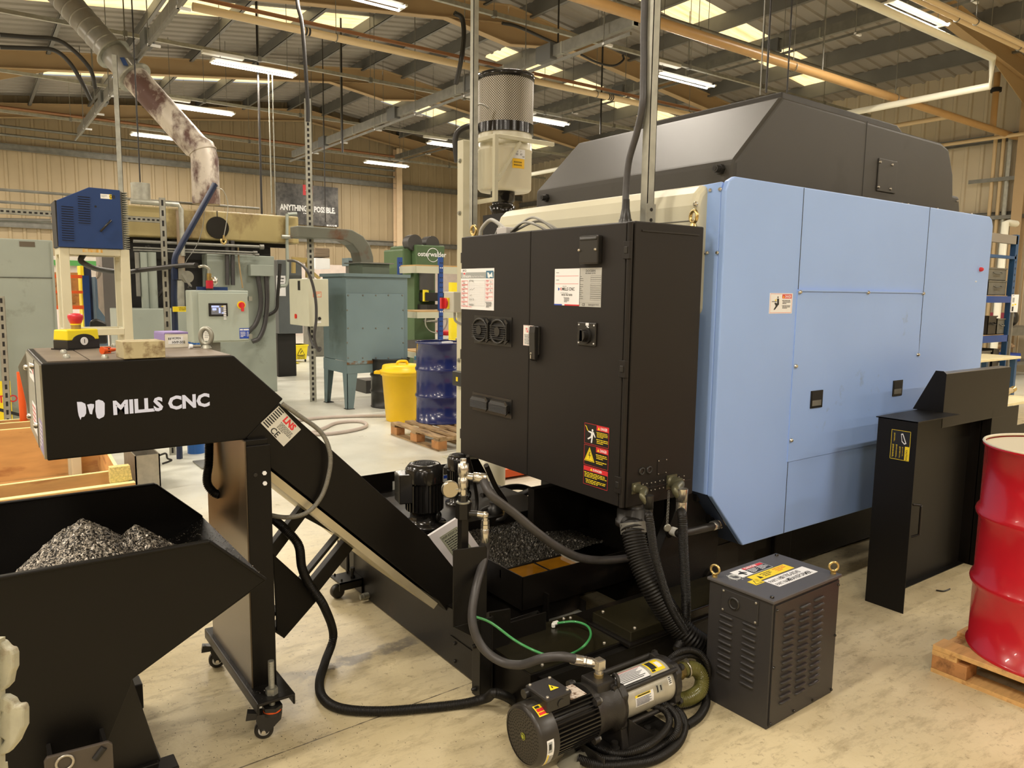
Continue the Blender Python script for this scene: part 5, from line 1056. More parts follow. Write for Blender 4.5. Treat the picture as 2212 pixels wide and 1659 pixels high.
# brass suction fitting and olive suction hose
M_brass = mat('tarnished_brass', (.46, .34, .13), .32, .9, var=.15, scale=20)
fx = XB1+.055; b = MB(); b.hexnut(ax(fx-.002), ax(fx+.025), .034, M_brass); b.cyl(ax(fx+.025), ax(fx+.035), .029, M_brass, 20); b.hexnut(ax(fx+.035), ax(fx+.05), .032, M_brass); b.cyl(ax(fx+.05), ax(fx+.08), .026, M_brass, 20); b.build('suction_fitting', pm, label='brass fitting')
b = MB(); b.torus(ax(fx+.075), X_, .031, .004, M_chrome, 24, 6); b.box((fx+.069, py_-.012, pz_+.03), (fx+.081, py_+.012, pz_+.042), M_chrome); b.build('hose_clamp', pm)
M_oh = mat('olive_hose', ob(112, 102, 48, .8), .18, var=.15, scale=15)
hose('suction_hose', [ax(fx+.055), ax(fx+.085), ax(fx+.13, -.01, -.015), ax(fx+.145, -.025, -.05), ax(fx+.115, -.04, -.085), ax(fx+.05, -.035, -.098), ax(fx+.0, .0, -.1), ax(fx-.03, .08, -.1), ax(fx-.05, .16, -.1)], .029, M_oh, 'olive green suction hose bent back under the pump from its brass fitting', (.007, .05), 18, 12)
# coils of conduit on the floor
g = lambda u, v, z=.018: at(u, v, Z=z)
hose('corrugated_conduit', [g(1250, 1640, .02), g(1300, 1654, .02), g(1370, 1650, .02), g(1420, 1638, .02), g(1462, 1608, .02), g(1478, 1570, .025), g(1468, 1540, .04), g(1440, 1525, .05), g(1405, 1522, .05)], .0165, M_conv, 'outermost ribbed conduit coiled on the floor in front of the pump', (.006, .1), 12)
hose('corrugated_conduit', [g(1260, 1620, .018), g(1310, 1640, .018), g(1385, 1632, .02), g(1430, 1610, .02), g(1462, 1582, .055), g(1462, 1548, .075), g(1435, 1522, .085), g(1400, 1520, .08)], .0145, M_conv, 'inner ribbed conduit coiled on the floor in front of the pump', (.006, .1), 12)
hose('corrugated_conduit', [g(1270, 1605, .015), g(1330, 1628, .03), g(1385, 1618, .06), g(1425, 1592, .065), g(1446, 1560, .07), g(1436, 1535, .09), g(1410, 1525, .1)], .013, M_conv, 'shortest ribbed conduit arching over the pump base plate', (.006, .1), 12)
hose('corrugated_conduit', [g(1482, 1568, .02), g(1510, 1548, .02), g(1525, 1520, .022), g(1521, 1495, .04), g(1500, 1490, .07)], .0165, M_conv, 'thick ribbed conduit running from the coil to the transformer foot', (.006, .1), 12)
hose('corrugated_conduit', [g(1445, 1425, .2), g(1465, 1410, .22), g(1490, 1404, .22), g(1515, 1414, .2), g(1530, 1440, .15), g(1528, 1475, .06), g(1510, 1510, .02), g(1480, 1525, .016), g(1455, 1520, .016)], .0125, M_conv, 'thin ribbed conduit looping behind the brass fitting, outer turn', (.006, .1), 12)
hose('corrugated_conduit', [g(1447, 1432, .2), g(1470, 1420, .2), g(1495, 1416, .19), g(1518, 1428, .15), g(1524, 1455, .09), g(1505, 1495, .02), g(1470, 1500, .016)], .011, M_conv, 'thin ribbed conduit looping behind the brass fitting, inner turn', (.006, .1), 12)
b = MB(); rg = g(1240, 1645, 0); pts = [V((rg.x+.07*random.uniform(.7, 1.2)*math.cos(a), rg.y+.045*random.uniform(.7, 1.2)*math.sin(a), .001)) for a in [2*PI*i/16 for i in range(16)]]
top = [p+V((0, 0, random.uniform(.008, .03)))+(rg-p)*.25 for p in pts]; b.add(pts+top+[rg+Z_*.03], [(i, (i+1) % 16, 16+(i+1) % 16, 16+i) for i in range(16)]+[(16+i, 16+(i+1) % 16, 32) for i in range(16)], mat('grey_rag', ob(140, 128, 100), .9), True); b.build('rag', label='crumpled grey rag under the pump motor', cat='rag', norm=False)
# ================================================================ background: left and centre of the hall
def slotted(name, p, q, w, label, cat='post', m=None, group=None, th=.003, n=None, par=None):
    """perforated steel strut from p to q: a channel with a row of dark slots"""
    p, q = V(p), V(q); d = (q-p).normalized(); view = (p.lerp(q, .5)-CAMPOS).normalized(); s = d.cross(view).normalized(); f = s.cross(d).normalized()
    if f.dot(view) > 0: f = -f
    b = MB(); m = m or M_galv
    b.obox(p-s*w/2, q-p, s*w, -f*.004, m); b.obox(p-s*w/2, q-p, s*.004, -f*w*.8, m); b.obox(p+s*(w/2-.004), q-p, s*.004, -f*w*.8, m)
    L = (q-p).length; n = n or max(3, int(L/.08))
    for i in range(n):
        c = p+d*(L*(i+.5)/n); b.quad([c-s*w*.16+f*.001-d*L/n*.28, c+s*w*.16+f*.001-d*L/n*.28, c+s*w*.16+f*.001+d*L/n*.28, c-s*w*.16+f*.001+d*L/n*.28], M_dark)
    return b.build(name, par, label=label, cat=cat, group=group, norm=False)
def pipe(name, pts, r, m, label, cat='pipe', par=None, n=10, sm=0, group=None):
    b = MB(); b.tube(spline(pts, sm) if sm else [V(p) for p in pts], r, m, n); return b.build(name, par, label=label, cat=cat, group=group)

# sage cabinet on the left and what stands before it
a, c = at(-60, 515, Y=9), at(124, 700, Y=9); zt = at(60, 517, Y=9).z
gc_ = thing('steel_cabinet', ((a.x-.6+c.x)/2, 9.5, 0), 'tall sage green steel cabinet at the left edge behind the crate', 'cabinet')
b = MB(); b.box((-.7, 9, 0), (c.x, 10, zt), M_grmach); b.build('body', gc_, bevel=.01)
b = MB(); b.box((-.7, 8.99, at(60, 600, Y=9).z), (c.x, 9, at(60, 600, Y=9).z+.004), M_ink); b.box((c.x-.02, 8.985, .05), (c.x, 9, zt-.02), M_grmach); b.build('door_seam', gc_)
b = MB(); p = at(62, 520, Y=9); b.box((p.x-.08, 8.996, p.z-.06), (p.x+.05, 9, p.z-.01), mat('scuff', ob(95, 80, 60), .8)); b.build('scuff_mark', gc_)
slotted('slotted_post', at(14, 900, Y=8.6)-Z_*.9, at(2, 640, Y=8.6), .06, 'slotted steel post at the far left in front of the sage cabinet')
a = at(-30, 825, Y=8.8); sg = MB(); sg.box((a.x, 8.8, a.z-.42), (at(22, 825, Y=8.8).x, 8.81, a.z), M_yel); sg = sg.build('caution_board', label='yellow caution board propped at the left edge behind the slotted post', cat='sign')
b = MB(); p = at(-28, 872, Y=8.79); b.text('CAUTION', (p.x-.12, 8.799, p.z), X_, Z_, .1, M_red, 'l', 1); p = at(-30, 893, Y=8.79); b.beam((p.x+.1, 8.799, p.z+.03), (p.x+.32, 8.799, p.z-.06), .03, .002, M_ink, up=Y_); b.build('lettering', sg, norm=False)
p = at(50, 895, Y=7.4); pipe('orange_post', [(p.x, 7.4, 0), (p.x, 7.4, at(48, 803, Y=7.4).z)], .028, M_org, 'slim orange post between the sage cabinet and the conveyor head', 'post')

# open timber crate behind the hopper
cr = thing('timber_crate', (.2, 5.5, 0), 'open pale timber crate on the floor behind the hopper', 'crate')
zc = .45; fy = at(140, 1028, Z=zc).y; by = at(30, 927, Z=zc).y; rx = at(276, 1010, Y=fy).x
M_ply = mat('plywood_face', ob(205, 150, 85), .6, var=.14, scale=3, col2=ob(165, 105, 55), dirt=.3, dscale=2.2, stretch=(1, 1, 5))
def board(p, q_, h, t, par, name='board', z0=0):
    b = MB(); p, q_ = V((*p, z0)), V((*q_, z0)); d = (q_-p).normalized(); n = V((-d.y, d.x, 0))
    b.obox(p, q_-p, n*t, Z_*(h-.004), M_ply); b.obox(p+Z_*(h-.004), q_-p, n*t, Z_*.004, M_edge); return b.build(name, par)
board((-.9, fy-.14), (rx, fy), zc, .022, cr); board((-.9, by-.02), (rx+.08, by+.03), zc, .022, cr); board((-.9, by+.13), (rx, by+.16), zc+.03, .022, cr); board((-.9, by+.3), (rx, by+.33), zc+.03, .022, cr)
board((rx, fy), (rx+.08, by+.03), zc-.1, .022, cr, z0=0)
b = MB(); b.box((-.9, fy, .0), (rx, by, .03), M_ply); b.build('bottom', cr)
p = at(235, 1040, Y=fy-.04); e = at(282, 1040, Y=fy-.04); b = MB(); b.prism([(p.x, fy-.05, p.z), (e.x, fy-.05, p.z+.01), (e.x-.01, fy-.05, p.z+.1), (p.x, fy-.05, p.z+.1)], (0, -.06, 0), mat('chipboard', ob(222, 190, 110), .8, var=.25, scale=90)); b.build('corner_block', cr)
p0, p1 = at(82, 1066, Y=fy-.12), at(290, 1040, Y=fy-.12); b = MB(); b.obox((p0.x-1, fy-.22, p1.z-.1), (p1.x-p0.x+1, .06, 0), (0, .05, 0), (0, 0, .1), M_ply); b.obox((p0.x-1, fy-.22, p1.z), (p1.x-p0.x+1, .06, 0), (0, .05, 0), (0, 0, .004), M_edge); b.build('base_rail', cr)
b = MB(); bx = at(291, 985, Y=6.3); ex = at(345, 980, Y=6.3); b.box((bx.x, 6.3, 0), (ex.x, 6.31, ex.z), M_steel); b.box((bx.x, 6.3, 0), (bx.x+.01, 6.8, ex.z), M_steel); b.box((ex.x-.01, 6.3, 0), (ex.x, 6.8, ex.z), M_steel); b.box((bx.x, 6.79, 0), (ex.x, 6.8, ex.z), M_steel); b.box((bx.x, 6.3, 0), (ex.x, 6.8, .01), M_steel)
sb = b.build('steel_box', label='bare steel bin beside the timber crate under the conveyor head', cat='bin'); b = MB(); b.tube(spline([(ex.x, 6.33, ex.z-.02), (ex.x+.05, 6.33, ex.z-.01), (ex.x+.06, 6.33, ex.z-.05), (ex.x+.09, 6.33, ex.z-.07), (ex.x+.02, 6.33, ex.z-.09)], 5), .008, M_plas, 6); b.build('latch', sb)

# blue power unit on its cream frame
YFm = 6.8; K = lambda u, v: at(u, v, Y=YFm)
fr = thing('steel_stand', (.85, 6.95, 0), 'cream square tube stand carrying the blue louvred unit', 'stand')
x0, x1 = .606, 1.094; z0, z1 = 1.203, 1.886; w = .066; dp = .36
for x in (x0, x1-w):
    for y in (YFm, YFm+dp-w): b = MB(); b.box((x, y, 0), (x+w, y+w, z1), M_cream); b.build('leg', fr, bevel=.004)
for z in (z1-.052, z0-.0):
    for y in (YFm, YFm+dp-w): b = MB(); b.box((x0+w, y, z), (x1-w, y+w, z+.052), M_cream); b.build('cross_rail', fr, bevel=.004)
    for x in (x0, x1-w): b = MB(); b.box((x, YFm+w, z), (x+w, YFm+dp-w, z+.052), M_cream); b.build('side_rail', fr, bevel=.004)
b = MB(); a, c = K(178, 537), K(222, 546); b.box((a.x, YFm-.001, c.z), (c.x, YFm, a.z), mat('rust_streak', ob(225, 165, 70), .6, var=.2, scale=30, col2=ob(228, 205, 150), dirt=.5, dscale=40, stretch=(1, 1, .12))); b.build('rust_stain', fr)
M_navy = mat('royal_blue_paint', ob(30, 62, 108, .7), .42, var=.04)
bu = thing('power_unit', (.85, 6.9, z1), 'royal blue louvred power unit with sloping top on the cream stand', 'power unit')
q5 = [K(u, v) for u, v in ((126, 531), (121.5, 433), (191, 405), (208, 406.5), (258, 411.5), (265, 534))]; q5[0].z = q5[5].z = z1+.002
b = MB(); b.prism([(p.x, YFm-.02, p.z) for p in q5], (0, .34, 0), M_navy); b.build('casing', bu, bevel=.004)
b = MB(); b.prism([(q5[0].x-.006, YFm-.01, z1+.004), (q5[1].x-.012, YFm-.01, q5[1].z), (q5[1].x, YFm-.01, q5[1].z), (q5[0].x, YFm-.01, z1+.004)], (0, .32, 0), M_dark); b.build('dark_end', bu)
b = MB(); fx0, fx1 = q5[5].x, K(281, 533).x; zt = K(270, 414).z; b.box((fx0-.01, YFm+.01, z1+.002), (fx0+.012, YFm+.28, zt), M_galvd)
for i in range(26): z = z1+.01+i*(zt-z1-.02)/25; b.box((fx0+.012, YFm, z), (fx1, YFm+.28, z+.005), M_galv)
b.build('heat_sink', bu)
for (u, v0, v1, n) in ((144.5, 444, 516, 15), (180, 423, 479, 12)):
    b = MB()
    for i in range(n):
        v = v0+(v1-v0)*i/(n-1); a, c = K(u-13+(v-v0)*.03, v), K(u+13+(v-v0)*.03, v+3); b.obox((a.x, YFm-.026, c.z), (c.x-a.x, 0, -.002), (0, .006, 0), (0, 0, .007), M_navy); b.obox((a.x, YFm-.0205, c.z-.005), (c.x-a.x, 0, -.002), (0, .001, 0), (0, 0, .005), M_dark)
    b.build('louvre_bank', bu)
a, c = K(217, 499), K(238, 477); b = MB(); b.tube([(a.x, YFm-.02, a.z), (a.x, YFm-.045, a.z), (c.x, YFm-.045, c.z), (c.x, YFm-.02, c.z)], .008, M_plas, 8); b.build('handle', bu)
for u, v in ((205.6, 446.5),): p = K(u, v); b = MB(); b.cyl((p.x, YFm-.022, p.z), (p.x, YFm-.02, p.z), .008, M_dark, 12); b.build('port', bu)
a, c = K(216, 419), K(241, 432); sticker('asset_label', bu, (a.x, YFm-.02, a.z), X_, -Z_, c.x-a.x, a.z-c.z-.004, M_paper, [('r', .78, 0, 1, 1, M_yel), ('t', '08', .8, .85, .8, M_ink, 'l', 1), ('l', .05, .2, .6, .8, 3, M_grn)], -Y_)
hose('black_hose', [K(185, 547)+Y_*.1, K(178, 560)+Y_*.1, K(185, 568)+Y_*.12, K(215, 578)+Y_*.3, K(260, 583)+Y_*.6, K(310, 585)+Y_*.8, K(350, 580)+Y_*.9, at(392, 574, Y=7.3), at(424, 573, Y=7.0)], .022, M_rub, 'black hose from under the blue unit sweeping level to the regulator')
# galvanised strut and rails behind
p = at(247, 118, Y=11.2); b = MB(); b.box((p.x-.03, 11.2, 0), (p.x+.03, 11.205, p.z), M_galv); b.box((p.x+.025, 11.2, 0), (p.x+.03, 11.25, p.z), M_galv); b.build('angle_strut', label='tall galvanised angle strut rising to the collar of the duct', cat='strut')
for v0, v1, r, nm in ((405, 412, .02, 'upper of two grey pipes running level behind the blue unit'), (432, 437, .02, 'lower of two grey pipes running level behind the blue unit')):
    pipe('level_pipe', [at(-60, v0, Y=12.6), at(-60, v0, Y=12.6)+X_*(at(560, 450, Y=12.6).x-at(-60, v0, Y=12.6).x)], r, M_galvd, nm)
slotted('strut_rail', at(-40, 453, Y=9.3), at(-40, 453, Y=9.3)+X_*(at(346, 470, Y=9.3).x-at(-40, 453, Y=9.3).x), .06, 'slotted strut rail level above the sage cabinet', 'rail', n=34)
slotted('slotted_post', (at(361, 700, Y=7.6).x, 7.6, 0), (at(350, 427, Y=7.6).x, 7.6, at(350, 427, Y=7.6).z), .055, 'slotted upright between the blue unit and the davit', n=26)
pipe('bench_trunking', [at(-40, 474, Y=9.3), at(110, 477, Y=9.3)], .02, M_galvd, 'thin grey conduit pair above the sage cabinet', sm=0)

# furnace with the ochre hood
fn = thing('furnace', (2.9, 12.2, 0), 'old sage green furnace under a long stained ochre hood', 'furnace')
YH = 11.5; Q = lambda u, v: at(u, v, Y=YH)
a, c = Q(277, 427), Q(645, 468); zb = Q(645, 527).z
M_hood = mat('stained_ochre', ob(178, 152, 92, .8), .45, var=.14, scale=1.5, col2=ob(105, 78, 40), dirt=.35, dscale=1.6, stretch=(1, 1, .5))
b = MB(); b.box((1.78, YH, zb), (c.x, YH+1.6, c.z), M_hood); b.build('hood', fn, bevel=.02)
b = MB(); p = Q(470, 492); b.lathe((p.x, YH-.02, p.z), Y_, [(0, .155), (.02, .16), (.025, .13)], M_gloss, 32); b.cyl((p.x, YH-.015, p.z), (p.x, YH, p.z), .13, M_dark, 28); b.box((p.x-.006, YH-.004, p.z), (p.x+.006, YH, c.z), M_dark); b.build('flue_opening', fn)
b = MB(); b.box((1.7, YH+.3, .9), (c.x-.35, YH+1.45, zb), M_dark); b.box((1.9, YH+.25, zb-.06), (c.x-.1, YH+.3, zb), M_gloss); b.build('shade_black', fn)  # black block stands in for the shade of the void under the hood
b = MB(); xs = Q(447, 550).x; b.box((xs, YH+.02, 0), (3.84, YH+1.5, Q(550, 552).z), M_grmach); b.build('right_body', fn, bevel=.01)
b = MB(); b.box((1.78, YH+.25, 0), (xs, YH+1.5, 1.25), M_grmach); b.box((1.6, YH-.35, 0), (xs-.3, YH+.2, at(330, 667, Y=YH-.35).z), M_grmach); b.build('left_body', fn, bevel=.01)
b = MB(); a, c = Q(535, 572), Q(585, 597); b.box((a.x, YH-.14, c.z), (c.x, YH+.02, a.z), M_grmach); b.build('junction_box', fn, bevel=.006)
for u0, pts in ((0, [(557, 597), (563, 640), (562, 670), (552, 700), (535, 718)]), (1, [(575, 597), (577, 650), (572, 700), (560, 730), (545, 738)])):
    b = MB(); b.tube(spline([at(u, v, Y=YH-.08) for u, v in pts], 8), .035, M_rubg, 10); b.build('cable_hose', fn)
for u in (488, 500): b = MB(); b.tube([Q(u, 520)-Y_*.05, Q(u+1, 616)-Y_*.05], .03, M_rubg, 10); b.build('down_pipe', fn)
b = MB(); b.tube(spline([Q(512, 535)-Y_*.05, Q(515, 575)-Y_*.05, Q(522, 622)-Y_*.05], 5), .012, mat('tan_cable', ob(160, 130, 85), .5), 8); b.build('tan_cable', fn)
for v, u1, r in ((526, 562, .022), (538, 548, .014), (543, 552, .012)):
    b = MB(); q0, q1 = Q(285, v-6), Q(u1, v+8); b.tube([(q0.x, YH-.1, q1.z), (q1.x, YH-.1, q1.z)], r, M_galvd, 8); b.cyl((q1.x-.04, YH-.1, q1.z), (q1.x+.02, YH-.1, q1.z), r*1.7, M_galvd, 10); b.build('rod', fn)
for u, v0, v1, r, m in ((390, 455, 600, .045, mat('brown_pipe', ob(140, 115, 85), .5)), (388, 606, 745, .075, M_galv), (313, 545, 700, .05, M_grmach), (330, 545, 700, .06, M_grmach), (298, 545, 640, .03, M_galvd)):
    b = MB(); x = at(u, (v0+v1)/2, Y=YH-.12).x; b.tube([(x, YH-.12, at(u, v1, Y=YH-.12).z), (x, YH-.12, at(u, v0, Y=YH-.12).z)], r, m, 14); b.build('riser_pipe', fn)
b = MB(); q0, q1 = Q(278, 442), Q(380, 444); b.tube([(q0.x, YH-.15, q1.z), (q1.x, YH-.15, q1.z), (q1.x+.03, YH-.15, q1.z-.06), (q1.x+.03, YH-.15, q1.z-.7)], .035, M_galv, 10); b.build('gas_pipe', fn)
b = MB(); b.tube(spline([Q(318, 530), Q(330, 560), Q(318, 600), Q(305, 630), Q(325, 655), Q(352, 625)], 8), .03, M_rub, 8); b.tube(spline([Q(318, 590)-Y_*.03, Q(306, 630)-Y_*.03, Q(318, 655)-Y_*.03], 6), .012, M_yel, 6); b.build('looped_cable', fn)
b = MB(); b.tube(spline([at(620, 462, Y=YH-.06), at(620, 520, Y=YH-.06), at(621, 590, Y=YH-.06), at(618, 615, Y=YH-.06), at(606, 618, Y=YH-.06)], 5), .025, M_grmach, 8); b.tube([at(641, 462, Y=YH-.06), at(622, 463, Y=YH-.06)], .025, M_grmach, 8); b.cyl(at(608, 511, Y=YH-.1), at(630, 512, Y=YH-.1), .03, M_galv, 8); b.build('vent_pipe', fn)
b = MB(); b.tube(spline([at(605, 570, Y=YH), at(600, 640, Y=YH), at(596, 670, Y=YH), at(570, 685, Y=YH)], 6), .025, M_rub, 8); b.build('power_cable', fn)

# duct rising from the furnace
M_duct = mat('spiral_steel_duct', ob(158, 148, 130), .38, .55, var=.15, scale=4)
M_foil = mat('stained_duct', ob(198, 178, 150), .5, .15, var=.08, scale=6, col2=ob(92, 62, 50), dirt=.52, dscale=3.2, stretch=(1, 1, .6))
du = thing('extract_duct', at(443, 435, D=11.4), 'fat steel extract duct rising from the hood and slanting up to the left', 'duct')
D_ = lambda u, v: at(u, v, D=11.4)
rd = .198; e0, e1 = D_(444, 440), D_(442, 337); e0.x, e0.y = e1.x, e1.y
d2 = (D_(95, -60)-D_(436, 322)).normalized(); s1 = D_(248, 114); s2 = D_(282, 175)
def proj_on(p): return e1+d2*(p-e1).dot(d2)
b = MB(); b.tube([e0, e1-Z_*.04, e1+Z_*.06+d2*.06, e1+d2*.2, proj_on(s2)], rd, M_foil, 28); b.torus(e1+Z_*.03+d2*.04, (Z_+d2).normalized(), rd*1.0, .012, M_foil, 28, 6); b.build('stained_section', du, label='dark stained lower length')
b = MB(); b.tube([proj_on(s2), proj_on(s1)], rd*1.02, M_duct, 28)
for s_ in (s1, s2): c = proj_on(s_); b.cyl(c-d2*.012, c+d2*.012, rd*1.35, M_galv, 32)
b.build('damper_section', du)
b = MB(); c = proj_on(D_(262, 128)); view = (c-CAMPOS).normalized(); o = c-view*rd*1.03; b.obox(o+RT*.02-UP*.1, RT*.2, UP*.14-RT*.1, view*.02, M_paper); b.obox(o-RT*.14-UP*.0, RT*.06, UP*.07-RT*.05, view*.02, M_yel); b.obox(o+RT*.0+UP*.05, RT*.07, -UP*.12+RT*.06, -view*.06, M_navy); b.build('actuator_labels', du)
top = proj_on(D_(70, -70)); L_ = (top-proj_on(s1)).length; b = MB(); prof = []
n = 40
for i in range(n*6+1):
    t = L_*i/(n*6); prof.append((t, rd*(1.03 if i % 24 in (0, 1) else 1.0)))
b.lathe(proj_on(s1), d2, prof, M_duct, 32); b.build('spiral_section', du)
b = MB(); p = at(303, 400, Y=11.9); b.cyl((p.x, 11.9, at(303, 440, Y=11.9).z), (p.x, 11.9, at(303, 396, Y=11.9).z), .125, M_galv, 24); b.cyl((p.x, 11.9, at(303, 396, Y=11.9).z), (p.x, 11.9, roofz(p.x)), .01, M_rub, 6); b.build('vent_stub', label='short round steel vent stub above the hood beside the strut', cat='vent')

# grey control panel with screen
YP = 6.9; R = lambda u, v: at(u, v, Y=YP)
cp = thing('control_panel', (1.85, YP+.12, 0), 'pale grey-green control panel with small screen and red rotary isolator', 'control panel')
M_pan = mat('panel_grey', ob(172, 172, 148), .42, var=.02)
a, c = R(414, 627), R(541, 738); b = MB(); b.box((a.x, YP+.02, c.z), (c.x, YP+.24, a.z), M_pan); b.build('enclosure', cp, bevel=.008)
a2, c2 = R(428, 632), R(538, 735); b = MB(); b.box((a2.x, YP, c2.z), (c2.x, YP+.018, a2.z), M_pan); dr_ = b.build('door', cp, bevel=.006)
s0, s1_ = R(450, 655), R(492, 683); b = MB(); b.box((s0.x, YP-.008, s1_.z), (s1_.x, YP, s0.z), M_plas); b.build('screen_bezel', dr_, bevel=.003)
M_scr = glow('panel_screen', (.10, .10, .11), .8); M_scb = glow('screen_blue', (.35, .42, .75), .9)
sticker('screen', dr_, (s0.x+.02, YP-.008, s0.z-.018), X_, -Z_, (s1_.x-s0.x)*.76, (s0.z-s1_.z)*.7, M_scr, [('r', .02, .04, .55, .22, M_scb), ('r', .08, .3, .36, .55, M_scb), ('r', .52, .28, .64, .85, M_scb), ('r', .72, .78, .92, .9, M_scb), ('l', .1, .62, .4, .68, 1, M_white), ('r', .72, .06, .88, .16, M_yel)], -Y_)
b = MB(); [b.box((s1_.x-.038, YP-.0105, s0.z-.03-i*.016), (s1_.x-.015, YP-.008, s0.z-.02-i*.016), M_white) for i in range(8)]; b.build('screen_keys', dr_)
p = R(521, 659); b = MB(); b.cyl((p.x, YP-.006, p.z), (p.x, YP, p.z), .036, M_yel, 28); b.cyl((p.x, YP-.02, p.z), (p.x, YP-.006, p.z), .026, M_red, 24); b.box((p.x-.008, YP-.034, p.z-.055), (p.x+.014, YP-.02, p.z+.02), M_red); b.build('isolator', dr_, label='red and yellow rotary isolator')
a, c = R(517, 709), R(539, 731); sticker('blue_label', dr_, (a.x, YP, a.z), X_, -Z_, c.x-a.x, a.z-c.z, M_blu, [('r', .05, .08, .35, .22, M_white), ('r', .4, .08, .95, .22, M_white), ('l', .08, .35, .65, .9, 5, M_white), ('f', .75, .35, .9, .8, M_white, .003)], -Y_)
a, c = R(434, 712), R(458, 736); sticker('paper_label', dr_, (a.x, YP, a.z), X_, -Z_, c.x-a.x, a.z-c.z, M_paper, [('r', .05, .3, .2, .5, M_blu), ('r', .05, .7, .2, .9, M_red), ('l', .3, .2, .9, .8, 4, M_grn)], -Y_)
for v in (645, 727): p = R(540, v); b = MB(); b.box((p.x-.01, YP-.004, p.z-.02), (p.x+.02, YP+.03, p.z+.02), M_galv); b.build('door_clamp', dr_)
b = MB(); p = R(475, 740); b.box((p.x-.05, YP+.1, 0), (p.x+.03, YP+.18, p.z), M_galvd); b.box((p.x-.2, YP-.05, 0), (p.x+.2, YP+.3, .012), M_galvd); b.build('pedestal', cp)
b = MB(); a = R(436, 622); c = R(503, 628); b.box((a.x, YP+.16, c.z), (c.x, YP+.2, a.z+.01), M_navy); b.build('mounting_bar', cp)
rg_ = thing('regulator', R(461, 628), 'red and silver pressure regulator on top of the grey-green control panel', 'regulator'); p = R(459, 612); pb = R(459, 627)
b = MB(); b.cyl((p.x, YP+.1, pb.z), (p.x, YP+.1, pb.z+.02), .03, M_plas, 16); b.cyl((p.x, YP+.1, pb.z+.015), (p.x, YP+.1, pb.z+.085), .03, mat('regulator_red', ob(190, 30, 45), .35), 20); b.build('red_bowl', rg_)
b = MB(); q_ = R(470, 608); b.ball((q_.x, YP+.12, q_.z), .034, M_chrome, 20, 12, (1, 1, 1.25)); b.build('silver_bowl', rg_)
b = MB(); q_ = R(458, 594); b.cyl((q_.x, YP+.1, q_.z-.06), (q_.x, YP+.1, q_.z+.015), .02, M_brass, 14); b.tube(spline([(q_.x, YP+.1, q_.z+.015), (q_.x, YP+.1, q_.z+.05), (q_.x-.03, YP+.1, q_.z+.075), (q_.x-.06, YP+.1, q_.z+.075), (q_.x-.085, YP+.07, q_.z+.07)], 6), .012, M_galv, 10); b.build('swivel_elbow', rg_)
b = MB(); p = at(408, 745, Y=7.6); b.lathe((p.x+.03, 7.6, 0), Z_, [(0, .08), (1.0, .08), (1.1, .06), (1.16, .025), (1.2, .025)], mat('cylinder_blue', ob(30, 85, 140), .3), 24); b.build('gas_bottle', label='blue gas bottle half hidden behind the control panel', cat='gas bottle')

# blue davit crane with hand winch
YD_ = 7.4; S = lambda u, v: at(u, v, Y=YD_)
dv = thing('davit_crane', (S(376, 700).x, YD_, 0), 'dark blue davit crane arm with hand winch rising in front of the furnace', 'crane')
b = MB(); b.tube([(S(376, 700).x, YD_, 0), (S(376, 640).x, YD_, S(376, 640).z), S(377, 562), S(380, 550), S(465, 397)], .027, mat('davit_blue', ob(34, 54, 88, .45), .4), 4); b.build('mast_and_jib', dv)
a, c = S(371, 577), S(382, 604); b = MB(); b.box((a.x, YD_-.04, c.z), (c.x, YD_+.04, a.z), mat('davit_blue', (0, 0, 0))); b.build('sleeve', dv)
b = MB(); a, c = S(383, 578), S(397, 604); b.box((a.x, YD_-.03, c.z), (c.x, YD_+.03, a.z), M_galv); p = S(404, 598); b.lathe((p.x, YD_-.02, p.z), Y_, [(0, .055), (.006, .055), (.007, .03), (.04, .03), (.041, .055), (.047, .055)], M_galv, 24); wn = b.build('winch', dv)
b = MB(); b.beam(S(391, 592)-Y_*.05, S(410, 619)-Y_*.05, .02, .008, M_galv, up=Y_); b.cyl(S(404, 619)-Y_*.05, S(411, 621)-Y_*.05, .014, M_plas, 10); b.build('crank_handle', wn)
a, c = S(371, 662), S(412, 673); sticker('yellow_label', dv, (a.x, YD_-.03, a.z), X_, -Z_, c.x-a.x, a.z-c.z, M_yel, [('l', .3, .15, .95, .85, 3, M_ink)], -Y_, t=.02)
b = MB(); h = S(484, 520); b.tube(spline([S(466, 405), S(482, 412), S(492, 440), S(489, 480), S(484, 508)], 6), .004, M_galv, 5); b.tube(spline([h+Z_*.05, h+Z_*.02, h+X_*.02, h-Z_*.03, h-X_*.025-Z_*.01, h-X_*.02+Z_*.015], 5), .009, M_gold, 8); b.build('cable_and_hook', dv)
b = MB(); b.tube(spline([S(466, 405), S(445, 440), S(438, 490), S(425, 530), S(405, 560), S(396, 580)], 6), .003, M_galvd, 5); b.build('winch_rope', dv)

# slotted tall post, paper and machine behind
p = at(677, 868, Z=0); tp = at(659, 212, Y=p.y); slotted('slotted_post', p, (p.x, p.y, tp.z), .09, 'tallest slotted post, standing before the beige control box', n=56)
hose('drop_cable', [(p.x, p.y, tp.z-.3), (p.x-.0, p.y, tp.z), (p.x-.05, p.y, tp.z+.9), (p.x-.12, p.y, 5.5), (p.x-.1, p.y, 7.0)], .028, M_rub, 'black cable hanging to the top of the tallest slotted post', None, 8, cat='cable')
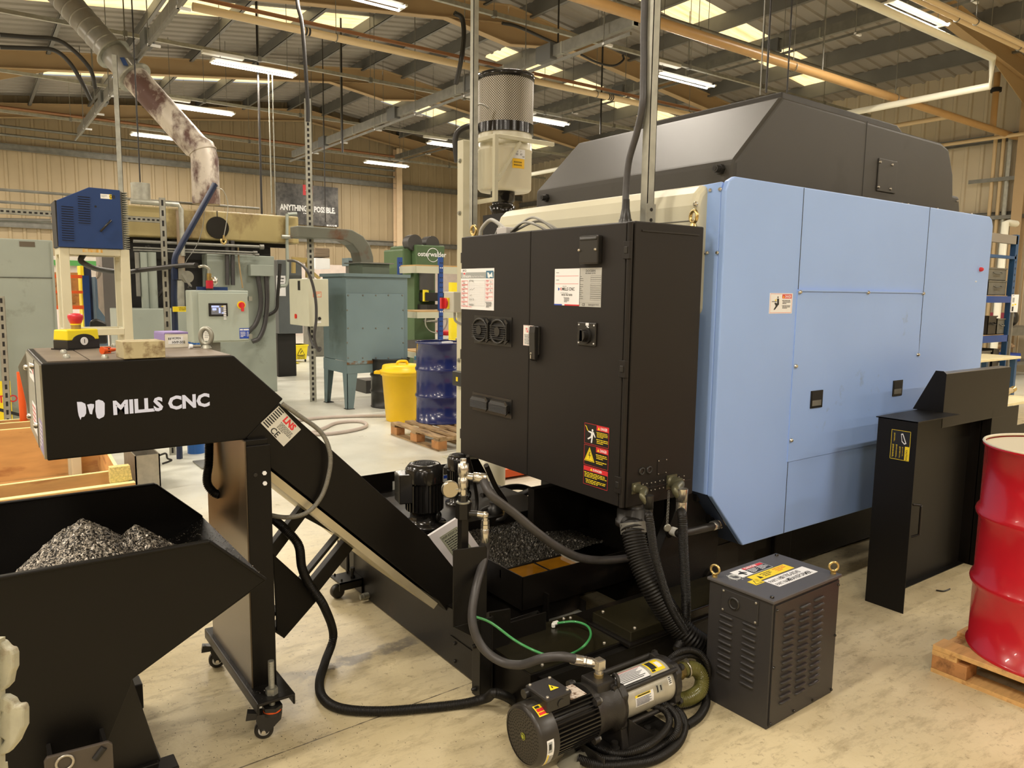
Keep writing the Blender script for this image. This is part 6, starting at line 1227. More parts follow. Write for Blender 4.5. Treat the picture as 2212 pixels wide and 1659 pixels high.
# teal filter housing on legs with its duct
M_teal = mat('teal_paint', ob(122, 136, 128, .72), .42, var=.08, scale=2, col2=ob(98, 110, 100, .7), dirt=.25, dscale=1.5)
M_tealr = mat('teal_rusty', ob(130, 145, 138, .72), .42, var=.06, scale=2, col2=ob(110, 75, 40), dirt=.02, dscale=3)
fh = thing('dust_filter', (4.6, 9.8, 0), 'square teal filter housing on four legs with a rusty duct elbow on top', 'filter')
lx, fy_, by_ = 4.03, 9.3, 10.1; E_ = lambda u, v: at(u, v, Y=fy_)
rx_ = E_(881, 690).x; zt, zb = E_(745, 592).z, E_(745, 782).z
b = MB(); b.box((lx, fy_, zb), (rx_, by_, zt), M_teal); b.build('housing', fh, bevel=.012)
a, c = E_(747, 634), E_(872, 777); b = MB(); b.box((a.x, fy_-.012, c.z), (c.x, fy_, a.z), M_tealr); pn = b.build('access_panel', fh, bevel=.003)
boltp('bolt', pn, [E_(u, v)-Y_*.012 for u in (751, 783, 811, 838, 868) for v in (638, 709, 773)]+[E_(u, v)-Y_*.012 for u in (749, 870) for v in (670, 740)], -Y_, .012, M_galvd, .01, 6)
b = MB(); b.box((a.x, fy_-.014, c.z-.03), (c.x-.03, fy_, c.z+.012), mat('rust_edge', ob(115, 75, 35), .8, var=.3, scale=12, col2=ob(120, 140, 135), dirt=.45, dscale=9)); b.build('rust_run', pn)
b = MB(); b.box((lx-.03, fy_-.03, zt-.03), (rx_+.03, by_+.03, zt+.012), M_teal); b.box((lx+.35, fy_+.25, zt), (rx_-.15, by_-.1, zt+.16), mat('dull_green', ob(95, 98, 75), .55, var=.1)); b.box((lx+.3, fy_+.2, zt+.155), (rx_-.1, by_-.05, zt+.17), M_galvd); b.build('roof_plate', fh)
for x, y in ((lx, fy_), (rx_-.16, fy_), (lx, by_-.16), (rx_-.16, by_-.16)):
    b = MB(); sx = 1 if x == lx else -1; xx = x if sx > 0 else x+.16; sy = 1 if y == fy_ else -1; yy = y if sy > 0 else y+.16
    b.prism([(xx, yy, zb), (xx+sx*.17, yy, zb), (xx+sx*.085, yy, 0), (xx, yy, 0)], (0, sy*.008, 0), M_teal); b.prism([(xx, yy, zb), (xx, yy+sy*.17, zb), (xx, yy+sy*.085, 0), (xx, yy, 0)], (sx*.008, 0, 0), M_teal); b.box((xx-.01*sx, yy-.01*sy, 0), (xx+sx*.1, yy+sy*.1, .008), M_dark); b.build('leg', fh)
b = MB(); b.box((lx, fy_-.004, zb-.16), (rx_, fy_+.004, zb), M_teal); b.box((lx-.004, fy_, zb-.16), (lx+.004, by_, zb), M_teal); b.build('apron', fh)
M_rd = mat('rusty_duct', ob(110, 105, 85), .45, .2, var=.1, scale=2, col2=ob(105, 68, 42), dirt=.42, dscale=2.2)
YU = 9.95; U_ = lambda u, v: at(u, v, Y=YU); b = MB()
outer = [U_(643, 487)]+[U_(u, v) for u, v in ((729, 493), (760, 496), (785, 510), (800, 530), (807, 555), (808, 592))]; inner = [U_(u, v) for u, v in ((780, 592), (780, 565), (775, 545), (762, 528), (745, 519), (729, 517), (643, 513))]
b.prism([(p.x, YU, p.z) for p in outer+inner], (0, .3, 0), M_rd); b.build('duct_elbow', fh, bevel=.015)
a, c = at(666, 602, Y=9.2), at(711, 705, Y=9.2); xb0 = a.x
bc = thing('control_box', ((xb0+c.x)/2, 9.35, c.z), 'beige control box fixed to the side of the teal filter housing', 'control box')
M_bei = mat('beige_enclosure', ob(200, 188, 152), .45, var=.03)
b = MB(); b.box((xb0, 9.2, c.z), (c.x, 9.9, a.z), M_bei); b.build('enclosure', bc, bevel=.008)
b = MB(); p = at(690, 688, Y=9.2); b.cyl((p.x, 9.19, p.z), (p.x, 9.2, p.z), .02, M_plas, 14); b.build('button', bc)
a2 = at(676, 630, Y=9.2); sticker('stamp', bc, (a2.x, 9.2, a2.z), X_, -Z_, .11, .07, M_bei, [('f', .0, .0, 1, 1, M_org, .006), ('l', .1, .2, .9, .8, 2, M_org)], -Y_)
sticker('tag', bc, (at(684, 694, Y=9.2).x, 9.2, at(684, 694, Y=9.2).z), X_, -Z_, .06, .02, M_white, [], -Y_)
p = at(640, 683, X=xb0); b = MB(); b.cyl((xb0-.015, p.y, p.z), (xb0, p.y, p.z), .03, M_red, 14); b.box((xb0-.02, p.y-.01, p.z-.03), (xb0-.01, p.y+.01, p.z+.03), M_org); b.build('isolator', bc)
p = at(646, 615, X=xb0); b = MB(); b.box((xb0-.004, p.y-.04, p.z-.07), (xb0, p.y+.04, p.z+.05), M_plas); b.build('side_label', bc)
hose('power_cable', [at(622, 563, Y=10.4), at(640, 565, Y=9.6), at(660, 580, Y=9.1), at(674, 610, Y=9.08), at(682, 650, Y=9.08), at(683, 690, Y=9.08), at(679, 730, Y=9.08), at(687, 757, Y=9.1), at(692, 752, Y=9.15), at(678, 748, Y=9.3), at(668, 720, Y=9.4), at(668, 700, Y=9.5)], .018, M_rubg, 'dark cable draped over the front of the beige control box', None, 8, cat='cable')
b = MB(); YT = 13.0; T_ = lambda u, v: at(u, v, Y=YT)
mm = thing('grey_machine', (T_(622, 700).x, 13.6, 0), 'grey machine with yellow bracket partly hidden behind the beige control box', 'machine')
a, c = T_(612, 560), T_(668, 722); b.box((a.x, YT+.3, c.z), (c.x, 14.2, a.z), mat('slate_machine', ob(98, 98, 90, .8), .5, var=.05)); b.box((a.x, YT+.4, 0), (c.x-.1, 14.1, c.z), M_dark); b.build('body', mm, bevel=.01)
b = MB(); M_och = mat('ochre_bracket', ob(170, 140, 75), .5); b.beam(T_(630, 560), T_(671, 563), .05, .08, M_och); b.beam(T_(634, 560), T_(634, 590), .08, .05, M_och); b.beam(T_(664, 563), T_(664, 600), .08, .05, M_och); b.beam(T_(664, 580), T_(690, 602), .05, .05, M_och); b.build('lifting_bracket', mm)
a, c = at(609, 595, Y=YT), at(630, 640, Y=YT); sticker('paper_notice', mm, (a.x, YT+.295, a.z), X_, -Z_, c.x-a.x, a.z-c.z, M_white, [('l', .1, .1, .9, .7, 4, M_ink)], -Y_)
# yellow mop bucket and fallen sign
mb_ = at(645, 783, Z=0); mk = thing('mop_bucket', mb_, 'yellow wheeled mop bucket with black caution print by the tall slotted post', 'bucket')
bw = .36; b = MB(); zt = .38; vs = []
for z, s in ((.06, .86), (zt, 1.0)):
    for sx, sy in ((-1, -1), (1, -1), (1, 1), (-1, 1)): vs.append((mb_.x+sx*bw*s/2*1.25, mb_.y+.2+sy*.19*s, z))
b.add(vs, [(0, 3, 2, 1), (0, 1, 5, 4), (1, 2, 6, 5), (2, 3, 7, 6), (3, 0, 4, 7), (4, 5, 6, 7)], M_estop); b.box((mb_.x-.24, mb_.y, zt-.03), (mb_.x+.24, mb_.y+.4, zt), M_estop); b.build('tub', mk, bevel=.012)
b = MB(); c = V((mb_.x+.06, mb_.y+.012, .22)); 
def tri(b, c, s, m, o): b.quad([c+V((-s, o, -s*.8)), c+V((s, o, -s*.8)), c+V((0, o, s))], m)
tri(b, c, .09, M_ink, -.012); tri(b, c, .07, M_estop, -.014); b.beam(c+V((-.02, -.016, -.03)), c+V((.02, -.016, .03)), .015, .002, M_ink, up=Y_); b.text('CAUTION', c+V((0, -.012, -.115)), X_, Z_, .038, M_ink, 'c', 1); b.text('WET FLOOR', c+V((0, -.012, -.145)), X_, Z_, .03, M_ink, 'c', 1); b.build('caution_print', mk, norm=False)
for sx in (-.16, .16): b = MB(); b.lathe((mb_.x+sx, mb_.y+.05, .03), X_, [(0, .028), (.02, .028)], M_dark, 14); b.box((mb_.x+sx, mb_.y+.04, .03), (mb_.x+sx+.02, mb_.y+.06, .08), M_dark); b.build('wheel', mk)
p = at(615, 787, Z=0); b = MB(); b.prism([(p.x-.3, p.y-.05, .012), (p.x+.32, p.y-.05, .012), (p.x+.1, p.y-.05, .09), (p.x-.1, p.y-.05, .09)], (0, .28, 0), M_estop); b.build('floor_sign', label='yellow floor sign lying flat left of the mop bucket', cat='sign', bevel=.006)

# poster on the gable wall
YW = 24.93; Wp = lambda u, v: at(u, v, Y=YW-.06)
a, c = Wp(596, 394), Wp(730, 405); zb = Wp(728, 490).z
M_sheep = bpy.data.materials.new('dark_photo'); M_sheep.use_nodes = True; nt = M_sheep.node_tree
tc = nt.nodes.new('ShaderNodeTexCoord'); vo = nt.nodes.new('ShaderNodeTexVoronoi'); vo.inputs['Scale'].default_value = 1.7; vo.feature = 'SMOOTH_F1'; n_ = nt.nodes.new('ShaderNodeTexNoise'); n_.inputs['Scale'].default_value = 9; n_.inputs['Detail'].default_value = 6
mr = nt.nodes.new('ShaderNodeMath'); mr.operation = 'MULTIPLY'; rp = nt.nodes.new('ShaderNodeValToRGB'); rp.color_ramp.elements[0].color = (.012, .012, .013, 1); rp.color_ramp.elements[0].position = .12; rp.color_ramp.elements[1].color = (.2, .19, .18, 1); rp.color_ramp.elements[1].position = .55
iv = nt.nodes.new('ShaderNodeMath'); iv.operation = 'SUBTRACT'; iv.inputs[0].default_value = 1.0
for f_, t_2 in ((tc.outputs['Object'], vo.inputs['Vector']), (tc.outputs['Object'], n_.inputs['Vector']), (vo.outputs['Distance'], iv.inputs[1]), (iv.outputs[0], mr.inputs[0]), (n_.outputs[0], mr.inputs[1]), (mr.outputs[0], rp.inputs[0]), (rp.outputs[0], nt.nodes['Principled BSDF'].inputs['Base Color'])): nt.links.new(f_, t_2)
ps = MB(); ps.box((a.x, YW-.06, zb), (c.x, YW+.06, (a.z+c.z)/2), M_sheep); ps = ps.build('poster', label='dark poster reading ANYTHING IS POSSIBLE on the gable wall', cat='poster')
w, h = c.x-a.x, (a.z+c.z)/2-zb; sticker('print', ps, (a.x, YW-.06, zb+h), X_, -Z_, w, h, M_sheep, [('r', .42, .0, .58, .26, M_red), ('p', [(.46, .14), (.5, .06), (.54, .14), (.52, .18), (.48, .18)], M_paper), ('t', 'ANYTHING IS POSSIBLE.', .5, .66, .14, M_white, 'c', 2, .70), ('l', .42, .70, .72, .75, 1, M_white), ('r', .8, .96, .97, 1.0, M_white), ('t', 'WAHL', .885, 1.0, .05, M_ink, 'c', 1)], -Y_, t=.003)

# small machines far behind the teal filter
b = MB(); YG = 17.0; a, c = at(680, 535, Y=YG), at(714, 602, Y=YG)
ov = thing('white_machine', ((a.x+c.x)/2, YG+.4, 0), 'white machine with brown bellows top far behind the tall slotted post', 'machine')
b.box((a.x, YG, at(680, 555, Y=YG).z), (c.x, YG+.6, a.z), mat('brown_bellows', ob(120, 98, 72), .7, var=.25, scale=6, stretch=(.3, 1, 5))); b.build('bellows', ov, bevel=.03)
b = MB(); b.box((a.x, YG, at(680, 580, Y=YG).z), (c.x, YG+.6, at(680, 557, Y=YG).z), M_white); b.box((a.x-.3, YG-.1, at(680, 602, Y=YG).z-.3), (c.x+.3, YG+.7, at(680, 602, Y=YG).z), M_white); b.box((a.x-.1, YG, 0), (c.x+.1, YG+.6, at(680, 602, Y=YG).z-.3), M_galvd); b.build('body', ov, bevel=.02)
b = MB(); a, c = at(753, 557, Y=13), at(776, 575, Y=13); b.box((a.x, 13, c.z), (c.x, 13.3, a.z), M_teal); b.box((a.x, 12.98, c.z), (c.x, 13, c.z+.09), M_dark); b.box((a.x+.05, 13.05, 0), (c.x-.05, 13.25, c.z), M_galvd); b.build('motor_box', label='small teal box with black grille behind the duct elbow', cat='machine')
# green press
YR = 14.0; Rr = lambda u, v: at(u, v, Y=YR)
M_gr = mat('press_green', ob(84, 104, 60, .8), .5, var=.08, scale=2)
gp = thing('powder_press', (7.9, 14.6, 0), 'tall green press with white script on its head behind the blue racking', 'press')
a, c = Rr(899, 528), Rr(962, 575); b = MB(); b.prism([(a.x, YR, Rr(899, 528).z), (Rr(962, 531).x, YR, Rr(962, 531).z), (Rr(958, 577).x, YR, Rr(958, 580).z), (Rr(900, 580).x, YR, Rr(900, 580).z)], (0, 1.2, 0), M_gr); b.prism([(Rr(880, 537).x, YR+.2, Rr(880, 537).z), (Rr(900, 535).x, YR+.2, Rr(900, 535).z), (Rr(900, 600).x, YR+.2, Rr(900, 600).z), (Rr(887, 595).x, YR+.2, Rr(887, 595).z), (Rr(880, 578).x, YR+.2, Rr(880, 578).z)], (0, .9, 0), M_gr); b.build('head', gp, bevel=.03)
b = MB(); p = Rr(933, 551); b.text('osterwalder', (p.x, YR-.01, p.z-.03), X_, Z_, .14, M_white, 'c', 1); b.torus((p.x+.02, YR-.01, p.z), Y_, .14, .008, M_white, 28, 4); b.build('lettering', gp, norm=False)
for u, v, r in ((902, 524, .17), (940, 526, .16)): p = Rr(u, v); b = MB(); b.lathe((p.x, YR+.1, p.z), Y_, [(0, r), (.25, r)], mat('dark_sheave', ob(62, 56, 48), .5), 24); b.build('sheave', gp)
b = MB(); a, c = Rr(905, 582), Rr(950, 800); b.box((a.x, YR+.2, 0), (c.x, YR+1.1, a.z), M_gr); b.build('column', gp)
b = MB(); p = Rr(926, 606); b.cyl((p.x, YR+.08, p.z-.2), (p.x, YR+.08, p.z+.16), .16, mat('dark_sheave', (0, 0, 0)), 20); b.box((Rr(915, 632).x, YR-.1, Rr(915, 650).z), (Rr(955, 632).x, YR+.3, Rr(915, 632).z), M_dark); b.box((Rr(912, 655).x, YR-.2, Rr(912, 670).z), (Rr(960, 655).x, YR+.3, Rr(912, 658).z), M_dark); b.build('ram_and_table', gp)
b = MB(); a, c = Rr(913, 626), Rr(923, 651); b.box((a.x, YR-.06, c.z), (c.x, YR, a.z), M_estop); b.box((a.x+.03, YR-.066, c.z+.05), (c.x-.03, YR-.06, a.z-.05), M_ink); b.build('yellow_plate', gp)
b = MB(); p = Rr(927, 693); b.torus((p.x, YR-.3, p.z), V((.2, 1, .1)), .24, .014, M_galv, 30, 6); b.beam((p.x-.23, YR-.3, p.z), (p.x+.23, YR-.3, p.z+.05), .02, .02, M_galv); b.cyl((p.x, YR-.3, p.z), (p.x, YR+.2, p.z), .03, M_galvd, 10); b.build('handwheel', gp)
b = MB(); a, c = Rr(884, 735), Rr(990, 745); b.box((a.x, YR-.5, c.z-.1), (c.x+.3, YR+.1, a.z), mat('dark_bench', ob(72, 64, 54), .6, var=.1)); b.box((a.x, YR-.5, c.z-.16), (c.x+.3, YR+.1, c.z-.1), M_galvd); b.box((a.x+.1, YR-.4, 0), (a.x+.2, YR, c.z-.1), M_galvd); b.box((c.x, YR-.4, 0), (c.x+.1, YR, c.z-.1), M_galvd); b.build('work_table', label='dark work table under the green press', cat='table')
b = MB(); p = Rr(955, 716); b.lathe((p.x, YR-.3, p.z-.06), Z_, [(0, .2), (.08, .28), (.09, .28)], M_red, 20); b.build('red_basin', label='red plastic basin on the dark table', cat='basin')
# blue boltless racking with beige beams
M_rkb = mat('racking_blue', ob(30, 78, 145, .7), .42); YK = 10.2; Kk = lambda u, v: at(u, v, Y=YK)
rk = thing('storage_rack', (5.9, 10.5, 0), 'blue upright racking with beige shelf beams in front of the green press', 'rack')
xk = [Kk(902, 700).x, Kk(953, 700).x]; xk.append(xk[0]+1.9)
for i, (u, vt) in enumerate(((902, 560), (953, 556), (0, 0))):
    b = MB(); x = xk[i]; yy = YK+(.55 if i == 0 else 0); zt = Kk(953, 556).z
    if i == 2: zt = zt
    b.box((x-.035, yy, 0), (x+.035, yy+.05, zt), M_rkb)
    for k in range(int(zt/.075)): z = .05+k*.075; b.box((x-.024, yy-.002, z), (x-.008, yy, z+.02), M_white if k % 9 == 7 else M_dark); b.box((x+.008, yy-.002, z), (x+.024, yy, z+.02), M_white if k % 9 == 7 else M_dark)
    b.build('upright', rk)
for v0, v1 in ((576, 591), (674, 687), (760, 772)):
    z0, z1_ = Kk(953, v1).z, Kk(953, v0).z; b = MB(); b.box((xk[0], YK+.01, z0), (xk[2], YK+.05, z1_), M_bei); b.box((xk[0], YK+.01, z1_), (xk[2], YK+.6, z1_+.02), mat('shelf_chipboard', ob(195, 150, 90), .7, var=.1)); b.box((xk[0]-.02, YK+.05, z0), (xk[0], YK+.6, z1_), M_bei); b.build('shelf', rk)
# yellow guards and things behind the racking
b = MB(); a, c = at(975, 610, Y=12.5), at(986, 730, Y=12.5); b.box((a.x, 12.5, c.z), (c.x+.08, 12.6, a.z), M_estop); b.box((a.x, 12.5, 0), (a.x+.1, 12.6, c.z), M_estop); b.build('safety_guard', label='upright yellow guard behind the blue racking', cat='guard')

# drum, bins and pallet
def pallet(name, x0, x1, y0, y1, label, zt=.14, nb=5, parent=None, along='x', m1=None):
    t = thing(name, ((x0+x1)/2, (y0+y1)/2, 0), label, 'pallet'); m1 = m1 or M_woodd
    for i in range(nb):
        y = y0+(y1-y0-.1)*i/(nb-1); b = MB()
        if along == 'x': b.box((x0, y, zt-.022), (x1, y+.1, zt), m1)
        else:
            x = x0+(x1-x0-.1)*i/(nb-1); b.box((x, y0, zt-.022), (x+.1, y1, zt), m1)
        b.build('deck_board', t, bevel=.002)
    for i in range(3):
        b = MB(); 
        if along == 'x': x = x0+(x1-x0-.1)*i/2; b.box((x, y0, zt-.044), (x+.1, y1, zt-.022), m1)
        else: y = y0+(y1-y0-.1)*i/2; b.box((x0, y, zt-.044), (x1, y+.1, zt-.022), m1)
        b.build('bearer', t)
        for j in range(3):
            b = MB(); x = x0+(x1-x0-.1)*i/2; y = y0+(y1-y0-.14)*j/2; b.box((x, y, .018 if along == 'y' else 0), (x+.1, y+.14, zt-.044), M_woodb); b.build('block', t, bevel=.003)
    for i in range(3):
        x = x0+(x1-x0-.1)*i/2; b = MB(); b.box((x, y0, 0), (x+.1, y1, .018), m1); b.build('skid', t)
    return t
pallet('timber_pallet', 3.72, 4.52, 6.38, 7.42, 'grey timber pallet carrying the navy blue drum', .144, 5, along='y')
def drum(name, x, y, z, r, h, m, label, lid=None, hoops=2):
    t = thing(name, (x, y, z), label, 'drum'); b = MB(); pr = [(0, r*.985), (.012, r*1.0), (.014, r*.97)]
    for k in range(hoops):
        c = h*(k+1)/(hoops+1); pr += [(c-.03, r*.97), (c-.012, r*1.01), (c, r*1.02), (c+.012, r*1.01), (c+.03, r*.97)]
    pr += [(h-.014, r*.97), (h-.012, r*1.0), (h, r*1.0), (h+.002, r*.985)]
    b.lathe((x, y, z), Z_, pr, m, 64, cap=False); b.build('shell', t)
    b = MB(); b.lathe((x, y, z+h-.012), Z_, [(0, r*.97), (.002, r*.97)], lid or m, 48); b.torus((x, y, z+h), Z_, r*.985, .006, lid or m, 64, 6); b.build('lid', t)
    return t
M_nd = mat('navy_drum', ob(28, 36, 80, 1.0), .22, coat=.3)
bp_ = at(958, 918, Z=.144); nd = drum('steel_drum', bp_.x+.13, bp_.y+.26, .144, .292, .88, M_nd, 'navy blue steel drum on the timber pallet')
b = MB(); c = V((bp_.x+.1, bp_.y+.1, 1.02)); b.box((c.x-.05, c.y-.03, c.z-.005), (c.x+.06, c.y+.03, c.z+.02), M_white); b.build('bung_tag', nd)
yb_ = at(862, 915, Z=0); yx, yy = yb_.x+.15, yb_.y+.2
yb = thing('plastic_bin', (yx, yy, 0), 'bright yellow plastic bin with lid and side handles', 'bin')
M_yb = mat('bin_yellow', ob(250, 190, 15), .38, var=.02); b = MB(); b.lathe((yx, yy, 0), Z_, [(0, .19), (.01, .2), (.56, .245), (.561, .262), (.6, .265)], M_yb, 48); b.build('tub', yb)
b = MB(); b.lathe((yx, yy, .6), Z_, [(0, .27), (.02, .275), (.024, .25), (.075, .24), (.085, .23), (.088, 0)], M_yb, 48, cap=False); lb = b.build('lid', yb)
b = MB(); b.tube(spline([(yx-.07, yy, .68), (yx-.06, yy, .72), (yx, yy, .73), (yx+.06, yy, .72), (yx+.07, yy, .68)], 5), .016, M_yb, 8); b.build('lid_handle', lb)
for s in (-1, 1):
    d = V((.81, -.586, 0))*s; n = V((-d.y, d.x, 0)); o = V((yx, yy, .575))+d*.25; b = MB(); b.prism([o-n*.09, o+d*.085-n*.07, o+d*.085+n*.07, o+n*.09, o+n*.06, o+d*.06+n*.045, o+d*.06-n*.045, o-n*.06], Z_*.03, M_yb); b.build('side_handle', yb)
p = at(835, 880, Z=0); drum('oil_drum', p.x+.1, p.y+.08, 0, .27, .66, mat('black_drum', (.018, .017, .015), .35), 'black drum standing behind the yellow bin')
a = at(905, 790, Y=9.1); b = MB(); b.box((a.x+.05, 8.95, .0), (a.x+.5, 9.25, .62), M_galvd); bx_ = b.build('parts_tank', label='grey tank with pale teal lid between the yellow bin and navy drum', cat='tank'); b = MB(); b.box((a.x+.02, 8.9, .62), (a.x+.55, 9.28, .68), mat('lid_teal', ob(110, 155, 165), .45)); b.build('lid', bx_, bevel=.01)
M_hp = mat('pink_hose', ob(188, 165, 142), .5, var=.05)
g0 = lambda u, v: at(u, v, Z=.02)
hose('floor_hose', [g0(640, 908), g0(700, 902), g0(760, 899), g0(830, 898), g0(900, 897), g0(950, 893)], .02, M_hp, 'pinkish hose running level across the floor behind the loop', None, 10)
hose('floor_hose', [g0(660, 938), g0(710, 937), g0(760, 930), g0(790, 921), g0(786, 912), g0(760, 910), g0(725, 914), g0(700, 925), g0(670, 936)], .02, M_hp, 'pinkish hose lying in a flat loop on the grey floor', None, 10)
# under the filter housing
b = MB(); a = at(750, 820, Z=0); b.box((4.9, 10.6, 0), (5.3, 11, .2), M_plas); b.build('crate_box', label='dark plastic tray on the floor behind the teal legs', cat='tray')

# ================================================================ mist filter on its cream stand
mfx, mfy = at(1091, 300, Y=6.0).x, 6.0
ms = thing('filter_stand', (3.76, 6.06, 0), 'cream steel post and bracket frame holding the mist filter', 'stand')
px0 = 3.73; zt = at(1012, 300, Y=6.0).z
b = MB(); b.box((px0, 5.96, 0), (px0+.1, 6.06, zt-.02), M_cream); b.box((px0-.1, 5.86, 0), (px0+.2, 6.16, .012), M_cream); b.build('post', ms, bevel=.004)
Gf = lambda u, v, Y: at(u, v, Y=Y)
# bracket: square frames in planes X on the camera side of the drum
fx_ = mfx-.30
zz0, zz1 = Gf(1070, 435, 5.72).z, Gf(1070, 290, 5.72).z
for y in (5.72, 6.28):
    b = MB(); b.box((fx_-.02, y-.02, zz0), (fx_+.02, y+.02, zz1), M_cream); b.build('upright', ms, bevel=.003)
for z in (zz0, zz1-.03):
    b = MB(); b.box((fx_-.017, 5.74, z), (fx_+.017, 6.26, z+.036), M_cream); b.build('cross_bar', ms, bevel=.003)
for y in (5.70, 6.26):
    b = MB(); b.box((fx_+.02, y+.003, zz1-.028), (mfx+.36, y+.037, zz1+.008), M_cream); b.build('arm', ms, bevel=.003)
    b = MB(); b.beam((fx_+.022, y+.02, zz1-.40), (mfx-.03, y+.02, zz1-.035), .03, .03, M_cream); b.build('arm_brace', ms, bevel=.003)
for v in (345, 459, 640, 780):
    b = MB(); z = at(1005, v, X=px0).z; b.cyl((px0-.012, 6.01, z), (px0, 6.01, z), .02, M_galv, 14); b.hexnut((px0-.022, 6.01, z), (px0-.008, 6.01, z), .014, M_galv); b.build('bolt', ms)
mst = thing('mist_filter', (mfx, mfy, zz0), 'round mist filter with mesh drum on a cream can, above the black cabinet', 'filter')
rm = .262; zA, zB, zC, zD = at(1091, 415, Y=6).z, at(1091, 293, Y=6).z, at(1091, 272, Y=6).z, at(1091, 178, Y=6).z
M_mesh = bpy.data.materials.new('perforated_sheet'); M_mesh.use_nodes = True; nt = M_mesh.node_tree; pb_ = nt.nodes['Principled BSDF']
tc = nt.nodes.new('ShaderNodeTexCoord'); mp = nt.nodes.new('ShaderNodeMapping'); sx_ = nt.nodes.new('ShaderNodeSeparateXYZ'); at2 = nt.nodes.new('ShaderNodeMath'); at2.operation = 'ARCTAN2'; cb2 = nt.nodes.new('ShaderNodeCombineXYZ')
nt.links.new(tc.outputs['Object'], sx_.inputs[0]); nt.links.new(sx_.outputs['Y'], at2.inputs[0]); nt.links.new(sx_.outputs['X'], at2.inputs[1]); m1 = nt.nodes.new('ShaderNodeMath'); m1.operation = 'MULTIPLY'; m1.inputs[1].default_value = .262; nt.links.new(at2.outputs[0], m1.inputs[0]); nt.links.new(m1.outputs[0], cb2.inputs[0]); nt.links.new(sx_.outputs['Z'], cb2.inputs[1]); nt.links.new(cb2.outputs[0], mp.inputs[0]); mp.inputs['Rotation'].default_value = (0, 0, PI/4); mp.inputs['Scale'].default_value = (62, 62, 62)
ch_ = nt.nodes.new('ShaderNodeTexVoronoi'); ch_.inputs['Scale'].default_value = 1; ch_.inputs['Randomness'].default_value = 0; nt.links.new(mp.outputs[0], ch_.inputs['Vector']); rr_ = nt.nodes.new('ShaderNodeValToRGB'); rr_.color_ramp.elements[0].position = .34; rr_.color_ramp.elements[0].color = (.035, .03, .025, 1); rr_.color_ramp.elements[1].position = .40; rr_.color_ramp.elements[1].color = (.46, .42, .34, 1); nt.links.new(ch_.outputs['Distance'], rr_.inputs[0]); nt.links.new(rr_.outputs[0], pb_.inputs['Base Color']); pb_.inputs['Metallic'].default_value = .4; pb_.inputs['Roughness'].default_value = .45
b = MB(); b.lathe((mfx, mfy, zC), Z_, [(0, rm), (zD-zC, rm)], M_mesh, 64); b.build('mesh_drum', mst)
b = MB(); b.lathe((mfx, mfy, zD), Z_, [(0, rm*1.0), (.0, rm*1.03), (.05, rm*1.03), (.055, rm)], M_gloss, 64); b.build('top_rim', mst)
b = MB(); b.lathe((mfx, mfy, zB), Z_, [(0, rm*1.02), (zC-zB, rm*1.02)], M_gloss, 64); b.build('clamp_band', mst)
M_can = mat('can_cream', ob(222, 205, 168), .3); b = MB(); b.lathe((mfx, mfy, zA), Z_, [(0, rm*.3), (-.0, rm*.9), (.02, rm*.97), (zB-zA-.16, rm*.97), (zB-zA-.155, rm*.985), (zB-zA-.145, rm*.985), (zB-zA-.14, rm*.97), (zB-zA, rm*.97)], M_can, 64); can = b.build('can', mst)
vd = V((mfx, mfy, 0)).normalized(); sd = V((vd.y, -vd.x, 0))
def oncan(u, z): # point on the can surface, u = sideways metres towards the right
    return V((mfx, mfy, z))+sd*u-vd*math.sqrt(max(0, (rm*.975)**2-u*u))
def canlabel(name, u0, u1, z0, z1, m, items=()):
    b = MB(); n = 6
    vs = []
    for i in range(n+1): u = u0+(u1-u0)*i/n; vs += [oncan(u, z0)-vd*.002, oncan(u, z1)-vd*.002]
    b.add(vs, [(2*i, 2*i+2, 2*i+3, 2*i+1) for i in range(n)], m); c = oncan((u0+u1)/2, 0); t = sd-vd*0; s_ = (oncan(u1, 0)-oncan(u0, 0)).normalized()
    for tx, fu, fz, sz, mm, sxx in items: p = oncan(u0, z0)+(oncan(u1, z0)-oncan(u0, z0))*fu+Z_*(z1-z0)*fz-vd*.012; b.text(tx, p, s_, Z_, sz, mm, 'l', 1, sxx)
    b.build(name, can, norm=False)
zl1, zl0 = at(1120, 325, Y=5.8).z, at(1120, 345, Y=5.8).z; zl2 = at(1120, 366, Y=5.8).z
canlabel('maker_label', .07, .185, zl0, zl1, M_white, [('FILTERMIST', .12, .66, .02, M_grn, .8), ('10S997', .28, .34, .024, M_ink, 1), ('CE', .8, .15, .018, M_ink, 1)])
canlabel('amber_label', .07, .18, zl2, zl0-.002, mat('amber_print', ob(250, 185, 20), .5), [('=====', .12, .5, .03, M_ink, 1), ('=====', .12, .2, .03, M_ink, 1)])
b = MB(); zb_ = at(1090, 470, Y=6).z; b.lathe((mfx-.02, mfy, zb_), Z_, [(0, .09), (.1, .13), (.11, .1), (zA-zb_-.1, .1), (zA-zb_-.09, .115), (zA-zb_, .115)], M_gloss, 28); b.build('inlet_spigot', mst)
b = MB(); p0 = oncan(-.28, zC-.04); b.tube(spline([p0+vd*.05, p0-sd*.06+Z_*.03, p0-sd*.16-Z_*.02, p0-sd*.19-Z_*.12, p0-sd*.17-Z_*.3], 8), .028, M_rub, 10); b.build('inlet_hose', mst)
b = MB(); z = zz1-.05; b.tube(spline([(px0+.05, 5.9, z), (px0+.03, 5.88, z+.2), (px0+.1, 5.86, z+.32), (px0+.2, 5.85, z+.3)], 6), .009, M_cable, 6); b.build('supply_cable', mst)
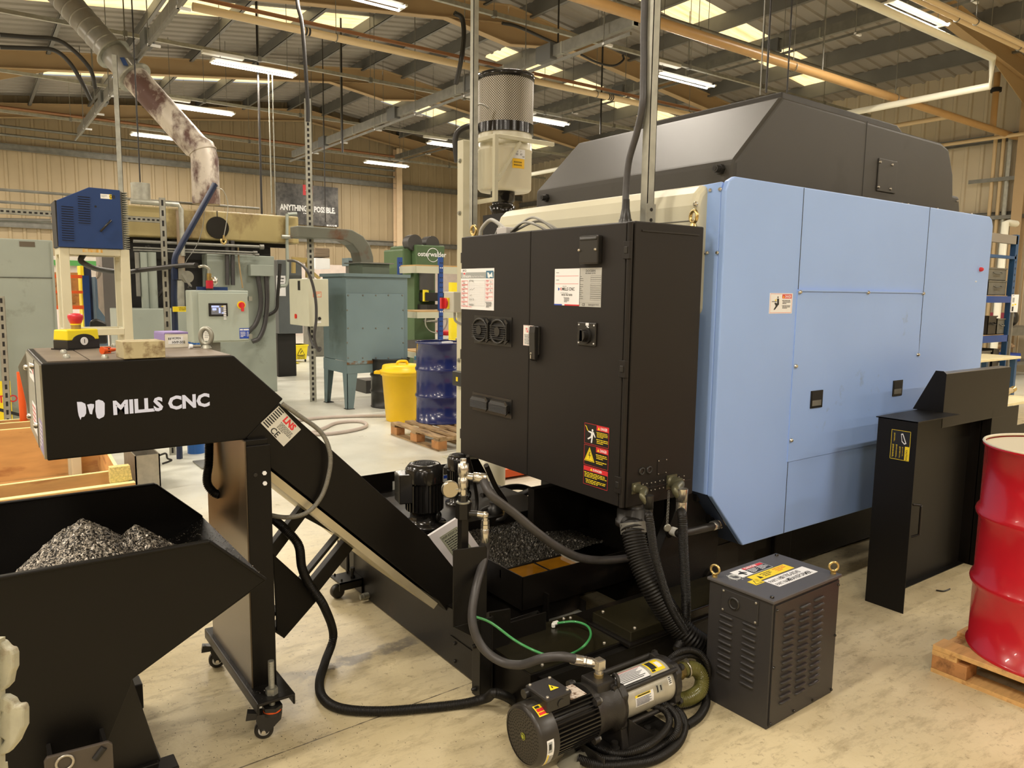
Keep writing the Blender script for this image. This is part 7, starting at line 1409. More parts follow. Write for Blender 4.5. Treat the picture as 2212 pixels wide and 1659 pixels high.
# isolator and black box on the post
ib = thing('isolator_switch', at(975, 655, Y=5.9), 'pale isolator box with red and yellow rotary handle on the cream post', 'isolator'); a, c = at(960, 630, Y=5.93), at(999, 675, Y=5.93)
b = MB(); b.box((px0-.12, 5.92, c.z), (px0, 6.1, a.z), mat('isolator_grey', ob(198, 186, 158), .5)); b.build('enclosure', ib, bevel=.01)
p = at(965, 655, X=px0-.12); b = MB(); b.box((px0-.135, p.y-.05, p.z-.05), (px0-.12, p.y+.05, p.z+.05), M_yel); b.cyl((px0-.155, p.y, p.z), (px0-.135, p.y, p.z), .05, M_red, 24); b.box((px0-.185, p.y-.014, p.z-.05), (px0-.155, p.y+.014, p.z+.05), M_red); b.build('rotary_handle', ib)
b = MB(); b.tube(spline([(px0-.06, 6.0, c.z), (px0-.05, 6.0, c.z-.08), (px0+.02, 5.96, c.z-.12)], 6), .012, M_cable, 8); b.build('gland_cable', ib)
a, c = at(977, 801, X=px0-.06), at(997, 836, X=px0-.06); b = MB(); b.box((px0-.06, c.y-.02, c.z), (px0, a.y, a.z), M_plas); bb_ = b.build('sensor_box', label='small black box with yellow square on the cream post', cat='box', bevel=.006); b = MB(); p = at(987, 819, X=px0-.061); b.box((px0-.062, p.y-.016, p.z-.02), (px0-.06, p.y+.016, p.z+.02), M_yel); b.build('yellow_square', bb_)
# orange truck, white jug under the machine
og = thing('pallet_truck', at(1145, 1095, Z=.1), 'orange pallet truck seen under the black cabinet', 'pallet truck'); YO = 5.2; O_ = lambda u, v: at(u, v, Y=YO)
b = MB(); b.prism([O_(u, v) for u, v in ((1120, 1032), (1127, 1031), (1142, 1052), (1140, 1078), (1120, 1075))], (0, .1, 0), M_org); b.build('mast_plate', og); b = MB(); b.beam(O_(1134, 1078), O_(1134, 1092), .06, .06, M_org); b.beam(O_(1152, 1070), O_(1150, 1098), .06, .06, M_org); b.build('legs', og); b = MB(); p = O_(1150, 1098); b.box((p.x-.45, YO-.1, 0.02), (p.x+.35, YO+.3, .09), M_org); b.lathe((p.x-.1, YO-.06, .06), Y_, [(0, .05), (.06, .05)], M_dark, 14); b.build('forks', og)
b = MB(); p = at(1065, 1075, Y=4.6); b.lathe((p.x, 4.7, 0), Z_, [(0, .15), (.3, .15), (.36, .1), (.4, .05), (.44, .05)], M_can, 24); jg = b.build('jug', label='large cream plastic jug behind the pump deck', cat='jug'); b = MB(); b.lathe((p.x, 4.7, .43), Z_, [(0, .055), (.05, .055)], M_plas, 20); b.build('cap', jg)

# racking and clutter seen through the cream stand
YJ = 15.0; J = lambda u, v: at(u, v, Y=YJ)
orr = thing('pallet_rack', (J(190, 700).x, YJ+.4, 0), 'racking with bright orange beams seen through the cream stand', 'rack')
x0, x1 = J(140, 640).x, J(180, 640).x
for x in (x0-.4, x1): b = MB(); b.box((x, YJ-.02, 0), (x+.1, YJ+.06, J(180, 595).z), M_navy); b.build('upright', orr)
for v0, v1 in ((594, 601), (628, 634), (660, 668)): b = MB(); b.box((x0-.3, YJ, J(170, v1).z), (x1, YJ+.06, J(170, v0).z), M_org); b.build('beam', orr)
b = MB(); b.box((x0-.3, YJ+.6, J(170, 665).z), (x1, YJ+.62, J(170, 588).z), M_woodb); b.build('back_board', orr)
b = MB(); b.box((J(183, 580).x, YJ+.5, 0), (J(205, 580).x, YJ+.9, J(190, 575).z), mat('dark_navy', ob(28, 34, 52), .5)); b.box((J(180, 575).x, YJ+.45, 0), (J(183, 575).x+.03, YJ+.9, J(190, 573).z), M_yel); b.build('tall_locker', label='tall dark navy locker with yellow edge beyond the cream stand', cat='locker')
b = MB(); b.box((J(206, 600).x, YJ+.1, 0), (J(228, 600).x, YJ+.6, J(206, 598).z), mat('slate_blue', ob(95, 108, 112), .5)); b.build('blue_grey_machine', label='blue-grey machine body beyond the cream stand', cat='machine')
b = MB(); p = J(234, 640); b.lathe((p.x, YJ-.3, J(234, 695).z), Z_, [(0, .05), (.25, .2), (1.2, .2), (1.25, .12), (1.5, .12)], mat('brown_vessel', ob(130, 112, 92), .5, var=.1), 20); b.tube(spline([J(205, 585)-Y_*.3, J(222, 588)-Y_*.3, J(233, 592)-Y_*.3, J(234, 605)-Y_*.3], 5), .14, mat('brown_vessel', (0, 0, 0)), 12); b.cyl((p.x, YJ-.3, 0), (p.x, YJ-.3, J(234, 695).z+.05), .06, M_galvd, 10); b.build('cyclone', label='brownish pipework cyclone beyond the cream stand', cat='cyclone')
b = MB(); b.box((J(226, 566).x, YW-.2, at(226, 576, Y=YW).z), (at(252, 566, Y=YW).x, YW+.06, at(226, 565, Y=YW).z), mat('sign_green', ob(70, 130, 55), .5)); b.build('green_banner', label='green banner on the far wall beyond the cream stand', cat='banner')
YCh = 9.6; b = MB(); a, c = at(190, 688, Y=YCh), at(231, 705, Y=YCh); b.prism([(a.x, YCh, c.z-.2), (a.x+.02, YCh, a.z-.03), (a.x+.08, YCh, a.z), (c.x-.08, YCh, a.z-.01), (c.x, YCh, a.z-.05), (c.x, YCh, c.z-.2)], (0, .05, 0), M_plas); chh = thing('office_chair', ((a.x+c.x)/2, YCh+.25, 0), 'black office chair back seen through the foot of the cream stand', 'chair'); b.build('backrest', chh, bevel=.02)
b = MB(); b.cyl(((a.x+c.x)/2, YCh+.25, .08), ((a.x+c.x)/2, YCh+.25, .5), .03, M_plas, 10); b.box((a.x+.02, YCh+.02, .5), (c.x-.02, YCh+.5, .57), M_plas); b.build('seat', chh); b = MB()
for i in range(5): a_ = i*2*PI/5; b.beam(((a.x+c.x)/2, YCh+.25, .09), ((a.x+c.x)/2+.28*math.cos(a_), YCh+.25+.28*math.sin(a_), .05), .04, .03, M_plas); b.ball(((a.x+c.x)/2+.28*math.cos(a_), YCh+.25+.28*math.sin(a_), .025), .025, M_plas, 8, 6)
b.build('star_base', chh)
# ================================================================ services under the roof
def busbar(x, y0, y1, z, label, taps):
    t = thing('busbar_trunking', (x, (y0+y1)/2, z), label, 'busbar'); b = MB(); b.box((x-.04, y0, z-.08), (x+.04, y1, z+.08), M_galvd)
    y = y0
    while y < y1: b.box((x-.044, y, z-.085), (x+.044, y+.03, z+.085), M_galv); y += 1.5
    b.build('trunking', t); b = MB(); b.beam((x-.09, y0, z-.2), (x-.09, y1, z-.2), .03, .04, M_galvd); b.build('support_rail', t)
    for ty in taps: b = MB(); b.box((x-.09, ty-.18, z-.12), (x+.05, ty+.18, z+.12), mat('tap_box', ob(92, 88, 78), .5)); b.build('tap_off_box', t, bevel=.01)
    y = y0+.5
    while y < y1: b = MB(); b.box((x-.11, y, z-.22), (x+.06, y+.04, z-.19), M_white); b.cyl((x-.1, y+.02, z-.2), (x-.1, y+.02, roofz(x)+.05), .008, M_galvd, 5); b.build('hanger', t); y += 1.8
busbar(7.45, 7.6, 20.6, 5.2, 'long grey busbar trunking running up to the right above the mist filter', (9.5, 11.6, 14.6, 18.4))
busbar(2.42, 8.0, 21.0, 5.2, 'grey busbar trunking above the blue unit beside the slanting duct', (12.6, 14.2, 17.0))
busbar(12.3, 5.0, 24.0, 6.1, 'distant busbar trunking hung from the right roof slope', (9.0, 13.0))
def rail_x(y, x0, x1, z, label, sec=(.06, .06), m=None, rods=2.2):
    t = thing('lighting_trunking', ((x0+x1)/2, y, z), label, 'trunking'); b = MB(); b.box((x0, y-sec[0]/2, z-sec[1]/2), (x1, y+sec[0]/2, z+sec[1]/2), m or M_galv); b.build('channel', t)
    x = x0+.6
    while x < x1-.2:
        b = MB(); b.cyl((x, y, z), (x, y, roofz(x)+.05), .006, M_galvd, 5); b.box((x-.03, y-.04, z-.045), (x+.03, y+.04, z+.045), M_galvd); b.build('hanger_rod', t); x += rods
for y, z, lab in ((5.75, 5.8, 'galvanised lighting trunking over the nearest visible lights'), (10.0, 5.78, 'galvanised lighting trunking above the light right of the strut post'), (14.35, 5.72, 'galvanised lighting trunking crossing behind the slanting duct'), (18.25, 5.72, 'galvanised lighting trunking in the middle distance'), (22.3, 5.7, 'galvanised lighting trunking nearest the gable wall')):
    rail_x(y, -.4, 17.5, z, lab)
for cx in (4.5, 11.1):
    for cy in (10.0, 14.35, 18.3):
        b = MB(); zr_ = 5.75 if cy == 10 else 5.69; b.box((cx-.9, cy-.09, zr_-.055), (cx-.2, cy+.03, zr_), M_tray); w_ = {4.5: 'left', 11.1: 'right'}[cx]; b.build('gear_tray', label='cream gear tray beside the %s row light at the %s trunking' % (w_, {10.0: 'nearer', 14.35: 'middle', 18.3: 'farther'}[cy]), cat='gear tray')
def run(name, pts, r, m, label, cat='pipe', brackets=None, n=12):
    t = thing(name, V(pts[0]), label, cat); b = MB(); b.tube([V(p) for p in pts], r, m, n); b.build('pipe', t)
    for p in (brackets or []):
        p = V(p); b = MB(); b.cyl(p, (p.x, p.y, roofz(p.x)+.05), .006, M_galvd, 5); b.torus(p, X_ if abs(pts[1][0]-pts[0][0]) > abs(pts[1][1]-pts[0][1]) else Y_, r+.006, .008, M_galvd, 14, 5); b.build('pipe_hanger', t)
    return t
M_crp = mat('cream_pipe', ob(205, 170, 118), .35); M_gas = mat('ochre_gas_pipe', ob(190, 142, 82, .85), .35, var=.04); M_cop = mat('copper_pipe', ob(150, 100, 62), .4, .3)
run('air_main', [(2.8, 11.55, 5.45), (16.5, 11.55, 5.45)], .058, M_crp, 'cream pipe with dark bands slanting across the roof space', brackets=[(4.9, 11.55, 5.45), (7.5, 11.55, 5.45), (10.3, 11.55, 5.45), (13, 11.55, 5.45)])
run('copper_main', [(2.8, 11.61, 5.6), (16.5, 11.61, 5.6)], .03, M_cop, 'thin copper pipe riding just above the cream pipe')
for x in (4.35, 7.85, 10.6):
    b = MB(); [b.cyl((x+i*.05, 11.55, 5.45), (x+i*.05+.03, 11.55, 5.45), .0595, M_dark, 14) for i in range(3)]; b.build('pipe_band', label={4.35: 'dark band marking on the cream pipe near the skylight', 7.85: 'dark band marking on the cream pipe above the mist filter', 10.6: 'dark band marking on the cream pipe right of the mist filter'}[x], cat='band')
zg = at(2190, 292, X=18.3).z; gy = at(2190, 292, X=18.3).y
ge = V((18.25, gy, zg-.02))
t = run('gas_main', [(5.2, gy, zg+.05), (18.1, gy, zg-.02), (18.22, gy-.03, zg-.05), (18.26, gy-.15, zg-.06), (18.26, gy-1.5, zg-.06)], .068, M_gas, 'ochre gas main slanting across the upper right to the side wall', brackets=[(7.4, gy, zg), (10.4, gy, zg), (13.4, gy, zg)])
xg = at(2145, 270, Y=gy).x; b = MB(); b.cyl((xg, gy, zg), (xg, gy, zg+.75), .06, M_gas, 14); b.cyl((xg, gy, zg+.72), (xg, gy, zg+.8), .1, M_dark, 16); b.cyl((xg, gy, zg+.8), (xg, gy, zg+1.1), .06, M_gas, 14); b.build('riser', t)
for v, x0, x1, y, z, r, m, lab in ((0, 7.5, 18.2, 5.0, 5.25, .035, M_crp, 'khaki pipe beside the largest light, lower of the pair'), (0, 7.5, 18.2, 5.25, 5.36, .035, M_crp, 'khaki pipe beside the largest light, upper of the pair')):
    run('khaki_pipe', [(x0, y, z), (x1, y, z)], r, m, lab, brackets=[(9.2, y, z), (11.2, y, z), (13.2, y, z), (15.2, y, z)])
pa = at(2144, 125, Y=5.6); run('cream_loop', [(8.5, 5.6, pa.z+.02), (pa.x, 5.6, pa.z), (pa.x, 5.6, pa.z-.42), (pa.x, 9.5, pa.z-.42), (pa.x, 20, pa.z-.42)], .055, mat('pale_cream_pipe', ob(225, 210, 175), .35), 'pale cream pipe turning down in a square loop at the top right')
b = MB(); y = 4.9; b.box((9.4, y-.05, 6.0), (18.3, y+.05, 6.08), M_tray); tt = thing('cable_trunking', (13.5, y, 6.0), 'pale cable trunking slanting down at the top right corner', 'trunking'); b.build('body', tt)
for x in (10.5, 12.2, 13.9, 15.6): b = MB(); b.cyl((x, y, 6.05), (x, y, roofz(x)+.05), .007, M_galv, 5); b.build('hanger_rod', tt)
rg2 = at(1680, 120, Y=8.4); run('conduit_main', [(7.8, 8.4, rg2.z+.03), (14.8, 8.4, rg2.z)], .04, M_galvd, 'mottled grey conduit crossing above the dark roof cover', brackets=[(9.6, 8.4, rg2.z), (11.8, 8.4, rg2.z)])
run('purlin_tie', [(17.0, 7.9, 5.35), (17.0, 21, 5.35)], .05, M_crp, 'cream pipe running level along the side wall, upper')
run('purlin_tie', [(17.9, 6.0, 4.95), (17.9, 18, 4.95)], .04, M_crp, 'cream pipe running level along the side wall, lower')
# long rods and cables hanging from the roof
def drop(u, v0, v1, Y, r, m, label, name='drop_cable', cat='cable', bend=None):
    p = at(u, v1, Y=Y); pts = [p, (p.x, p.y, roofz(p.x)+.125)]
    if bend: pts = spline([bend(0), p, (p.x, p.y, p.z+.6), (p.x, p.y, roofz(p.x)+.02)], 8)
    b = MB(); b.tube([V(q) for q in pts], r, m, 6); return b.build(name, label=label, cat=cat)
drop(1642, 0, 205, 5.0, .007, M_galvd, 'thin steel rod hanging over the ridge of the dark roof cover', 'hanger_rod', 'rod')
drop(1655, 0, 200, 5.2, .012, M_rub, 'black cable hanging over the ridge of the dark roof cover')
drop(1700, 0, 200, 5.4, .010, M_rub, 'black cable hanging just right of the roof cover peak')
drop(1775, 0, 170, 7.2, .014, M_galvd, 'grey flexible cable hanging to the gas main', 'drop_cable')
drop(1205, 0, 118, 10.0, .014, M_rub, 'black cable dropping to the busbar above the mist filter')
drop(1297, 0, 290, 13.0, .02, M_rub, 'black cable hanging between the mist filter and the strut post')
drop(740, 0, 330, 16.0, .02, M_rub, 'thin black cable dropping left of the busbar tap box')
drop(566, 0, 480, 14.5, .02, M_rub, 'black cable hanging beside the poster')
drop(703, 230, 480, 17.0, .012, M_rub, 'thin cable hanging in front of the poster edge')
b = MB(); p = at(580, 170, Y=14.3); b.tube([(p.x, p.y, 5.52), (p.x, p.y, at(580, 460, Y=14.3).z)], .012, M_galv, 6); b.tube([(p.x+.07, p.y, 5.52), (p.x+.07, p.y, at(580, 460, Y=14.3).z)], .010, M_galv, 6); b.build('light_drop', label='pale twin conduit dropping from the light left of the slotted post', cat='conduit')
M_bc = M_rub
hose('roof_cable', [at(0, 75, Y=13), at(60, 80, Y=13), at(120, 85, Y=13), at(160, 110, Y=13), at(195, 150, Y=13), at(206, 190, Y=13.2)], .03, M_bc, 'upper black cable arching from the left edge down to the busbar', None, 8, cat='cable')
hose('roof_cable', [at(0, 102, Y=13), at(60, 104, Y=13), at(115, 108, Y=13), at(150, 135, Y=13), at(178, 180, Y=13), at(195, 215, Y=13.2)], .03, M_bc, 'lower black cable arching from the left edge down to the busbar', None, 8, cat='cable')
hose('roof_cable', [at(982, 28, Y=11), at(998, 40, Y=11), at(1002, 80, Y=11), at(995, 135, Y=11), at(985, 180, Y=11.3)], .04, M_bc, 'thick black cable loop hanging left of the galvanised hanging post', None, 8, cat='cable')
hose('roof_cable', [at(1085, 50, Y=10), at(1120, 58, Y=10), at(1180, 85, Y=10), at(1215, 100, Y=10)], .025, M_bc, 'black cable sagging to the busbar above the mesh drum', None, 8, cat='cable')
hose('roof_cable', [at(1255, 118, Y=10.5), at(1290, 135, Y=10.5), at(1325, 142, Y=10.5), at(1346, 130, Y=10.5), at(1345, 118, Y=10.5)], .02, M_bc, 'black cable looped beneath the busbar left of the strut post', None, 8, cat='cable')
# foreground posts
st = thing('strut_post', at(1400, 470, X=2.50), 'galvanised strut channel rising from the cabinet roof out of the top of the photo', 'post')
pb = at(1397, 474, X=2.48); b = MB(); x, y, z0 = pb.x, pb.y, 1.888; z1 = roofz(x)+.05
b.box((x-.021, y-.021, z0), (x+.021, y-.018, z1), M_galv); b.box((x-.021, y-.021, z0), (x-.018, y+.021, z1), M_galv); b.box((x+.018, y-.021, z0), (x+.021, y+.021, z1), M_galv); b.box((x-.018, y+.012, z0), (x-.008, y+.021, z1), M_galv); b.box((x+.008, y+.012, z0), (x+.018, y+.021, z1), M_galv); b.build('channel', st)
b = MB(); b.box((x-.03, y-.026, z0), (x+.028, y-.021, z0+.10), M_galv); b.box((x-.03, y-.06, z0), (x+.03, y+.03, z0+.005), M_galv); 
for z in (.03, .075): b.cyl((x, y-.028, z0+z), (x, y-.026, z0+z), .008, M_dark, 10)
b.build('foot_bracket', st)
p = at(1351, 473, X=2.40); hose('mains_cable', [(p.x, p.y, 1.93), at(1352, 420, X=2.42), at(1358, 350, X=2.43), at(1376, 285, X=2.44), (x-.04, y+.01, at(1396, 230, X=x).z), (x-.03, y+.02, at(1400, 150, X=x).z), (x-.03, y+.03, 3.2), (x-.03, y+.03, roofz(x))], .0155, M_rubg, 'thick dark cable curving from the cabinet roof up along the strut post', None, 12, cat='cable')
b = MB(); b.lathe((p.x, p.y, 1.888), Z_, [(0, .03), (.03, .03), (.035, .026), (.08, .018), (.12, .016)], M_plas, 18); b.build('cable_gland', label='black cable gland at the foot of the thick dark cable', cat='gland')
b = MB(); p = at(1027, 300, Y=5.55); b.box((p.x-.025, 5.55, at(1031, 500, Y=5.55).z), (p.x+.025, 5.555, roofz(p.x)), M_galv); b.box((p.x-.025, 5.55, at(1031, 500, Y=5.55).z), (p.x-.02, 5.6, roofz(p.x)), M_galv); b.build('hanging_post', label='galvanised hanging post passing in front of the mist filter', cat='post')
zc_ = at(250, 262, Y=24.6).z
run('wall_pipe', [(-1, 24.6, zc_), (12.6, 24.6, zc_)], .04, M_cop, 'copper pipe running level across the upper gable wall')
for dz in (0, .22): pipe('wall_conduit', [(-1, 24.7, at(250, 300, Y=24.7).z-dz), (12.6, 24.7, at(250, 300, Y=24.7).z-dz)], .035, M_galvd, 'grey conduit across the gable wall, %s of two' % ('lower' if dz else 'upper'))
# ================================================================ chip guard, transformer
gd_ = thing('chip_guard', (4.4, 1.92, 0), 'freestanding black sheet metal guard with grab handle and caution label', 'guard')
M_gu = mat('guard_black', (.008, .007, .006), .45, spec=.22, var=.05, scale=2, bump=.1, bscale=400)
b = MB(); b.box((3.755, 1.787, 0), (3.759, 1.987, .985), M_gu); b.build('front_wing', gd_)
b = MB(); b.box((3.755, 1.79, .980), (4.21, 2.0, .985), M_gu); b.build('cap_plate', gd_)
b = MB(); b.box((3.76, 1.984, 0), (4.87, 1.988, .98), M_gu); b.box((4.1, 1.95, 0), (4.87, 1.984, .004), M_gu); b.build('back_plate', gd_)
b = MB(); b.box((4.80, 1.87, .0), (4.804, 1.985, .95), M_gu); b.box((4.80, 1.92, .0), (5.30, 1.924, .932), M_gu); b.box((5.3, 1.93, 0), (5.7, 1.934, .80), M_gu); b.build('side_plate', gd_)
p = [(4.19, 2.03, .984), (4.19, 1.87, .984), (4.19, 1.868, 1.19), (4.19, 1.885, 1.205), (4.19, 1.925, 1.205)]
b = MB(); b.prism(p, (.004, 0, 0), M_gu); b.build('gusset', gd_)
b = MB(); b.box((4.19, 1.87, .90), (5.0, 1.874, 1.19), M_gu); b.box((4.19, 1.87, 1.19), (4.98, 1.93, 1.194), mat('pale_flange', ob(110, 98, 80), .4)); b.build('upper_panel', gd_, bevel=.002)  # top flange in a lighter tone than the panel
hb = [at(1972, 1090, Y=1.975), at(1990, 1092, Y=1.945), at(1985, 1155, Y=1.945), at(1968, 1160, Y=1.975)]
b = MB(); b.tube(spline([hb[0], hb[1], hb[1].lerp(hb[2], .08), hb[1].lerp(hb[2], .92), hb[2], hb[3]], 3), .007, M_plas, 8); b.build('grab_handle', gd_)
a, c = at(1926, 926, X=3.755), at(1964, 998, X=3.755); w, h = a.y-c.y, a.z-c.z
sticker('caution_label', gd_, (3.755, a.y, a.z), -Y_, -Z_, w, h, M_lab, [('f', .02, .01, .98, .99, M_yel, .002), ('r', .74, .52, .96, .97, M_yel), ('p', [(.5, .12), (.6, .1), (.8, .42), (.7, .46), (.56, .38)], M_white), ('p', [(.53, .15), (.58, .14), (.74, .4), (.7, .42), (.58, .35)], M_lab), ('l', .14, .12, .22, .42, 8, M_yel), ('l', .1, .5, .2, .95, 12, M_yel), ('l', .28, .5, .36, .95, 12, M_yel), ('l', .46, .55, .54, .95, 10, M_yel), ('l', .6, .55, .66, .9, 8, M_yel)], -X_, label='black and yellow caution label')
sb_ = [o for o in gd_.children if o.name.startswith('caution_label')][0]
b = MB(); b.text('CAUTION', (3.7535, a.y-w*.80, a.z-h*.62), -Z_, -Y_, .012, M_ink, 'l', 1); b.build('lettering', sb_, norm=False)
tf = thing('transformer', (2.53, 1.70, 0), 'charcoal transformer cabinet with louvred sides and labels on its lid', 'transformer')
c0, c1, c2 = at(1655, 1578, Z=0), at(1527, 1502, Z=0), at(1797, 1496, Z=0); ex = (c2-c0).normalized(); ey = V((-ex.y, ex.x, 0)); lx_, ly_ = (c2-c0).length, (c1-c0).length; ht = .488
P_ = lambda x, y, z: c0+ex*x+ey*y+Z_*z
b = MB(); b.obox(P_(.002, .002, 0), ex*(lx_-.004), ey*(ly_-.004), Z_*ht, M_charc); b.build('body', tf, bevel=.003)
b = MB(); b.obox(P_(-.006, -.006, ht), ex*(lx_+.012), ey*(ly_+.012), Z_*.012, mat('lid_charcoal', ob(92, 84, 76, .7), .45, var=.06, scale=6, bump=.15, bscale=300)); ld_ = b.build('lid', tf, bevel=.003)
b = MB(); b.obox(P_(.012, -.003, .01), ex*(lx_-.02), ey*.004, Z_*(ht-.02), M_charc); spn = b.build('side_panel', tf)
def louvre(b, o, ux, uy, nn, w, h=.012):
    P0 = []
    n = 6
    for i in range(n+1): a = PI/2+PI*i/n; P0.append((-w/2+h/2+math.cos(a)*h/2, math.sin(a)*h/2))
    for i in range(n+1): a = -PI/2+PI*i/n; P0.append((w/2-h/2+math.cos(a)*h/2, math.sin(a)*h/2))
    b.add([o+ux*x+uy*y for x, y in P0]+[o+ux*x*.9+uy*(y*.55+(.002))+nn*.008 for x, y in P0], [(i, (i+1) % len(P0), (i+1) % len(P0)+len(P0), i+len(P0)) for i in range(len(P0))]+[tuple(range(len(P0), 2*len(P0)))], M_charc, True)
for ci, (x, zt_, n) in enumerate(((.105, .425, 14), (.205, .43, 14), (.30, .435, 14))):
    b = MB(); [louvre(b, P_(x+.02*0, -.003, zt_-i*.0265), ex, Z_, -ey, .07) for i in range(n)]; b.build('louvre_bank', spn)
for y, zt_, n in ((.2, .365, 10), (.095, .37, 10)):
    b = MB(); [louvre(b, P_(.002, y, zt_-i*.0262-(0 if y > .15 else .0)), -ey, Z_, -ex, .062) for i in range(n)]; b.build('louvre_bank', tf)
b = MB(); b.obox(P_(-.002, .06, ht-.105), ex*.004, ey*.165, Z_*.092, M_charc); ap = b.build('entry_plate', tf, bevel=.002)
b = MB(); c = P_(-.002, .165, ht-.055); b.lathe(c, -ex, [(0, .026), (.006, .024), (.007, .018), (.002, .016)], M_plas, 24); b.build('grommet', ap)
boltp('screw', ap, [P_(-.002, y, z) for y in (.07, .215) for z in (ht-.02, ht-.095)], -ex, .005, M_steel, .004)
boltp('screw', spn, [P_(x, -.003, z) for x, z in ((.02, .46), (.02, .24), (.02, .02), (.17, .02), (.3, .02), (lx_-.015, .46), (lx_-.015, .25), (lx_-.015, .02))], -ey, .006, M_gloss, .006)
boltp('screw', ld_, [P_(.02, .02, ht+.012), P_(lx_-.02, ly_-.015, ht+.012)], Z_, .008, M_gloss, .008)
for x, y in ((.015, ly_-.015), (lx_-.02, .018)):
    c = P_(x, y, ht+.012); b = MB(); b.cyl(c, c+Z_*.008, .011, M_gold, 14); b.torus(c+Z_*.03, (ex+ey*.2 if x < .1 else RT.cross(Z_)), .018, .005, M_gold, 20, 8); b.build('lifting_eye', tf)
b = MB(); c = P_(lx_, .08, .26); b.lathe(c, ex, [(0, .035), (.02, .03), (.028, .015)], M_rub, 18); b.build('cable_entry', tf)
# lid labels, read from the louvred long side
zl = ht+.0122; dx, dy = ex, -ey
def lidst(name, x0, y1, w, h, m, it, label=None): return sticker(name, ld_, P_(x0, y1, zl), ex, -ey, w, h, m, it, Z_, label=label)
lidst('danger_label', .10, .265, .20, .062, M_white, [('r', .35, .02, .99, .98, M_lab), ('r', .36, .03, .98, .3, M_red), ('t', 'DANGER', .42, .26, .22, M_white, 'l', 1), ('l', .38, .38, .65, .92, 4, M_white), ('l', .68, .38, .96, .92, 4, M_white), ('c', .2, .3, .09, M_ink), ('p', [(.14, .4), (.22, .38), (.3, .6), (.27, .66), (.2, .55), (.22, .85), (.16, .88), (.14, .65), (.05, .55), (.06, .48)], M_ink)])
lidst('warning_label', .115, .195, .245, .05, M_yel, [('p', [(.12, .8), (.17, .25), (.22, .8)], M_ink), ('l', .26, .2, .55, .85, 3, M_ink), ('l', .62, .15, .95, .8, 3, M_org)])
lidst('triangle_label', .075, .165, .055, .04, M_yel, [('p', [(.1, .9), (.5, .1), (.9, .9)], M_ink), ('p', [(.2, .82), (.5, .25), (.8, .82)], M_yel)])
lidst('part_label', .135, .135, .265, .07, M_white, [('t', 'PART NO:', .03, .45, .26, M_ink, 'l', 1, .8), ('t', '301705-00243', .3, .45, .32, M_ink, 'l', 1, .72), ('t', 'PART NAME:', .03, .88, .26, M_ink, 'l', 1, .7), ('t', 'TRANSFORMER', .33, .88, .32, M_ink, 'l', 1, .72)])
b = MB(); b.torus(P_(.075, .225, ht+.0123), Z_, .022, .0035, mat('chipped_white', ob(190, 182, 165), .8), 18, 4)
for i in range(40): a_ = random.uniform(0, 6.3); r_ = random.uniform(.01, .05); c = P_(.075+r_*math.cos(a_), .225+r_*.7*math.sin(a_), ht+.0125); s = random.uniform(.001, .004); b.quad([c-ex*s, c-ey*s, c+ex*s, c+ey*s], mat('chipped_white', (0, 0, 0)))
b.build('worn_patch', ld_, norm=False)

# ================================================================ red drum on its pallet, right edge
def fit_drum():
    best = None
    for i in range(60):
        for j in range(60):
            x, y = 3.3+i*.02, .7+j*.02
            # silhouette tangent on the left at base and top
            dd = math.hypot(x, y); th = math.atan2(y, x); al = math.asin(.293/dd); a_ = th+al; t_ = math.sqrt(dd*dd-.293**2)
            px_3 = V((t_*math.cos(a_), t_*math.sin(a_), .122)); pt = px_3+Z_*.88
            e = 0
            for p, (u, v) in ((px_3, (2083, 1375)), (pt, (2123, 950))):
                d = p-CAMPOS; w_ = d.dot(FW); uu, vv = W/2+F*d.dot(RT)/w_, H/2-F*d.dot(UP)/w_; e += (uu-u)**2+(vv-v)**2
            if best is None or e < best[0]: best = (e, x, y)
    return best
_, dx_, dy_ = fit_drum()
M_rdm = mat('drum_red', ob(180, 25, 32, 1.1), .25, var=.05, coat=.3)
drum('steel_drum', dx_, dy_, .122, .293, .88, M_rdm, 'bright red steel drum with pale lid at the right edge', mat('drum_lid_cream', ob(222, 200, 160), .4))
pc = at(2010, 1450, Z=0); pallet('timber_pallet', pc.x, pc.x+1.2, pc.y-1.0, pc.y, 'pale timber pallet under the bright red drum', .122, 6, along='y', m1=M_wood)
hose('cable_scrap', [at(2022, 1275, Z=.004), at(2038, 1277, Z=.004), at(2048, 1274, Z=.004), at(2052, 1272, Z=.006)], .004, M_rub, 'short scrap of black cable on the floor beside the red drum', None, 6, cat='scrap')
# ================================================================ blue racking, benches and clutter, far right
M_rkd = mat('racking_teal_blue', ob(40, 75, 105), .45, var=.05); YS = 4.6; Ss = lambda u, v: at(u, v, Y=YS)
bk = thing('storage_rack', (Ss(2180, 700).x, YS+.4, 0), 'dark blue racking with metal bins on the far right', 'rack')
ux = Ss(2192, 560).x; ulx = ux-1.9
for i, (x, y) in enumerate(((ux, YS), (ulx, YS), (ux, YS+.7), (ulx, YS+.7))):
    b = MB(); b.box((x, y, 0), (x+.09, y+.07, Ss(2190, 506).z), M_rkd)
    for k in range(24): b.box((x+.035, y-.002, .1+k*.09), (x+.055, y, .13+k*.09), M_dark)
    b.build('upright', bk)
for v0, v1, m in ((506, 525, mat('dusty_shelf', ob(135, 120, 98), .7)), (552, 558, M_rkd), (640, 654, M_rkb), (724, 738, M_rkb), (800, 815, M_rkb)):
    z0, z1 = Ss(2170, v1).z, Ss(2170, v0).z; b = MB(); b.box((ulx, YS+.0, z0), (ux+.05, YS+.05, z1), m); b.box((ulx, YS+.05, z1-.01), (ux+.09, YS+.7, z1+.01), mat('shelf_chipboard', (0, 0, 0)) if v0 > 600 else m); b.build('shelf', bk)
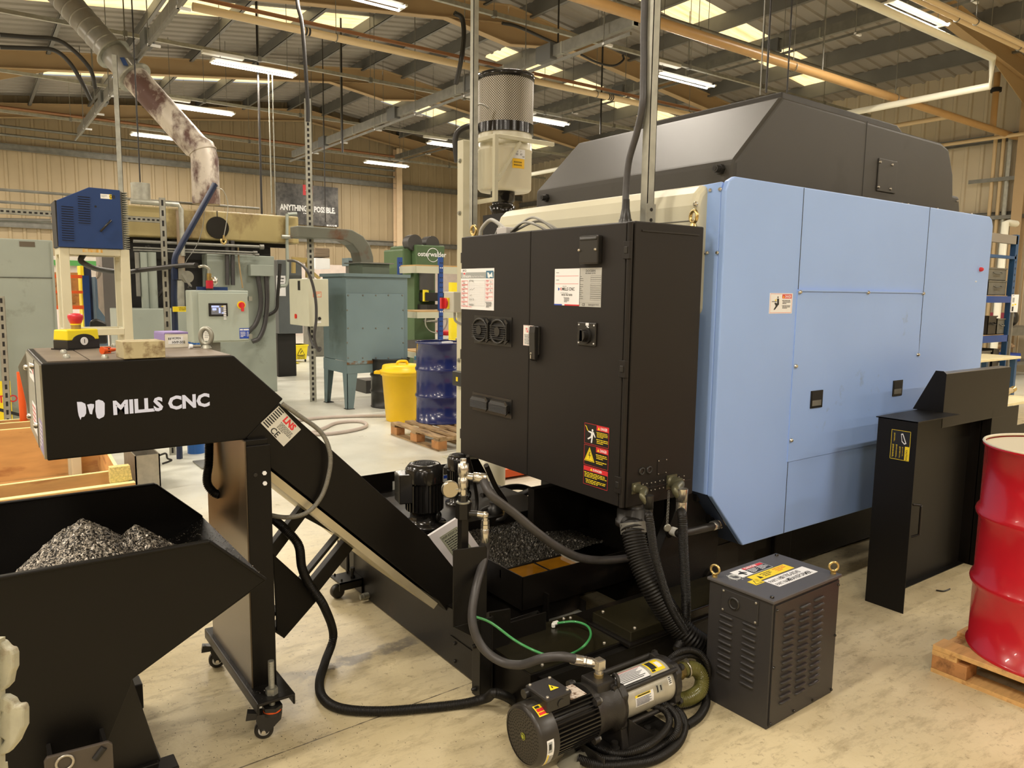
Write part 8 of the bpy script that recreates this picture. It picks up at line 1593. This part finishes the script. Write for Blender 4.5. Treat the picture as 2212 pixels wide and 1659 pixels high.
M_bin = mat('grey_steel_bin', ob(108, 100, 82), .5, .2, var=.12, scale=8)
def tote(x, y, z, w, d, h, m, label, grp=None):
    t = thing('storage_bin', (x+w/2, y+d/2, z), label, 'bin', grp); b = MB(); th = .008
    b.box((x, y, z), (x+w, y+d, z+th), m); b.box((x, y, z), (x+w, y+th, z+h), m); b.box((x, y+d-th, z), (x+w, y+d, z+h), m); b.box((x, y, z), (x+th, y+d, z+h), m); b.box((x+w-th, y, z), (x+w, y+d, z+h), m); b.box((x-.01, y-.01, z+h-.015), (x+w+.01, y, z+h+.004), m); b.build('body', t)
    b = MB(); b.tube([(x+w*.3, y-.001, z+h*.65), (x+w*.3, y-.03, z+h*.55), (x+w*.7, y-.03, z+h*.55), (x+w*.7, y-.001, z+h*.65)], .008, m, 6); b.build('handle', t)
z3 = Ss(2170, 640).z+.012; z2 = Ss(2170, 724).z+.012; z1 = Ss(2170, 800).z+.012
xr_ = Ss(2185, 620).x
tote(xr_-.62, YS+.05, z3, .56, .4, .2, M_bin, 'grey steel bin on the third blue shelf, under another bin'); tote(xr_-.66, YS+.06, z3+.205, .6, .4, .17, M_bin, 'grey steel bin stacked topmost on the third blue shelf')
tote(xr_-.52, YS+.05, z2, .26, .3, .26, M_plas, 'black ribbed crate on the second blue shelf'); tote(xr_-.23, YS+.05, z2, .24, .3, .22, M_bin, 'grey steel bin right of the black crate on the second shelf')
tote(xr_-.75, YS+.05, z1, .4, .3, .28, M_bin, 'grey steel bin on the lowest visible blue shelf'); tote(xr_-.28, YS+.05, z1, .2, .3, .30, M_plas, 'black crate on the lowest visible blue shelf')
b = MB(); p = Ss(2150, 690); b.lathe((p.x, YS+.4, z2), Z_, [(0, .12), (.3, .12), (.36, .04), (.42, .04)], mat('bottle_green', ob(40, 92, 55), .3), 16); b.build('green_bottle', label='green bottle behind the bins on the second blue shelf', cat='bottle')
b = MB(); p = Ss(2140, 665); b.box((p.x-.2, YS+.3, z2), (p.x+.05, YS+.5, z2+.42), M_paper); b.build('paper_box', label='pale carton on the second blue shelf', cat='box')
# bench stools with pale tops
def bench(name, x0, x1, y0, y1, z, label, top, legm, cat='table'):
    t = thing(name, ((x0+x1)/2, (y0+y1)/2, 0), label, cat); b = MB(); b.box((x0, y0, z-.03), (x1, y1, z), top); b.build('top', t, bevel=.004)
    for x in (x0+.03, x1-.09):
        for y in (y0+.03, y1-.09): b = MB(); b.box((x, y, 0), (x+.06, y+.06, z-.03), legm); b.build('leg', t)
    return t
M_top = mat('worn_pale_top', ob(228, 205, 150), .6, var=.08, scale=6)
bench('steel_table', at(2118, 770, Y=3.95).x-.4, at(2206, 772, Y=3.95).x, 3.95, 4.4, at(2170, 773, Y=3.95).z, 'blue legged table with worn pale top in front of the racking', M_top, M_rkd)
zt = at(2180, 872, Y=3.3).z
wb_ = bench('work_bench', at(2100, 870, Y=3.3).x, at(2100, 870, Y=3.3).x+1.7, 3.3, 4.0, zt, 'bench with pale cluttered top behind the guard', M_top, M_cream)
b = MB(); p = at(2152, 852, Y=3.5); b.box((p.x-.14, 3.45, zt), (p.x+.1, 3.75, zt+.075), M_pur); bx2 = b.build('lilac_box', label='lilac document box on the bench behind the guard', cat='box'); b = MB(); b.box((p.x-.15, 3.44, zt+.075), (p.x+.11, 3.76, zt+.1), M_paper); b.build('papers', bx2)
b = MB(); p = at(2180, 848, Y=3.6); b.cyl((p.x-.12, 3.6, zt+.045), (p.x+.1, 3.62, zt+.045), .045, mat('tan_tool', ob(190, 160, 110), .5), 14, .03); b.cyl((p.x+.1, 3.62, zt+.045), (p.x+.17, 3.62, zt+.06), .035, M_gold, 12); b.build('hand_tool', label='tan cylindrical tool lying on the bench behind the guard', cat='tool')
b = MB(); p = at(2145, 878, Y=3.38); b.box((p.x-.1, 3.31, zt), (p.x+.2, 3.42, zt+.006), M_white); b.build('paper_sheets', label='loose white sheets at the near edge of the bench', cat='paper')
# beyond the racking
b = MB(); a, c = at(2185, 636, Y=4.4), at(2215, 674, Y=4.4); nb_ = thing('notice_board', (c.x, 4.4, c.z), 'white notice sheet with pictures and orange bars at the right edge', 'notice'); sticker('sheet', nb_, (a.x, 4.4, a.z), X_, -Z_, .22, a.z-c.z, M_white, [('l', .08, .05, .6, .12, 1, M_blu), ('r', .1, .18, .4, .45, M_grn), ('r', .08, .55, .35, .64, M_yel), ('r', .45, .52, .7, .6, M_yel), ('r', .1, .68, .35, .95, M_ink)], -Y_, t=.01)
b = MB(); b.box((a.x+.1, 4.401, 0), (a.x+.14, 4.43, a.z), M_galvd); b.build('stand_post', nb_)
YN = 6.2; Nn = lambda u, v: at(u, v, Y=YN)
mc2 = thing('tool_bench', (Nn(2205, 720).x+.5, YN+.4, 0), 'grey bench with red case and black bag beyond the racking', 'bench'); x0 = Nn(2183, 700).x
b = MB(); b.box((x0, YN, Nn(2195, 725).z), (x0+1.6, YN+.8, Nn(2195, 707).z), M_galvd); b.build('top', mc2); b = MB(); b.box((x0+.05, YN+.05, 0), (x0+.13, YN+.13, Nn(2195, 725).z), M_rkd); b.box((x0+1.4, YN+.05, 0), (x0+1.48, YN+.13, Nn(2195, 725).z), M_rkd); b.build('legs', mc2); b = MB(); b.box((x0, YN+.02, Nn(2195, 790).z), (x0+1.6, YN+.7, Nn(2195, 783).z), M_galvd); b.build('lower_shelf', mc2)
zt = Nn(2195, 707).z; b = MB(); b.box((x0+.05, YN+.1, zt), (x0+.3, YN+.4, zt+.28), mat('maroon', ob(125, 32, 42), .4)); rc = b.build('red_case', label='maroon case on the grey bench beyond the racking', cat='case', bevel=.01); b = MB(); b.box((x0+.06, YN+.094, zt+.02), (x0+.2, YN+.1, zt+.13), M_white); b.build('label', rc)
b = MB(); b.ball((x0+.5, YN+.2, zt+.17), .2, M_plas, 16, 10, (.8, .7, .85)); b.build('black_bag', label='black bag slumped on the grey bench beyond the racking', cat='bag')
zl2 = Nn(2195, 783).z; b = MB(); b.box((x0+.35, YN+.1, zl2), (x0+.9, YN+.5, zl2+.16), M_blu); b.build('blue_bin', label='blue bin on the lower shelf of the grey bench', cat='bin', bevel=.01); b = MB(); b.box((x0+.05, YN+.05, zl2), (x0+.3, YN+.35, zl2+.1), M_dark); b.box((x0+.05, YN+.05, zl2+.1), (x0+.3, YN+.35, zl2+.14), M_red); b.build('tool_box', label='black tool box with red lid on the lower shelf', cat='tool box', bevel=.006)
b = MB(); p = Nn(2205, 745); [b.ball((x0+.2+i*.13, YN+.25, zl2+.32+random.uniform(-.02, .03)), .1, mat('hessian', ob(165, 130, 88), .95, var=.2, scale=30), 12, 8, (1.1, .9, .5)) for i in range(5)]; b.build('sack', label='rumpled hessian sack above the blue bin', cat='sack')
# pipes on the side wall
XW = 18.2
for u0, u1, v0, v1, r, m, lab in ((2152, 2138, 290, 470, .04, M_crp, 'cream riser pipe on the side wall, left of two'), (2170, 2155, 290, 470, .04, M_crp, 'cream riser pipe on the side wall, right of two'), (2183, 2170, 300, 490, .05, M_galv, 'banded grey conduit riser beside the side wall column')):
    a = at(u0, v0, X=XW); b = MB(); b.cyl((XW, a.y, 0), (XW, a.y, a.z), r, m, 10); b.build('riser_pipe', label=lab, cat='pipe')
for v in (388, 470): a = at(2160, v, X=XW); b = MB(); b.box((XW-.08, a.y-1.6, a.z-.04), (XW-.05, a.y+.6, a.z+.04), M_galvd); b.build('wall_bracket', label={388: 'slotted bracket rail across the side wall risers, upper', 470: 'slotted bracket rail across the side wall risers, lower'}[v], cat='bracket')
b = MB(); p = at(2172, 480, Y=6.1); b.tube([(p.x, 6.1, 0), (p.x, 6.1, p.z), (p.x+.15, 6.1, p.z), (p.x+.45, 6.1, p.z+.0)], .06, mat('pale_cream_pipe', (0, 0, 0)), 12); b.build('cream_standpipe', label='cream standpipe with bend above the blue racking', cat='pipe')
# cream cast bracket close to the lens at the left edge
fg = thing('cast_bracket', at(-25, 1540, D=1.05), 'pale cast metal bracket close to the lens at the left edge', 'bracket'); Bf = lambda u, v: at(u, v, D=1.05)
M_cst = mat('cast_cream', ob(205, 190, 150, .6), .5, var=.12, scale=40, col2=ob(135, 115, 85), dirt=.25, dscale=30)
def lug(pts, t=.016): b = MB(); b.prism([Bf(u, v) for u, v in pts], FW*t, M_cst); return b
lug([(-20, 1385), (2, 1388), (14, 1402), (24, 1403), (28, 1415), (28, 1445), (22, 1458), (18, 1480), (4, 1495), (-20, 1500)]).build('upper_lug', fg, bevel=.005, seg=3)
lug([(-20, 1507), (8, 1506), (24, 1514), (30, 1526), (46, 1524), (50, 1536), (50, 1572), (42, 1588), (34, 1606), (16, 1628), (-20, 1642), (-20, 1615), (2, 1610), (8, 1600), (-6, 1592), (-20, 1590), (-20, 1556), (-2, 1550), (2, 1540), (-20, 1530)]).build('lower_lug', fg, bevel=.005, seg=3)
b = MB(); b.beam(Bf(-22, 1380), Bf(-22, 1659), .03, .02, M_cst, up=FW); q_ = Bf(-22, 1659); b.beam((q_.x, q_.y, 0), q_, .03, .03, M_cst, up=FW); b.build('stem', fg)

# ---------------------------------------------------------------- repeats share a group
from collections import Counter
_c = Counter(o.name.split('.')[0] for o in bpy.data.objects if o.parent is None and o.get('category'))
GR = {'corrugated_conduit': 'ribbed black conduits around the tank and pump', 'black_hose': 'black hoses and cables of the machines', 'coolant_hose': 'rubber coolant hoses', 'drop_cable': 'cables hanging from the roof', 'roof_cable': 'black cables slung under the roof',
      'storage_bin': 'bins and crates on the blue racking', 'lighting_trunking': 'galvanised trunking that carries the lights', 'steel_drum': 'steel drums on pallets', 'timber_pallet': 'timber pallets', 'hanger_rod': 'rods hanging from the roof', 'busbar_trunking': 'busbar trunking under the roof', 'storage_rack': 'blue storage racking'}
for o in bpy.data.objects:
    k = o.name.split('.')[0]
    if o.parent is None and o.get('category') and not o.get('group') and _c[k] > 1: o['group'] = GR.get(k, k.replace('_', ' ')+' repeats')
